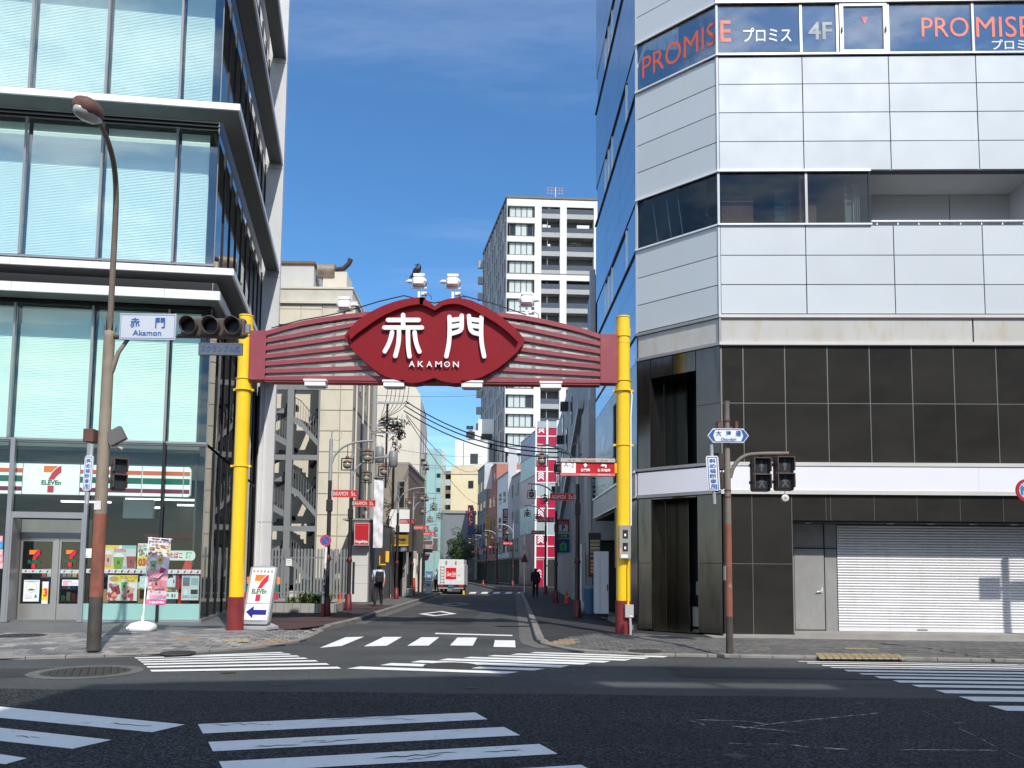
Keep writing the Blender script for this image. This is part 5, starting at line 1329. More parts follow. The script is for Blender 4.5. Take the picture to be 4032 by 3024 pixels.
# linear lamps under the beam
def linear(x, lab):
    r = thing('linear_lamp', (x, GY, 5.95), lab, 'lamp', 'white strip lamps under the gate beam')
    b = MB(); b.bbox(x - .25, x + .25, GY - .28, GY + .0, 5.965, 6.075, .01); b.build('housing', M_WHT, r)
    b = MB(); b.bbox(x - .275, x + .275, GY - .30, GY + .02, 6.076, 6.125, .008); b.build('top_plate', M_WHT, r)
    b = MB(); b.box(x - .2, x + .2, GY - .26, GY - .02, 5.95, 5.966); b.build('diffuser', mat('frosted', (.5, .48, .45), .4), r)
linear(gd(1251, 1520)[0], 'white strip lamp under the gate nearest the left pole'); linear(gd(1557, 1520)[0], 'white strip lamp under the left end of the lip sign')
linear(gd(1860, 1520)[0], 'white strip lamp under the right end of the lip sign'); linear(gd(2167, 1520)[0], 'white strip lamp under the gate nearest the right pole')
b = MB(); b.tube([(-5.9, GY - .1, 7.42), (-5.2, GY - .1, 7.62), (-4.6, GY - .08, 7.74), (-4.0, GY - .05, 7.9), (-3.3, GY - .05, 8.13), (-2.7, GY - .05, 8.28), (-1.95, GY - .05, 8.1), (-1.2, GY - .05, 8.28), (-.5, GY - .05, 8.1), (.3, GY - .08, 7.82)], .014, 6); b.build('supply_cable', M_MULD, GT)
# crow on the floodlight
cxp = gd(1640, 1090)[0]; cz = 8.82; K = .72
r = thing('crow', (cxp, GY - .02, cz), 'black crow perched on the left hump floodlight', 'bird')
M_CROW = mat('crow_black', (0.012, 0.012, 0.015), 0.45, var=.1)
def cw(x, y, z): return (cxp + x * K, GY + y * K, cz + z * K)
def crow_part(name, path, rr, n=10): b = MB(); b.tube([cw(*p) for p in path], [q * K for q in rr], n); b.build(name, M_CROW, r)
crow_part('body', [(-.17, 0, -.02), (-.10, 0, .04), (-.02, 0, .13), (.05, 0, .21), (.075, 0, .28), (.07, -.01, .33), (.05, -.02, .365), (.02, -.03, .375)], [.012, .07, .115, .11, .085, .068, .05, .015], 14)
crow_part('beak', [(.03, -.03, .345), (-.02, -.04, .34), (-.07, -.05, .32)], [.026, .019, .003], 8)
b = MB(); b.prism([(cxp + x * K, cz + z * K) for x, z in ((-.24, -.09), (-.17, -.11), (-.04, .06), (-.13, .08))], GY - .03, GY + .03, 'v'); b.build('tail', M_CROW, r)
for s in (-1, 1):
    crow_part('wing', [(.06, s * .075, .24), (.0, s * .105, .13), (-.14, s * .06, -.02)], [.03, .055, .008], 8); crow_part('leg', [(.02, s * .03, .06), (.02, s * .03, .0), (-.04, s * .035, .004)], [.01, .009, .006], 6)
# things fixed to the right pole
r = thing('meter_box', (PRX + .02, GY - .25, 1.5), 'grey twin meter box with two windows on the right gate pole', 'meter box')
bx0, bz0 = gd(2437, 2200, -.22); bx1, bz1 = gd(2482, 2068, -.22)
b = MB(); b.bbox(bx0, bx1, GY - .30, GY - .16, bz0, bz1, .008); b.build('box', mat('meter_grey', (.30, .28, .265), .5, var=.1), r)
for t in (.55, .08):
    z = bz0 + (bz1 - bz0) * (.60 if t > .3 else .22); b = MB(); b.box(bx0 + .08, bx0 + .2, GY - .306, GY - .30, z, z + .2); b.build('meter_window', M_BLACK, r)
    b = MB(); b.box(bx0 + .115, bx0 + .155, GY - .311, GY - .306, z + .05, z + .11); b.build('dial', M_WHT, r)
b = MB(); b.box(bx0 + .01, bx0 + .05, GY - .304, GY - .30, bz0 + .13, bz0 + .24); b.build('sticker', paint(.75, .3, .35), r)
b = MB(); b.box(bx0 + .04, bx0 + .2, GY - .304, GY - .30, bz0 + .02, bz0 + .1); b.build('sticker', paint(.7, .72, .68), r)
b = MB(); b.tube([(bx1 - .05, GY - .2, bz0), (bx1 - .03, GY - .2, bz0 - .1), (bx1 - .05, GY - .19, bz0 - .2), (bx1 - .05, GY - .19, .75)], .028, 10); b.build('conduit', M_YEL, r)
b = MB(); b.tube([(PRX + .16, GY - .1, 6.0), (PRX + .2, GY - .1, 5.85), (PRX + .17, GY - .1, 5.3), (PRX + .17, GY - .1, bz1)], .018, 8); b.build('conduit', M_WHT, r)
b = MB(); b.bbox(PRX + .0, PRX + .2, GY - .28, GY - .2, .52, .82, .006); b.build('junction_box', mat('junction_grey', (.42, .42, .41), .5), r)
b = MB(); b.box(PRX + .11, PRX + .17, GY - .283, GY - .28, .54, .57); b.build('sticker', M_WHT, r)
b = MB(); b.tube([(PRX + .12, GY - .24, .52), (PRX + .13, GY - .24, .3), (PRX + .13, GY - .22, .12)], .03, 10); b.build('conduit', mat('junction_grey'), r)
# direction sign on the right pole
a0 = gd(2206, 1874, -.05); a1 = gd(2421, 1808, -.05)
r = thing('direction_sign', ((a0[0] + a1[0]) / 2, GY - .05, a0[1]), 'red and white direction sign marked A-2 beside the right gate pole', 'sign')
X0, X1, Z0, Z1 = a0[0], a1[0], a0[1], a1[1]; H = Z1 - Z0
b = MB(); b.bbox(X0, X1, GY - .14, GY + .04, Z1 - H * .22, Z1, .006); b.build('top_cap', mat('cap_grey', (.42, .40, .37), .5), r)
b = MB(); b.box(X0 + .01, X1 - .01, GY - .10, GY + .0, Z0 + H * .15, Z1 - H * .22); b.build('panel', paint(.48, .01, .02, rough=.4), r)
b = MB(); b.box(X0, X1, GY - .11, GY + .01, Z0, Z0 + H * .145); b.build('bottom_strip', paint(.62, .16, .14, rough=.4), r)
s = Sheet((X0, GY - .142, Z0), (1, 0, 0), (0, 0, 1), X1 - X0, H)
s.text('歓 迎', .14, .83, .27, .93, (.3, .14, .1)); s.text('Welcome', .37, .82, .64, .96, (.5, .12, .06), bold=.02); s.text('欢 迎', .73, .83, .86, .93, (.3, .14, .1)); s.done('lettering', r)
s = Sheet((X0, GY - .114, Z0), (1, 0, 0), (0, 0, 1), X1 - X0, H)
s.rect(.02, .16, .28, .76, (.82, .82, .81)); s.text('A-2', .06, .48, .25, .76, (.12, .14, .12)); s.text('Chome', .08, .36, .22, .42, (.4, .4, .4))
W_ = (.82, .82, .82)
s.poly([(.435, .5), (.475, .5), (.475, .62), (.5, .6), (.455, .74), (.41, .6), (.435, .62)], W_)
s.poly([(.73, .6), (.78, .52), (.78, .58), (.81, .58), (.81, .48), (.84, .48), (.84, .66), (.78, .66), (.78, .7)], W_)
s.text('赤門通', .37, .24, .54, .42, W_, bold=.03); s.text('新天地通', .68, .24, .91, .42, W_, bold=.03); s.text('Akamon St.', .36, .03, .55, .12, W_); s.text('Shintenchi St.', .68, .03, .92, .12, W_); s.done('lettering', r)
b = MB(); b.box(X1 - .01, PRX - .1, GY - .04, GY + .02, Z0 + H * .2, Z1 - H * .22); b.build('bracket', M_YEL, r)
# ================================================================== buildings along and beyond the side street
M_BEIGE = mat('beige_panel', (0.67, 0.62, 0.50), 0.75, orand=.03, var=0.05, vs=0.7, fine=0.05, stain=(0.48, 0.43, 0.33), sscale=(1, 1, .4), samt=.4)
M_BJOINT = mat('beige_joint', (0.34, 0.31, 0.23), 0.8)
M_CORR = mat('corrugated', (0.25, 0.235, 0.21), 0.6, var=0.08, vs=0.8)
M_STEELG = mat('grey_steel', (0.26, 0.275, 0.285), 0.45, metal=.1, var=0.06)
M_CREAM = mat('cream_wall', (0.66, 0.61, 0.52), 0.8, var=0.05, vs=.4, stain=(.55, .5, .42), sscale=(.6, .6, .2), samt=.4)
M_WIN = mat('dark_window', (0.03, 0.035, 0.04), 0.08, var=0.02)
M_CONC = mat('concrete', (0.33, 0.32, 0.30), 0.85, var=0.12, vs=.8, stain=(.2, .19, .18), sscale=(1, 1, .3), samt=.5)
def bx(parent, name, m, fr, *a):
    b = MB(fr); b.box(*a); return b.build(name, m, parent)
# ---- beige building with an open spiral stair
FBg = Frame((-7.62, 36.2), 0, 2)
bb = thing('beige_building', FBg.P(0, 0, .12), 'beige panelled building with an open grey fire stair on its left', 'building')
UB = [0, -.62, -1.62]                                          # joints of the front
bx(bb, 'wall', M_BJOINT, FBg, -1.60, -.02, .03, 6.9, .12, 14.3)
zs = [.12 + 1.0 * i for i in range(15)] + [14.3]
for a, c in zip(UB, UB[1:]):
    for z0, z1 in zip(zs, zs[1:]):
        b = MB(FBg); b.box(c + .02, a - .02, -.0, .04, z0 + .02, z1 - .02); b.build('panel', M_BEIGE, bb)
# upper wall over the stair and the set-back storeys
for k in range(5):
    u0 = -1.62 - k * 1.02
    for z0, z1 in ((13.3, 14.05), (14.06, 14.3)):
        b = MB(FBg); b.box(u0 - 1.0, u0, -.0, .04, z0, z1 - .02); b.build('panel', M_BEIGE, bb)
bx(bb, 'wall', M_BJOINT, FBg, -7.0, -1.61, .041, .5, 13.3, 14.3)
bx(bb, 'cornice', M_CREAM, FBg, -7.2, .1, -.12, 7, 14.3, 14.42)
M_PAR = mat('parapet', (0.55, 0.53, 0.47), 0.8, var=.08, stain=(.42, .40, .35), sscale=(1, 1, .5), samt=.5)
bx(bb, 'parapet', M_PAR, FBg, -7.0, -.2, .15, 6.5, 14.42, 15.1); bx(bb, 'coping', M_CREAM, FBg, -7.05, -.15, .1, 6.55, 15.1, 15.2)
bx(bb, 'penthouse', mat('penthouse_panel', (.56, .56, .54), .6, var=.05), FBg, -7.0, -2.35, 1.2, 5, 15.2, 16.75); bx(bb, 'penthouse_roof', mat('rust_edge', (.22, .12, .07), .8, var=.2), FBg, -7.1, -2.3, 1.1, 5.1, 16.75, 16.87)
bx(bb, 'roof_block', M_CREAM, FBg, -1.95, -.75, 1.5, 3, 15.2, 16.5)
b = MB(FBg); b.tube([(-2.2, 1.6, 16.55), (-1.35, 1.6, 16.55)], .36, 16); b.build('duct', mat('rusty_duct', (.33, .28, .23), .5, metal=.4, var=.3, vs=3), bb)
b = MB(FBg); b.tube([(-1.35, 1.6, 16.65), (-.95, 1.6, 16.7), (-.7, 1.6, 16.95), (-.6, 1.6, 17.2)], [.11, .12, .12, .13], 12); b.build('duct_elbow', mat('dark_rust', (.06, .04, .035), .6), bb)
b = MB(FBg); b.tube([(-4.2, .12, 14.4), (-4.2, .12, 15.4)], .05, 8); b.lathe((FBg.P(-4.2, .6, 0).x, FBg.P(-4.2, .6, 0).y), [(.05, 0)], 3) if False else None; b.build('vent_pipe', mat('brown_pipe', (.2, .1, .08), .6), bb)
bx(bb, 'vent_cap', paint(.35, .28, .2), FBg, -4.4, -4.0, .0, .3, 15.4, 15.8)
# street side: ribbed cladding with windows and downpipes
b = MB(FBg)
for i in range(38):
    v = .1 + i * .18; b.box(.0, .035, v, v + .1, .12, 14.28)
tag(b.build('rib', M_CORR, bb), kind='stuff'); bx(bb, 'side_wall', M_CORR, FBg, -.019, -.002, .05, 6.95, .12, 14.3)
for z in (3.2, 6.2, 9.2, 12.0): bx(bb, 'floor_band', mat('brown_band', (.10, .085, .07), .6), FBg, .0, .05, .05, 6.95, z, z + .1)
for v, z in ((1.3, 10.2), (3.2, 9.6), (4.6, 8.0), (3.0, 4.4), (1.4, 4.0)): bx(bb, 'window', M_WIN, FBg, .0, .045, v, v + .9, z, z + 1.3)
for v in (.4, 2.4, 4.2, 5.7):
    b = MB(FBg); b.tube([(.09, v, .2), (.09, v, 11.5)], .05, 8); b.build('downpipe', M_CREAM, bb)
# fire stair
SX0, SX1, SY0, SY1 = -10.55, -9.28, 36.2, 38.2
st = thing('fire_stair', ((SX0 + SX1) / 2, SY0, .12), 'grey steel open fire stair with railings beside the beige wall', 'stair')
def wb(parent, name, m, *a): b = MB(); b.box(*a); return b.build(name, m, parent)
wb(st, 'column', M_STEELG, SX0 - .18, SX0 + .12, SY0 - .1, SY0 + .15, .12, 13.3)
wb(st, 'column', M_STEELG, SX1 + .02, SX1 + .08, SY0 - .05, SY0 + .1, .12, 13.3)
wb(st, 'column', M_STEELG, -13.4, -13.15, SY0 - .1, SY0 + .15, .12, 13.3)
wb(st, 'rear_wall', M_BEIGE, -14.5, SX1 + .06, SY1 + .6, SY1 + .8, .12, 13.3)
wb(st, 'side_wall', M_BJOINT, SX1 + .07, SX1 + .09, SY0, SY1 + .6, .12, 13.3)
FH = 3.38
M_SOFD = mat('stair_soffit', (0.075, 0.078, 0.08), 0.7)
def flight(pts, y, w, front):
    """a run of treads between two stringers, following a bent line"""
    L = []
    for a, c in zip(pts, pts[1:]):
        n = max(2, int(abs(c[1] - a[1]) / .17)); L += [(a[0] + (c[0] - a[0]) * i / n, a[1] + (c[1] - a[1]) * i / n) for i in range(n)]
    L.append(pts[-1]); b = MB()
    for p, q in zip(L, L[1:]): b.box(p[0], q[0], y + .02, y + w, min(p[1], q[1]) - .05, max(p[1], q[1]) - .02)
    tag(b.build('treads', M_SOFD, st), kind='stuff')
    b = MB(); b.prism([(x, z - .22) for x, z in pts] + [(x, z - .12) for x, z in reversed(pts)], y + .02, y + w, 'v'); b.build('soffit', M_SOFD, st)
    for yy in ((y, y + w) if front else (y,)):
        b = MB(); b.prism([(x, z - .27) for x, z in pts] + [(x, z + .03) for x, z in reversed(pts)], yy - .015, yy, 'v'); b.build('stringer', M_STEELG, st)
    if front:
        D_ = [0]; 
        for a, c in zip(pts, pts[1:]): D_.append(D_[-1] + abs(c[0] - a[0]))
        k = .06
        while k < D_[-1]:
            i = max(j for j in range(len(pts) - 1) if D_[j] <= k); t = (k - D_[i]) / (D_[i + 1] - D_[i]); x = pts[i][0] + (pts[i + 1][0] - pts[i][0]) * t; z = pts[i][1] + (pts[i + 1][1] - pts[i][1]) * t
            b = MB(); b.box(x - .011, x + .011, y - .03, y - .016, z - .1, z + .95); b.build('baluster', M_STEELG, st); k += .125
        b = MB(); b.tube([(x, y - .022, z + .95) for x, z in pts], .02, 6); b.build('handrail', M_MULD, st)
for xa, xb in ((SX0 + .12, SX1 + .02), (-13.15, SX0 - .18)):
    for k in range(3):
        zb = 3.33 + k * FH
        wb(st, 'floor_beam', M_STEELG, xa, xb, SY0 - .05, SY0 + .08, zb, zb + .25)
        wb(st, 'landing', M_SOFD, xa, xb - .55, SY0 + .09, SY0 + 1.0, zb + .2, zb + .25)
        b = MB(); b.box(xa + .5, xb - .5, SY0 + .0, SY0 + .03, zb + .25, zb + .29); b.build('grating_edge', M_MULD, st)
    for k in range(-1, 3):
        zf = 3.58 + k * FH; w = xb - xa
        if zf + 1.9 > 11.4: continue
        flight([(xa, zf + 1.82), (xa + w * .27, zf + 1.66), (xa + w * .6, zf + 1.2), (xb, zf + .68)], SY0 + .02, .8, True)
        flight([(xb, zf + 2.75), (xa + w * .62, zf + 2.25), (xa + w * .35, zf + 1.95)], SY0 + 1.15, .75, False)
        flight([(xb, zf + .6), (xa + w * .55, zf + .05), (xa + w * .4, zf - .2)], SY0 + 1.15, .75, False)
# ---- metal bar fence in front of the stair
fe = thing('bar_fence', (-9, 34.9, .12), 'grey vertical bar fence below the fire stair', 'fence')
x = -12.6; i = 0
slm = None
while x < -7.3:
    b = MB(); top = 2.5 if x < -8.3 else 2.45
    if slm is None:
        b.box(-.042, .042, -.02, .02, 0, 2.22); slm = b.data('slat', M_STEELG, Vector())
    if x > -9.85 or x < -9.95: piece('slat', slm, (x, 34.9, .26), fe)
    x += .148
for z in (.45, 2.05): wb(fe, 'rail', M_STEELG, -12.7, -7.3, 34.93, 34.97, z, z + .06)
for x in (-12.6, -10.35, -8.15, -7.3): wb(fe, 'post', M_STEELG, x - .05, x + .05, 34.98, 35.08, .12, 2.4)
nt_ = thing('notice_plate', (-10.05, 34.86, 1.75), 'small white notice plate on the bar fence', 'sign')
wb(nt_, 'plate', M_WHT, -10.19, -9.93, 34.85, 34.875, 1.7, 2.02)
s = Sheet((-10.19, 34.848, 1.7), (1, 0, 0), (0, 0, 1), .26, .32); s.rect(.2, .7, .8, .78, (.4, .4, .4)); s.rect(.3, .4, .7, .5, (.5, .5, .5)); s.done('print', nt_)
wb(fe, 'plinth', M_CONC, -12.7, -7.25, 34.8, 35.1, .1, .24)
# ---- noodle shop
ns = thing('noodle_shop', (-6.9, 34, .12), 'low shop with a pale sunlit corner wall under the red sign', 'building')
wb(ns, 'wall', mat('shop_wall', (.60, .585, .56), .6, var=.05), -7.05, -6.33, 34.0, 34.2, .14, 2.65)
for z in (.95, 1.75): wb(ns, 'joint', M_CONC, -7.05, -6.33, 33.995, 33.999, z, z + .012)
wb(ns, 'side_wall', mat('shop_dark', (.10, .10, .10), .6), -6.34, -6.30, 34.21, 41.5, .12, 3.7); wb(ns, 'roof', M_CONC, -7.5, -6.3, 34.0, 41.5, 3.75, 3.82)
wb(ns, 'upper_wall', mat('shop_dark', (.10, .10, .10), .6), -7.05, -6.33, 34.02, 34.2, 2.66, 3.74)
wb(ns, 'window', M_WIN, -7.0, -6.9, 33.98, 34.0, .5, 1.9)
def print_sign(name, x0, y0, x1, y1, Y, depth, label, cat, bg, draw, frame=None, side=None):
    a = D(x0, y1, Y); c = D(x1, y0, Y); r = thing(name, ((a.x + c.x) / 2, Y, a.z), label, cat)
    wb(r, 'box', frame or paint(*bg), a.x, c.x, Y, Y + depth, a.z, c.z)
    s = Sheet((a.x, Y - .004, a.z), (1, 0, 0), (0, 0, 1), c.x - a.x, c.z - a.z, .003); draw(s); s.done('print', r); return r
def sugaki(s):
    s.rect(0, 0, 1, 1, (.55, .5, .5)); s.rect(.04, .03, .96, .97, (.50, .012, .02)); s.text('Sugakiya', .08, .08, .92, .24, (.8, .78, .78), bold=.04)
    s.rect(.1, .86, .9, .9, (.62, .05, .06))
print_sign('shop_sign', 1394, 2059, 1455, 2147, 33.6, .35, 'red square noodle shop sign box with white lettering', 'sign', (.2, .02, .03), sugaki, frame=paint(.16, .03, .04))
# ---- parking building with dark entrance
M_BRW = mat('brown_wall', (.30, .265, .225), .8, var=.1, vs=.6, stain=(.2, .17, .14), sscale=(1, 1, .3), samt=.5)
pk = thing('parking_building', (-6.6, 42.2, .12), 'narrow brown building with a black car park entrance', 'building')
wb(pk, 'wall', M_BRW, -9.5, -5.75, 42.2, 42.5, 2.6, 7.35); wb(pk, 'side_wall', mat('brown_side', (.16, .125, .10), .7, var=.1), -5.80, -5.74, 42.51, 50, 2.6, 7.3)
wb(pk, 'roof', M_CONC, -9.5, -5.7, 42.2, 50, 7.36, 7.5); wb(pk, 'dark_interior', M_VOID, -9.5, -5.8, 44.5, 44.6, .12, 2.6); wb(pk, 'dark_interior', M_VOID, -9.5, -5.8, 42.3, 44.5, 2.55, 2.6)
wb(pk, 'pier', M_CONC, -5.95, -5.74, 42.2, 42.5, .12, 2.6); wb(pk, 'pier', M_CONC, -7.4, -6.75, 42.15, 42.5, .12, 2.6)
wb(pk, 'window', M_WIN, -6.3, -5.95, 42.17, 42.2, 5.0, 6.4)
b = MB(); b.tube([(-6.55, 42.1, .2), (-6.55, 42.1, 7.2)], .06, 8); b.build('downpipe', M_MULD, pk)
a, c = D(1468, 2157, 33.8), D(1511, 1885, 33.8)
r = thing('cloth_banner', ((a.x + c.x) / 2, 33.8, a.z), 'tall white creased cloth sheet hanging on the left street wall', 'banner')
b = MB(); n = 16; m_ = 5; b.smooth = True
pts = [(a.x + (c.x - a.x) * i / m_, 33.8 + .04 * sin(j * 1.9 + i) + .03 * sin(j * .8 + i * 2.2), a.z + (c.z - a.z) * j / n) for j in range(n + 1) for i in range(m_ + 1)]
b.add(pts, [(j * (m_ + 1) + i, j * (m_ + 1) + i + 1, (j + 1) * (m_ + 1) + i + 1, (j + 1) * (m_ + 1) + i) for j in range(n) for i in range(m_)]); b.build('cloth', mat('white_cloth', (.72, .73, .76), .8), r, fix=False)
wb(r, 'rod', M_MULD, a.x - .05, c.x + .05, 33.75, 33.8, c.z, c.z + .04); wb(r, 'backing', M_CONC, a.x, c.x, 33.88, 33.95, a.z + .05, c.z)
def blank(s): s.rect(0, 0, 1, 1, (.10, .10, .10)); s.rect(.025, .025, .975, .975, (.78, .78, .775))
print_sign('blank_sign_box', 1530, 2004, 1615, 2096, 41.6, .5, 'blank white sign box in a black frame above the yellow parking sign', 'sign', (.1, .1, .1), blank)
def times(s):
    s.rect(0, .38, 1, 1, (.30, .19, .012)); s.rect(0, .34, 1, .42, (.72, .45, .02)); s.text('Times', .12, .62, .86, .86, (.02, .02, .02), bold=.05, shear=.2); s.text('Parking', .24, .48, .78, .56, (.05, .04, .02)); s.rect(0, 0, 1, .34, (.015, .015, .015))
    s.poly([(.04, .17), (.18, .32), (.24, .32), (.13, .19), (.44, .19), (.44, .15), (.13, .15), (.24, .03), (.18, .03)], (.8, .5, .03)); s.rect(.57, .02, .92, .32, (.14, .17, .25)); s.text('24h', .64, .08, .86, .26, (.4, .42, .5))
print_sign('parking_sign', 1537, 2106, 1609, 2172, 41.4, .3, 'yellow and black car park sign with a left arrow', 'sign', (.02, .02, .02), times)
r = thing('steel_post', (-6.42, 40.2, .12), 'pale grey steel post left of the yellow car park sign', 'post')
b = MB(); p = D(1531, 2358, 40.2).x; b.tube([(p, 40.2, .12), (p, 40.2, 2.9)], .07, 10); b.build('pole', M_STEELG, r); b = MB(); b.tube([(p, 40.2, .12), (p, 40.2, .3)], .12, 10); b.build('foot', M_CONC, r)
a = D(1496, 2222, 33.4); c = D(1520, 2170, 33.4)
r = thing('parking_board', ((a.x + c.x) / 2, 33.4, a.z), 'small yellow framed parking board above the walking man', 'sign')
wb(r, 'board', paint(.08, .03, .01), a.x, c.x, 33.4, 33.45, a.z, c.z); wb(r, 'frame', paint(.8, .5, .03), a.x - .03, c.x, 33.385, 33.399, a.z - .03, a.z + .02); wb(r, 'frame', paint(.8, .5, .03), c.x - .01, c.x + .14, 33.38, 33.42, a.z + .1, c.z); wb(r, 'frame', paint(.8, .5, .03), a.x - .03, a.x + .01, 33.385, 33.399, a.z, c.z - .2)
# ---- tall cream building
FCr = Frame((-6.3, 51.7), 0, 3)
cr_ = thing('cream_building', FCr.P(0, 0, .12), 'tall cream building with a slanted roof corner on the left of the street', 'building')
b = MB(FCr); b.prism([(-9, .12), (0, .12), (0, 13.4), (-.75, 14.6), (-2.2, 17.5), (-9, 17.5)], 0, .4, 'v'); b.build('wall', M_CREAM, cr_)
b = MB(FCr); b.prism([(.42, .12), (8.2, .12), (8.2, 12.2), (6, 13.0), (.42, 13.38)], -.05, .01, 'u'); b.build('side_wall', mat('cream_side', (.52, .48, .42), .8, var=.06), cr_)
b = MB(FCr); b.prism([(-.02, 13.4), (-.75, 14.6), (-2.2, 17.5), (-2.3, 17.5), (-.8, 14.5), (-.1, 13.3)], .41, 7, 'v'); b.build('roof', M_CONC, cr_)
for z in (4.2, 7.2, 9.6):
    for v in (1.4, 3.9, 6.2): bx(cr_, 'window', M_WIN, FCr, .011, .03, v, v + 1.2, z, z + 1.7); bx(cr_, 'balcony', M_CONC, FCr, .0, .25, v - .1, v + 1.3, z - .35, z - .02)
bx(cr_, 'canopy', M_MULD, FCr, .0, .9, .5, 8, 2.9, 3.0)
bx(cr_, 'shop_front', mat('shop_dark', (.10, .10, .10), .6), FCr, .011, .03, .4, 8, .2, 2.8)
# ---- aqua glass tower, far
aq = thing('aqua_tower', (-10.5, 105, 0), 'pale aqua glass tower far down the street', 'building')
wb(aq, 'wall', mat('aqua_glass', (.30, .47, .46), .15, var=.05), -13, -9.75, 105, 112, .1, 18.2)
for z in (12.2, 14.2): wb(aq, 'window', M_WIN, -10.4, -9.85, 104.95, 105, z, z + .55)
for z in (4, 8.2, 12, 15.5): wb(aq, 'seam', M_MULL, -13, -9.75, 104.97, 104.995, z, z + .06)
wb(aq, 'seam', M_MULL, -10.55, -10.5, 104.965, 104.99, .1, 18.2)
# ---- row on the left beyond the cross street
FL4 = Frame((-7.2, 60.5), 0, 6.5)
for i, (v0, v1, h, c, lab) in enumerate(((0, 9, 7.2, (.22, .20, .185), 'brown grey two storey house left of the truck'), (9.2, 20, 6.4, (.33, .32, .30), 'low pale grey house behind the brown one on the left'), (20.2, 36, 8.5, (.24, .23, .22), 'grey house farther along the left bend'))):
    r = thing('town_house', FL4.P(0, v0, .12), lab, 'building', 'small buildings along the far left side')
    bx(r, 'wall', mat('house_wall_%d' % i, c, .8, var=.12), FL4, -6, 0, v0, v1, .12, h); bx(r, 'roof', M_CONC, FL4, -6.1, .15, v0 - .1, v1, h, h + .15)
    for z in (3.6, 5.4)[:1 if h < 7 else 2]:
        for v in range(int(v0) + 1, int(v1) - 1, 3): bx(r, 'window', M_WIN, FL4, .0, .03, v, v + 1.4, z, z + 1.1)
        bx(r, 'window', M_WIN, FL4, -1.6, -.5, v0 - .02, v0, z, z + 1.1)
    bx(r, 'shop_front', mat('shop_dark', (.10, .10, .10), .6), FL4, .0, .04, v0 + .3, v1 - .3, .2, 2.6); bx(r, 'awning', paint(.2, .05, .05), FL4, .0, .8, v0 + .5, v1 - .5, 2.7, 2.85)
# ---- grey building closing the view, cream block, white block, stepped block
ge = thing('grey_building', (-9, 112, 0), 'shaded grey building closing the end of the street', 'building')
M_GE = mat('end_grey', (.20, .22, .25), .8, var=.06)
wb(ge, 'wall', M_GE, -20, -5.45, 112, 115, .1, 9.8); wb(ge, 'coping', M_CONC, -20.2, -5.3, 111.8, 115.2, 9.8, 10.2)
for x, z in ((-8.0, 4.8), (-8.0, 1.9), (-11.1, 4.8)): wb(ge, 'window', M_WIN, x, x + .8, 111.95, 112, z, z + 1.8)
SC = 116 / 150
yb = thing('cream_block', (-9.4 * SC, 116, 0), 'pale yellow block with stacked balconies on its left', 'building')
def sb_(parent, name, m, k, Y0, x0, x1, y0, y1, z0, z1): return wb(parent, name, m, x0 * k, x1 * k, Y0 + y0, Y0 + y1, max(.0, 1.6 + (z0 - 1.6) * k), 1.6 + (z1 - 1.6) * k)
def yk(name, m, *a): return sb_(yb, name, m, SC, 116, *a)
yk('wall', mat('yellow_wall', (.70, .60, .40), .8, var=.04), -12.05, -6.2, 0, 4, 0, 20.3); yk('parapet', mat('yellow_trim', (.62, .52, .35), .8), -12.1, -6.1, -.1, 4, 20.3, 22.0)
for z in (17.6, 12.8, 8): yk('window', M_WIN, -8.6, -7.6, -.1, 0, z, z + 1.4)
yk('balcony_shade', M_VOID, -13.2, -12.06, 1, 2, 6, 21)
for z in (20.2, 16.4, 12.6, 8.8): yk('balcony_slab', mat('brown_slab', (.25, .16, .12), .7), -13.6, -12.06, -.4, 1, z, z + .7); yk('balcony_rail', paint(.42, .46, .47), -13.6, -12.06, -.3, -.25, z - 2.2, z - 1.0)
yk('wing', mat('grey_wing', (.14, .13, .12), .8), -15.6, -13.7, 2, 4, 0, 17.4)
for z in (16, 13, 10): yk('wing_band', M_WHT, -15.7, -13.7, 1.9, 2, z, z + .4)
yk('wing_post', M_WHT, -15.75, -15.4, 1.85, 1.9, 0, 17.6)
K2 = 121.5 / 170; wk = thing('white_block', (-9.3 * K2, 121.5, 0), 'plain white tower block with one small window', 'building')
for a in (('wall', mat('white_render', (.72, .72, .71), .8, var=.03), -12.8, -5.2, 0, 1.8, 0, 30.4), ('window', M_WIN, -9.4, -7.7, -.1, 0, 25.2, 27.4), ('seam', M_MULL, -11.0, -10.85, -.1, 0, 0, 30)): sb_(wk, a[0], a[1], K2, 121.5, *a[2:])
K3 = 124 / 185; sp = thing('stepped_block', (-8 * K3, 124, 0), 'stepped white block with dark balconies at the tower foot', 'building')
for x, z0, z1 in ((-11.2, 0, 33.2), (-10.8, 33.21, 35.4), (-8.4, 35.41, 38.2)): sb_(sp, 'wall', mat('white_render'), K3, 124, x, -4, 0, 6, z0, z1)
for z in (31.4, 33.6): sb_(sp, 'balcony', M_VOID, K3, 124, -11.3, -9.2, -.4, 0, z, z + 1.4); sb_(sp, 'balcony', M_VOID, K3, 124, -7.6, -5.0, -.4, 0, z - .3, z + .9)
b = MB()
for q in range(60): b.ball((-10.3 * K3 + random.uniform(-.6, .4), 123.7, 24.4 + random.uniform(0, .5)), .13, .13, .1, 5, 3)
tag(b.build('roof_plants', mat('dark_leaf', (.02, .035, .015), .7), sp), kind='stuff')
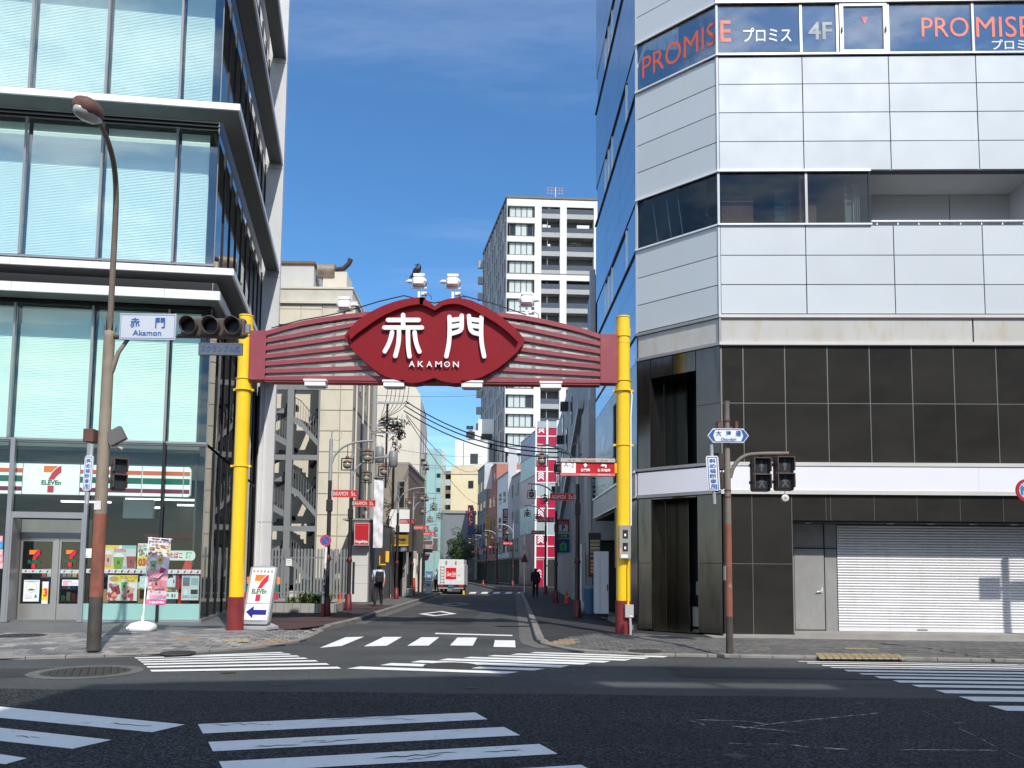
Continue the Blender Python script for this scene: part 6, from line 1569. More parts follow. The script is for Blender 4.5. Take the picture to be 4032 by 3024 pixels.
# ---- dark apartment tower
FT = Frame((-1.2, 115), 2.5, 11.7)
tw = thing('apartment_tower', FT.P(0, 0, 0), 'dark grey apartment tower with white bands and columns', 'building')
M_TWW = mat('tower_white', (.66, .65, .62), .7, var=.03); M_TWG = mat('tower_grey', (.34, .345, .345), .7, var=.05); M_TWD = mat('tower_dark', (.11, .112, .115), .6, var=.05); M_CURT = mat('curtained_pane', (.50, .56, .54), .25, var=.05, vs=.4)
M_RAILG = mat('smoked_rail', (.075, .085, .10), .15)
HT = 59.4; FP = 2.99
cols_w = [(4.32, 5.35), (8.24, 9.26), (13.5, 14.5), (17.4, 18.4)]
bx(tw, 'core', M_TWD, FT, .12, 22, 1.6, 21.9, 0, HT - .6); bx(tw, 'roof_edge', M_TWD, FT, -.15, 22.2, -.12, 22.1, HT - .35, HT)
nfl = 18
for k in range(nfl):
    zb = HT - .4 - (k + 1) * FP; band = 1.15 if k == 0 else .88
    top = zb + FP
    if top < 6: continue
    split = (k % 4 == 0)
    # white spandrel of the corner bay
    b = MB(FT); b.box(0, 4.31, -.02, 1.0, top - band, top - .02); b.build('spandrel', M_TWW, tw)
    if split:
        for a, c in ((5.36, 8.23), (9.27, 13.49)): 
            b = MB(FT); b.box(a, c, .0, .3, top - band, top - .02); b.build('spandrel', M_TWW, tw)
        bx(tw, 'shadow_band', M_TWD, FT, .0, 22, -.01, .02, top + .0, top + .16)
    # window of four panes
    w = MB(FT); zt, zl = top - band, zb + .03
    for u in (.48, 1.38, 2.28, 3.16, 4.08): w.box(u - .06, u + .06, .32, .45, zl, zt)
    w.box(.42, 4.14, .31, .46, zl, zl + .2); w.box(.42, 4.14, .31, .46, zt - .1, zt); fr_ = w.build('window', M_TWD, tw)
    for i in range(4):
        b = MB(FT); b.box(.54 + i * .89, 1.32 + i * .885, .40, .42, zl + .2, zt - .1); b.build('pane', M_CURT if random.random() < .88 else M_WIN, fr_)
    # balconies
    for a, c in ((5.36, 8.23), (9.27, 13.49), (14.51, 17.39)):
        b = MB(FT); b.box(a, c, .06, 1.5, zb - .0, zb + .75 if not split else zb + .75); b.build('balcony_front', M_TWG, tw)
        b = MB(FT); b.box(a, c, .08, .11, zb + .76, zb + 1.55); b.build('balcony_rail', M_RAILG, tw)
        if c - a < 3.5:
            b = MB(FT); b.box(a + 1.0, a + 1.08, .5, .6, zb + .75, top); b.build('partition', M_TWG, tw)
            if (k * 7 + int(a)) % 5 == 2: bx(tw, 'air_conditioner', M_WHT, FT, a + 1.6, a + 2.3, .7, 1.0, zb + .78, zb + 1.4)
            if (k * 3 + int(a)) % 7 == 1: bx(tw, 'laundry', paint(.6, .6, .66), FT, a + .2, a + .9, .3, .33, zb + 1.2, zb + 2.1)
            if k < 3: bx(tw, 'water_heater', M_WHT, FT, a + 1.1, a + 1.45, .4, .6, zb + 1.3, zb + 2.0)
    if k == 1: bx(tw, 'bright_reflection_pane', M_WHT, FT, 11.0, 12.9, .5, .55, zb + 1.7, zb + 2.2)
for a, c in cols_w:
    for z0, z1 in ((0, HT - .4 - 4 * FP + .0), (HT - .4 - 4 * FP + .17, HT - .42)):
        b = MB(FT); b.box(a, c, -.01, .6, z0, z1); b.build('column', M_TWW, tw)
b = MB(FT)
for q in range(50): b.ball((9.8 + random.uniform(0, 1.7), .3, HT - .4 - 3 * FP + 1.3 + random.uniform(0, .9)), .2, .2, .14, 5, 3)
tag(b.build('balcony_plants', mat('dark_leaf'), tw), kind='stuff')
# side face: piers, floors and staggered dark and pale panels
for j in range(13):
    v = j * 1.82
    b = MB(FT); b.box(-.05, .10, v, v + .55, 0, HT - .4); b.build('pier', M_TWG, tw)
for k in range(nfl):
    zb = HT - .4 - (k + 1) * FP
    if zb < 5: continue
    b = MB(FT); b.box(-.02, .10, .56, 21.8, zb - .2, zb + .25); b.build('floor_band', M_TWG, tw)
    for j in range(12):
        v = j * 1.82 + .56; c = (j + k) % 3
        b = MB(FT); b.box(.06, .11, v, v + 1.25, zb + .26, zb + FP - .21); b.build('panel', M_TWD if c == 0 else (M_RAILG if c == 1 else M_CURT if (j * 7 + k * 3) % 5 <= 1 else M_TWG), tw)
        if c == 0: 
            b = MB(FT); b.box(.02, .058, v + .1, v + 1.1, zb + .3, zb + 1.2); b.build('rail', M_RAILG, tw)
    for v in (21.3,):
        b = MB(FT); b.box(-1.0, -.06, v, v + .6, zb + .3, zb + 1.6); b.build('bay', M_TWG, tw)
r = thing('antenna', FT.P(7.6, 2, HT), 'small red and white antenna on the tower roof', 'antenna')
bx(r, 'cabinet', M_WHT, FT, 6.6, 7.8, 2, 3, HT, HT + .9)
b = MB(FT); b.tube([(8.0, 2, HT), (8.0, 2, HT + 2.6)], .05, 6); b.build('mast', M_WHT, r)
b = MB(FT)
for z in (1.6, 2.1, 2.5): b.tube([(6.6, 2, HT + z), (9.3, 2, HT + z)], .035, 6)
for u in (6.8, 7.4, 8.6, 9.1): b.tube([(u, 2, HT + 1.4), (u, 2, HT + 2.6)], .03, 6)
tag(b.build('aerial', paint(.5, .28, .28), r), kind='stuff')
# ---- right side of the street behind the white panel building
M_DKB = mat('dark_clad', (.035, .037, .042), .3, var=.1, vs=.5)
M_GRYW = mat('grey_rib_wall', (.36, .375, .39), .6, var=.08, vs=.5, stain=(.12, .12, .13), sscale=(1, 1, .3), samt=.5)
M_GPAN = mat('grey_panel', (.33, .34, .36), .5, var=.06)
M_TRIMG = mat('galvanised', (.42, .43, .44), .45, metal=.3, var=.15, vs=3)
FN = Frame((3.12, 28.4), 0, 0)
nb2 = thing('narrow_building', FN.P(0, 0, .12), 'narrow dark building squeezed behind the white panel building', 'building')
b = MB(FN); b.prism([(0, 8.1), (0, 12.9), (.35, 14.2), (6, 14.2), (6, 8.1)], .3, 3.4, 'v'); b.build('wall', M_DKB, nb2)
b = MB(FN); b.box(-.22, -.02, .2, .5, 5.6, 13.1); b.build('flashing', M_TRIMG, nb2)
bx(nb2, 'panel', M_GPAN, FN, -.25, 1.5, .3, 3.4, 5.9, 8.05); bx(nb2, 'panel', M_GPAN, FN, -.15, 1.5, .32, 3.4, 2.75, 5.88); bx(nb2, 'dark_interior', M_VOID, FN, .2, 2, .6, 3.4, .12, 2.7)
bx(nb2, 'edge_panel', M_TRIMG, FN, -.32, -.16, .25, .5, 2.2, 5.6)
for g0 in (5.05, 4.05):
    bx(nb2, 'louvre_back', M_VOID, FN, -.1, .32, .27, .318, g0, g0 + .85)
    for k in range(5): bx(nb2, 'louvre', M_TRIMG, FN, -.1, .32, .22, .265, g0 + .03 + k * .18, g0 + .08 + k * .18)
FG = Frame((3.15, 32.0), 0, -.4)
gb = thing('ribbed_building', FG.P(0, 0, .12), 'grey ribbed metal building with a long slanting rail on the right', 'building')
b = MB(FG); b.prism([(0, .12), (25, .12), (25, 12.3), (8, 12.3), (6, 11.2), (0, 11.2)], 0, .2, 'u'); b.build('wall', M_GRYW, gb)
bx(gb, 'front_wall', M_GRYW, FG, .21, 7, .0, .2, .12, 11.2); bx(gb, 'rear_wall', M_GRYW, FG, .21, 7, 24.8, 25, .12, 12.3)
b = MB(FG)
for i in range(60): b.box(-.03, -.001, .2 + i * .41, .32 + i * .41, 2.6, 7.6)
tag(b.build('rib', M_GRYW, gb), kind='stuff')
b = MB(FG); b.add([(-.25, 2.0, 9.2), (-.02, 2.0, 9.2), (-.02, 23.5, 3.6), (-.25, 23.5, 3.6), (-.25, 2.0, 8.85), (-.02, 2.0, 8.85), (-.02, 23.5, 3.25), (-.25, 23.5, 3.25)], [(0, 1, 2, 3), (4, 7, 6, 5), (0, 4, 5, 1), (1, 5, 6, 2), (2, 6, 7, 3), (3, 7, 4, 0)]); b.build('slanting_rail', M_TRIMG, gb)
for v, z, h in ((9, 9.6, 1.4), (13, 8.6, 1.4), (17, 7.6, 1.5), (21, 7.0, 1.4), (12, 6.2, 1.3), (17, 10.4, 1.2)): bx(gb, 'window', M_WIN, FG, -.05, -.002, v, v + .9, z, z + h)
for v, z in ((12.5, 11.0), (16.5, 9.7), (20.5, 8.4), (23.5, 7.2)): bx(gb, 'exhaust_hood', M_MULD, FG, -.45, -.002, v, v + .5, z, z + .5)
bx(gb, 'front_panel', M_GPAN, FG, -.06, -.031, .5, 6, .2, 2.5); bx(gb, 'shutter', mat('pale_shutter', (.34, .35, .36), .5), FG, -.06, -.031, 7, 13, .2, 2.6); bx(gb, 'pipe_box', M_TRIMG, FG, -.2, -.031, 6.1, 6.4, .2, 6)
ds = thing('downpipe_post', (2.86, 31.6, .12), 'white downpipe beside the dark doorway on the right', 'pipe')
b = MB(); b.tube([(2.86, 31.6, .12), (2.86, 31.6, 2.7)], .05, 8); b.build('pipe', M_WHT, ds)
# parking board on the ribbed wall
def psign(s):
    s.rect(0, .62, 1, 1, (.24, .012, .022)); s.text('名鉄協商', .12, .86, .88, .94, (.45, .2, .2)); s.rect(.14, .64, .86, .84, (.5, .5, .52)); s.text('P', .36, .655, .64, .825, (.02, .04, .13), bold=.06)
    s.rect(0, .44, 1, .57, (.0, .10, .05)); s.text('空車', .3, .46, .8, .55, (.4, .5, .45)); s.rect(-.02, 0, 1.02, .41, (.01, .02, .16)); s.rect(.22, .06, .78, .27, (.02, .34, .06)); s.poly([(.2, .25), (.8, .25), (.5, .33)], (.02, .34, .06)); s.text('空', .4, .08, .6, .24, (.01, .05, .1), bold=.03)
print_sign('car_park_sign', 2194, 2045, 2242, 2176, 40, .12, 'stacked red P green and blue car park sign on the right wall', 'sign', (.2, .2, .21), psign, frame=M_GPAN)
# menu board, cabinet, bin and pipes under the white canopy
def menu(s):
    s.rect(0, 0, 1, 1, (.03, .03, .035))
    for i, c in enumerate(((.40, .33, .14), (.42, .36, .2), (.42, .4, .25), (.38, .3, .1))): s.rect(.12, .78 - i * .08, .9, .84 - i * .08, c)
    s.rect(.1, .45, .6, .5, (.3, .32, .4)); s.rect(.08, .05, .5, .42, (.30, .03, .02))
    for i in range(4): s.rect(.16, .1 + i * .08, .42, .14 + i * .08, (.45, .42, .4))
print_sign('menu_board', 2318, 2098, 2366, 2272, 27.0, .08, 'tall dark menu board with yellow strips in the right doorway', 'sign', (.03, .03, .03), menu)
a = D(2341, 2405, 23.9); c = D(2394, 2172, 23.9)
r = thing('white_cabinet', ((a.x + c.x) / 2, 23.9, .3), 'tall white metal cabinet beside the right gate pole', 'cabinet')
b = MB(); b.bbox(a.x, c.x, 23.7, 24.2, .3, c.z, .012); b.build('body', mat('cabinet_white', (.62, .63, .67), .4, var=.03), r)
b = MB(); b.box(a.x + .14, a.x + .15, 23.694, 23.699, .35, c.z - .05); b.build('door_joint', M_MULL, r); wb(r, 'base', M_MULD, a.x + .05, c.x - .03, 23.72, 24.15, .2, .299)
b = MB(); b.box(c.x - .06, c.x - .04, 23.66, 23.699, 1.0, 1.2); b.build('handle', M_MULD, r)
p = D(2322, 2395, 26.2)
r = thing('rubbish_bin', (p.x, 26.2, .14), 'blue rubbish bin with white bag beside the white cabinet', 'bin')
b = MB(); b.tube([(p.x, 26.2, .16), (p.x, 26.2, .95), (p.x, 26.2, 1.0)], [.17, .21, .22], 14); b.build('body', paint(.05, .14, .26), r); b = MB(); b.tube([(p.x, 26.2, 1.0), (p.x, 26.2, 1.06), (p.x, 26.2, 1.12)], [.235, .23, .1], 14); b.build('lid', paint(.12, .2, .3), r)
p2 = D(2292, 2402, 26.8); b = MB(); b.ball((p2.x, 26.8, .34), .2, .18, .22, 10, 6)
tag(b.build('rubbish_bag', mat('plastic_bag', (.42, .43, .42), .5)), 'pale plastic rubbish bag on the step beside the blue bin', 'bag')
# ---- red and white corner building and the shaded row behind it
FRW = Frame((2.15, 70), 0, 10.2)
rw = thing('red_white_building', FRW.P(0, 0, .12), 'white framed building with crimson chevron panels on the far corner', 'building')
M_CRIM = mat('crimson_panel', (.42, .004, .045), .4, var=.04); M_PGL = mat('pale_pane', (.36, .42, .43), .2, var=.08, vs=.5); M_RGL = mat('rosy_glass', (.30, .10, .13), .3, var=.3, vs=.4)
bx(rw, 'core', M_TRIMG, FRW, .12, 8, .12, 8, .12, 14.6)
rows = [(1672, 1714, 1), (1718, 1759, 0), (1763, 1806, 2), (1811, 1854, 0), (1857, 1898, 1), (1901, 1955, 2), (1959, 2000, 0), (2002, 2044, 1), (2048, 2105, 2), (2109, 2149, 1), (2151, 2193, 0)]
for y0, y1, kd in rows:
    za, zb = FRW.pix(2130, y1)[1], FRW.pix(2130, y0)[1]
    for x0, x1 in ((2113, 2147), (2159, 2182)):
        a, c = FRW.pix(x0, 2000)[0], FRW.pix(x1, 2000)[0]
        if x0 > 2150: c = 3.0
        b = MB(FRW); b.box(a, c, .06, .119, za, zb); b.build('panel', M_PGL if kd == 2 else M_CRIM, rw)
        if kd == 1 and x0 < 2150:
            mu = (a + c) / 2
            for k in range(3):
                z = za + (zb - za) * (.18 + .25 * k); b = MB(FRW); h = .16
                b.prism([(mu - .26, z), (mu, z + .24), (mu + .26, z), (mu + .26, z + h), (mu, z + .24 + h), (mu - .26, z + h)], .045, .058, 'v'); b.build('chevron', M_WHT, rw)
        if kd == 1 and x0 > 2150:
            for k in range(3): b = MB(FRW); z = za + (zb - za) * (.2 + .22 * k); b.prism([(c - .5, z), (c - .0, z + .5), (c - .0, z + .62), (c - .5, z + .14)], .045, .058, 'v'); b.build('chevron', M_WHT, rw)
for x0, x1 in ((2106, 2112), (2149, 2156), (2190, 2200)):
    a, c = FRW.pix(x0, 2000)[0], FRW.pix(x1, 2000)[0]; bx(rw, 'post', M_WHT, FRW, a, c, -.05, .12, .12, 15.4)
for y in (1668, 1716, 1760, 1808, 1856, 1899, 1957, 2001, 2046, 2107, 2150, 2195):
    z = FRW.pix(2130, y)[1]; bx(rw, 'rail', M_WHT, FRW, .0, 3.2, .03, .11, z - .05, z + .03)
bx(rw, 'roof_glass', M_PGL, FRW, .0, 4, .0, .05, 14.7, 15.3)
a, c = FRW.pix(2078, 2200)[0], FRW.pix(2108, 2200)[0]
bx(rw, 'door', M_CRIM, FRW, .05, .75, .07, .11, .15, 2.55); bx(rw, 'entry', M_VOID, FRW, .8, 3, .1, .119, .15, 2.6)
for k in range(3): b = MB(FRW); z = .9 + k * .25; b.prism([(.2, z), (.4, z + .2), (.6, z), (.6, z + .12), (.4, z + .32), (.2, z + .12)], .055, .068, 'v'); b.build('chevron', M_WHT, rw)
for k in range(7):
    for z0, z1, m in ((.2, 2.3, M_RGL), (2.35, 5, M_RGL), (5.1, 7.8, M_PGL), (7.9, 10.4, M_RGL), (10.5, 12.4, M_PGL), (12.5, 14.5, M_RGL)):
        b = MB(FRW); b.box(.06, .11, .15 + k * 1.1, 1.2 + k * 1.1, z0, z1); b.build('glass_pane', m, rw)
for z in (2.32, 5.05, 7.85, 10.45, 12.45, 14.55): bx(rw, 'rail', M_TRIMG, FRW, .02, .1, .1, 7.9, z - .03, z + .03)
def far_house(v0, v1, h, col, lab, set_=0.0, floors=True, tile=False):
    r = thing('town_house', FRW.P(set_, v0, .12), lab, 'building', 'shaded buildings along the far right side')
    m = mat('far_wall_%d' % int(v0 * 10), tuple(min(.7, q * 1.55) for q in col), .75, var=.1)
    bx(r, 'wall', m, FRW, set_, set_ + 7, v0, v1 - .1, .12, h); bx(r, 'roof', M_CONC, FRW, set_ - .1, set_ + 7, v0, v1 - .1, h, h + .15)
    bx(r, 'shop_front', M_VOID, FRW, set_ - .03, set_, v0 + .4, v1 - .5, .2, 2.5); bx(r, 'awning', paint(.16, .16, .17), FRW, set_ - .9, set_, v0 + .3, v1 - .4, 2.7, 2.9)
    z = 3.6
    while z < h - 1.6:
        for v in range(int(v0) + 1, int(v1) - 1, 3): bx(r, 'window', M_WIN, FRW, set_ - .04, set_, v, v + 1.5, z, z + 1.3)
        if tile: bx(r, 'joint', M_MULD, FRW, set_ - .012, set_ - .002, v0, v1 - .1, z - .5, z - .44)
        z += 2.9
    return r
far_house(8.0, 14.3, 11.5, (.22, .22, .22), 'grey house behind the crimson panelled corner building', .1)
far_house(14.3, 24.2, 12.6, (.55, .50, .44), 'pale house with a reddish neighbour in the far right row', .3)
far_house(24.2, 31, 14.6, (.24, .095, .07), 'reddish brown house in the far right row', .2)
far_house(31, 40, 15.6, (.13, .14, .155), 'dark grey tiled house at the far end of the right row', .0, tile=True)
def vsign(x0, y0, x1, y1, v, lab, draw, bg):
    a = FRW.side(x0, y0, -.6)
    Y = FRW.P(-.5, v, 0).y
    return print_sign('vertical_sign', x0, y0, x1, y1, Y, .15, lab, 'sign', bg, draw)
def vtext(chars, bg, col, top=None, bot=None):
    def f(s):
        s.rect(0, 0, 1, 1, bg)
        if bot: s.rect(0, 0, 1, bot[1], bot[0])
        z0 = (bot[1] if bot else 0) + .03; n = len(chars); h = (.97 - z0) / n
        for i, ch in enumerate(chars): s.text(ch, .15, .97 - (i + 1) * h + .01, .85, .97 - i * h - .01, col, bold=.03)
    return f
vsign(1978, 2003, 2002, 2148, 16, 'tall crimson vertical sign with white characters on the far right', vtext('ミニコンタクト', (.16, .008, .015), (.55, .5, .5)), (.12, .01, .01))
vsign(1909, 2025, 1931, 2146, 27, 'yellow and brown vertical sign on the far right row', vtext('金券買取', (.42, .28, .08), (.35, .2, .03)), (.3, .2, .05))
vsign(1842, 1998, 1866, 2103, 38, 'red vertical sign with a blue foot at the far end of the row', vtext('レストア', (.33, .015, .02), (.6, .55, .55), bot=((.03, .05, .18), .3)), (.3, .02, .02))
vsign(1880, 2105, 1906, 2190, 33, 'blue and grey vertical sign low on the far right row', vtext('ヘアー', (.10, .14, .24), (.4, .4, .45)), (.1, .12, .2))
vsign(1955, 2115, 1975, 2182, 20, 'grey vertical sign with dark characters', vtext('トレカ', (.22, .22, .19), (.5, .5, .48)), (.2, .2, .18))
def whitep(s): s.rect(0, 0, 1, 1, (.50, .51, .54))
vsign(1999, 1760, 2035, 2100, 12.5, 'tall blank pale panel sign on the right row', whitep, (.4, .4, .42))
vsign(1907, 1824, 1941, 1925, 28, 'blank grey panel sign high on the right row', whitep, (.4, .4, .42))
# ---- street tree at the end
def tree(x, y, h, w, label, name='street_tree'):
    r = thing(name, (x, y, .1), label, 'tree')
    b = MB(); b.tube([(x, y, .1), (x + .1, y, h * .3), (x - .1, y, h * .6), (x, y, h * .85)], [.2, .15, .1, .03], 8)
    for k in range(5):
        a = k * 1.3; b.tube([(x, y, h * (.3 + .08 * k)), (x + w * .3 * cos(a), y + w * .3 * sin(a), h * (.5 + .08 * k))], [.07, .02], 6)
    b.build('trunk', mat('bark', (.09, .07, .05), .9, var=.2, vs=8), r)
    L = MB(); mats = [mat('leaf_a', (.035, .075, .02), .7, var=.3, vs=3), mat('leaf_b', (.055, .11, .03), .7, var=.3, vs=3), mat('leaf_c', (.022, .05, .016), .7, var=.3, vs=3)]
    cl = [(x + random.gauss(0, w * .28), y + random.gauss(0, w * .28), h * random.uniform(.42, .95), random.uniform(.35, .75)) for _ in range(26)]
    for cx_, cy_, cz_, cr2 in cl:
        for q in range(70):
            d = Vector((random.gauss(0, 1), random.gauss(0, 1), random.gauss(0, 1))).normalized() * cr2 * random.uniform(.6, 1.05); p = Vector((cx_, cy_, cz_)) + d
            n_ = Vector((random.gauss(0, 1), random.gauss(0, 1), random.gauss(.6, 1))).normalized(); t = n_.orthogonal().normalized(); t2 = n_.cross(t); s = random.uniform(.08, .17)
            L.m = random.choice((0, 0, 1, 2)); L.add([p - t * s, p - t2 * s * .5, p + t * s, p + t2 * s * .5], [(0, 1, 2, 3)])
    L.build('crown', mats, r, fix=False)
tree(-6.3, 106, 7.2, 3.6, 'green street tree in front of the grey end building')
tree(-7.9, 109, 6.0, 2.6, 'smaller green tree left of the larger one at the street end')
# ================================================================== street furniture at the corners
M_POLEG = mat('weathered_pole', (.25, .21, .16), .7, var=.18, vs=2.5, stain=(.20, .11, .06), sscale=(3, 3, .9), samt=.7, slo=.52, shi=.68, bump=.2, bs=30)
M_POLER = mat('red_brown_band', (.25, .085, .05), .75, var=.18, vs=3, stain=(.11, .05, .04), sscale=(3, 3, 1), samt=.7, slo=.5, shi=.7, fine=.15)
M_POLEB = mat('black_foot', (.055, .047, .042), .7, var=.3, vs=4, stain=(.14, .10, .07), sscale=(3, 3, 1), samt=.5)
M_RUST = mat('rust_brown', (.13, .06, .045), .8, var=.3, vs=8)
M_SIGB = mat('signal_brown', (.075, .052, .045), .5, var=.12, vs=4)
M_LENS = mat('dark_lens', (.012, .013, .015), .25, var=.1, spec=.15)
M_BLUE = mat('sign_blue', (.02, .10, .34), .45, var=.03); M_SWH = mat('sign_face', (.52, .55, .60), .4, var=.03)
TX0 = (1, 0, 0); TZ = (0, 0, 1)
# ---- tall street lamp on the left corner
lb0 = G(368, 2557, .11); LX, LY = lb0.x, lb0.y
lp = thing('street_lamp', (LX, LY, .11), 'tall weathered street lamp with a red brown band on the left pavement', 'street lamp')
def tb(parent, name, m, path, r, n=14): b = MB(); b.tube(path, r, n); return b.build(name, m, parent)
tb(lp, 'foot', M_POLEB, [(LX, LY, .1), (LX, LY, 1.05)], [.118, .114], 20)
tb(lp, 'band', M_POLER, [(LX, LY, 1.05), (LX, LY, 2.55)], [.1145, .108], 20)
tb(lp, 'pole', M_POLEG, [(LX, LY, 2.551), (LX, LY, 5.85), (LX, LY, 5.95), (LX, LY, 5.951)], [.1075, .096, .09, .06], 20)
arm = [(LX, LY, 5.95), (LX, LY, 7.6), tuple(D(458, 790, 13.85)), tuple(D(455, 700, 13.7)), tuple(D(446, 630, 13.4)), tuple(D(428, 562, 13.0)), tuple(D(404, 505, 12.55)), tuple(D(385, 478, 12.3))]
tb(lp, 'arm', mat('dark_arm', (.15, .12, .09), .7, var=.15, vs=4, stain=(.10, .06, .04), sscale=(3, 3, 1), samt=.6), [arm[0]] + chaikin(arm[1:], 2), [.052] + [.052 - .014 * i / 29 for i in range(len(chaikin(arm[1:], 2)))], 14)
hp, hq = D(398, 462, 12.35), D(300, 412, 11.75)
dv = (hq - hp)
path = [hp.lerp(hq, t) + Vector((0, 0, .03 * sin(pi * t))) for t in (0, .08, .3, .6, .85, .97, 1)]
tb(lp, 'lamp_head', M_RUST, [tuple(p) for p in path], [.05, .10, .16, .18, .155, .10, .02], 14)
path2 = [p - Vector((0, 0, .075)) for p in path]
tb(lp, 'lens', mat('lamp_lens', (.34, .34, .32), .2), [tuple(p) for p in path2[1:]], [.06, .125, .145, .115, .07, .02], 14)
b = MB()
for a in range(7):
    t = a * .9; b.add([(LX + .10 * cos(t), LY + .10 * sin(t), 5.95), (LX + .10 * cos(t + .3), LY + .10 * sin(t + .3), 5.95), (LX + .14 * cos(t + .2), LY + .14 * sin(t + .2), 6.12 + .05 * (a % 3))], [(0, 1, 2)])
tag(b.build('torn_tape', M_MULD, lp, fix=False), kind='stuff')
for z in (3.25, 4.05, 4.9, 1.45): tb(lp, 'strap', M_RUST, [(LX, LY, z), (LX, LY, z + .035)], .112 - .003 * z, 18)
b = MB(); b.box(LX - .06, LX + .06, LY - .115, LY - .11, 2.62, 2.78); b.build('label_plate', paint(.66, .64, .6), lp)
b = MB(); b.tube([(LX, LY, 6.0 - .95), (LX + .08, LY, 5.2), (LX + .18, LY, 5.55), (LX + .38, LY, 5.85)], [.04, .045, .04, .035], 10); b.build('brace', M_POLEG, lp)
b = MB(); b.tube([(LX, LY, 5.84), (D(975, 1290, LY).x, LY, 5.90)], .04, 10); b.build('signal_arm', M_SIGB, lp)
for dx, c in ((-.17, M_RUST), ):
    b = MB(); b.bbox(LX - .34, LX - .15, LY - .1, LY + .08, 3.86, 4.10, .01); b.build('bracket_box', c, lp)
q = D(459, 1718, LY)
b = MB(); ca, sa = cos(.5), sin(.5)
pts = [(-.16, -.13), (.15, -.13), (.15, .13), (-.16, .13)]
b.prism([(q.x + a * ca - c * sa, q.z + a * sa + c * ca) for a, c in pts], LY - .06, LY + .04, 'v'); b.build('control_box', mat('box_grey', (.13, .125, .12), .6, var=.2), lp)
# name board
a = D(469, 1336, LY - .1); c = D(694, 1236, LY - .1)
r = thing('name_board', ((a.x + c.x) / 2, LY - .1, a.z), 'white street name board reading Akamon beside the street lamp', 'sign')
wb(r, 'board', M_SWH, a.x, c.x, LY - .1, LY - .06, a.z, c.z)
s = Sheet((a.x, LY - .101, a.z), TX0, TZ, c.x - a.x, c.z - a.z); e = (.05, .12, .3)
for q in ((.015, .04, .985, .06), (.015, .94, .985, .96), (.015, .04, .022, .96), (.978, .04, .985, .96)): s.rect(*q, M_BLUE)
s.text('赤', .185, .44, .36, .84, M_BLUE, bold=.02); s.text('門', .635, .44, .81, .84, M_BLUE, bold=.02); s.text('Akamon', .24, .15, .75, .36, M_BLUE, bold=.01); s.done('lettering', r)
# vehicle signal
def visor(parent, cx_, cz_, y, r, m=M_SIGB):
    b = MB(); n = 14; out = []; 
    for ring, yy in ((r, y), (r * 1.02, y - .2), (r * .93, y - .2), (r * .93, y)):
        out += [(cx_ + ring * cos(2 * pi * i / n), yy + (.11 * (1 - sin(2 * pi * i / n)) / 2 if yy < y else 0), cz_ + ring * sin(2 * pi * i / n)) for i in range(n)]
    b.smooth = True
    b.add(out, [(k * n + i, k * n + (i + 1) % n, (k + 1) * n + (i + 1) % n, (k + 1) * n + i) for k in range(3) for i in range(n)]); o = b.build('visor', m, parent)
    b = MB(); b.add([(cx_ + r * .9 * cos(2 * pi * i / n), y - .01, cz_ + r * .9 * sin(2 * pi * i / n)) for i in range(n)], [tuple(range(n))]); b.build('lens', M_LENS, parent)
a = D(712, 1328, LY); c = D(968, 1254, LY)
sg3 = thing('traffic_signal', ((a.x + c.x) / 2, LY, a.z), 'unlit three lamp horizontal traffic signal left of the gate', 'traffic light')
b = MB(); b.bbox(a.x, c.x, LY - .05, LY + .12, a.z, c.z, .05); b.build('housing', M_SIGB, sg3)
for i in range(3): visor(sg3, a.x + .19 + i * (c.x - a.x - .38) / 2, (a.z + c.z) / 2, LY - .05, .158)
b = MB(); b.box(c.x, c.x + .07, LY, LY + .08, a.z + .1, c.z - .1); b.build('clamp', M_MULL, sg3)
a = D(780, 1397, LY - .04); c = D(955, 1351, LY - .04)
r = thing('scramble_board', ((a.x + c.x) / 2, LY - .04, a.z), 'grey board with blue characters hanging under the traffic signal', 'sign')
wb(r, 'board', mat('board_grey', (.10, .12, .14), .5), a.x, c.x, LY - .04, LY, a.z, c.z); wb(r, 'hanger', M_SIGB, a.x + .12, a.x + .15, LY - .02, LY, c.z, c.z + .1); wb(r, 'hanger', M_SIGB, c.x - .15, c.x - .12, LY - .02, LY, c.z, c.z + .1)
s = Sheet((a.x, LY - .042, a.z), TX0, TZ, c.x - a.x, c.z - a.z); s.text('スクランブル式', .05, .2, .95, .8, (.02, .05, .22), bold=.02)
for q in ((.01, .03, .99, .08), (.01, .92, .99, .97)): s.rect(*q, (.12, .15, .18))
s.done('lettering', r)
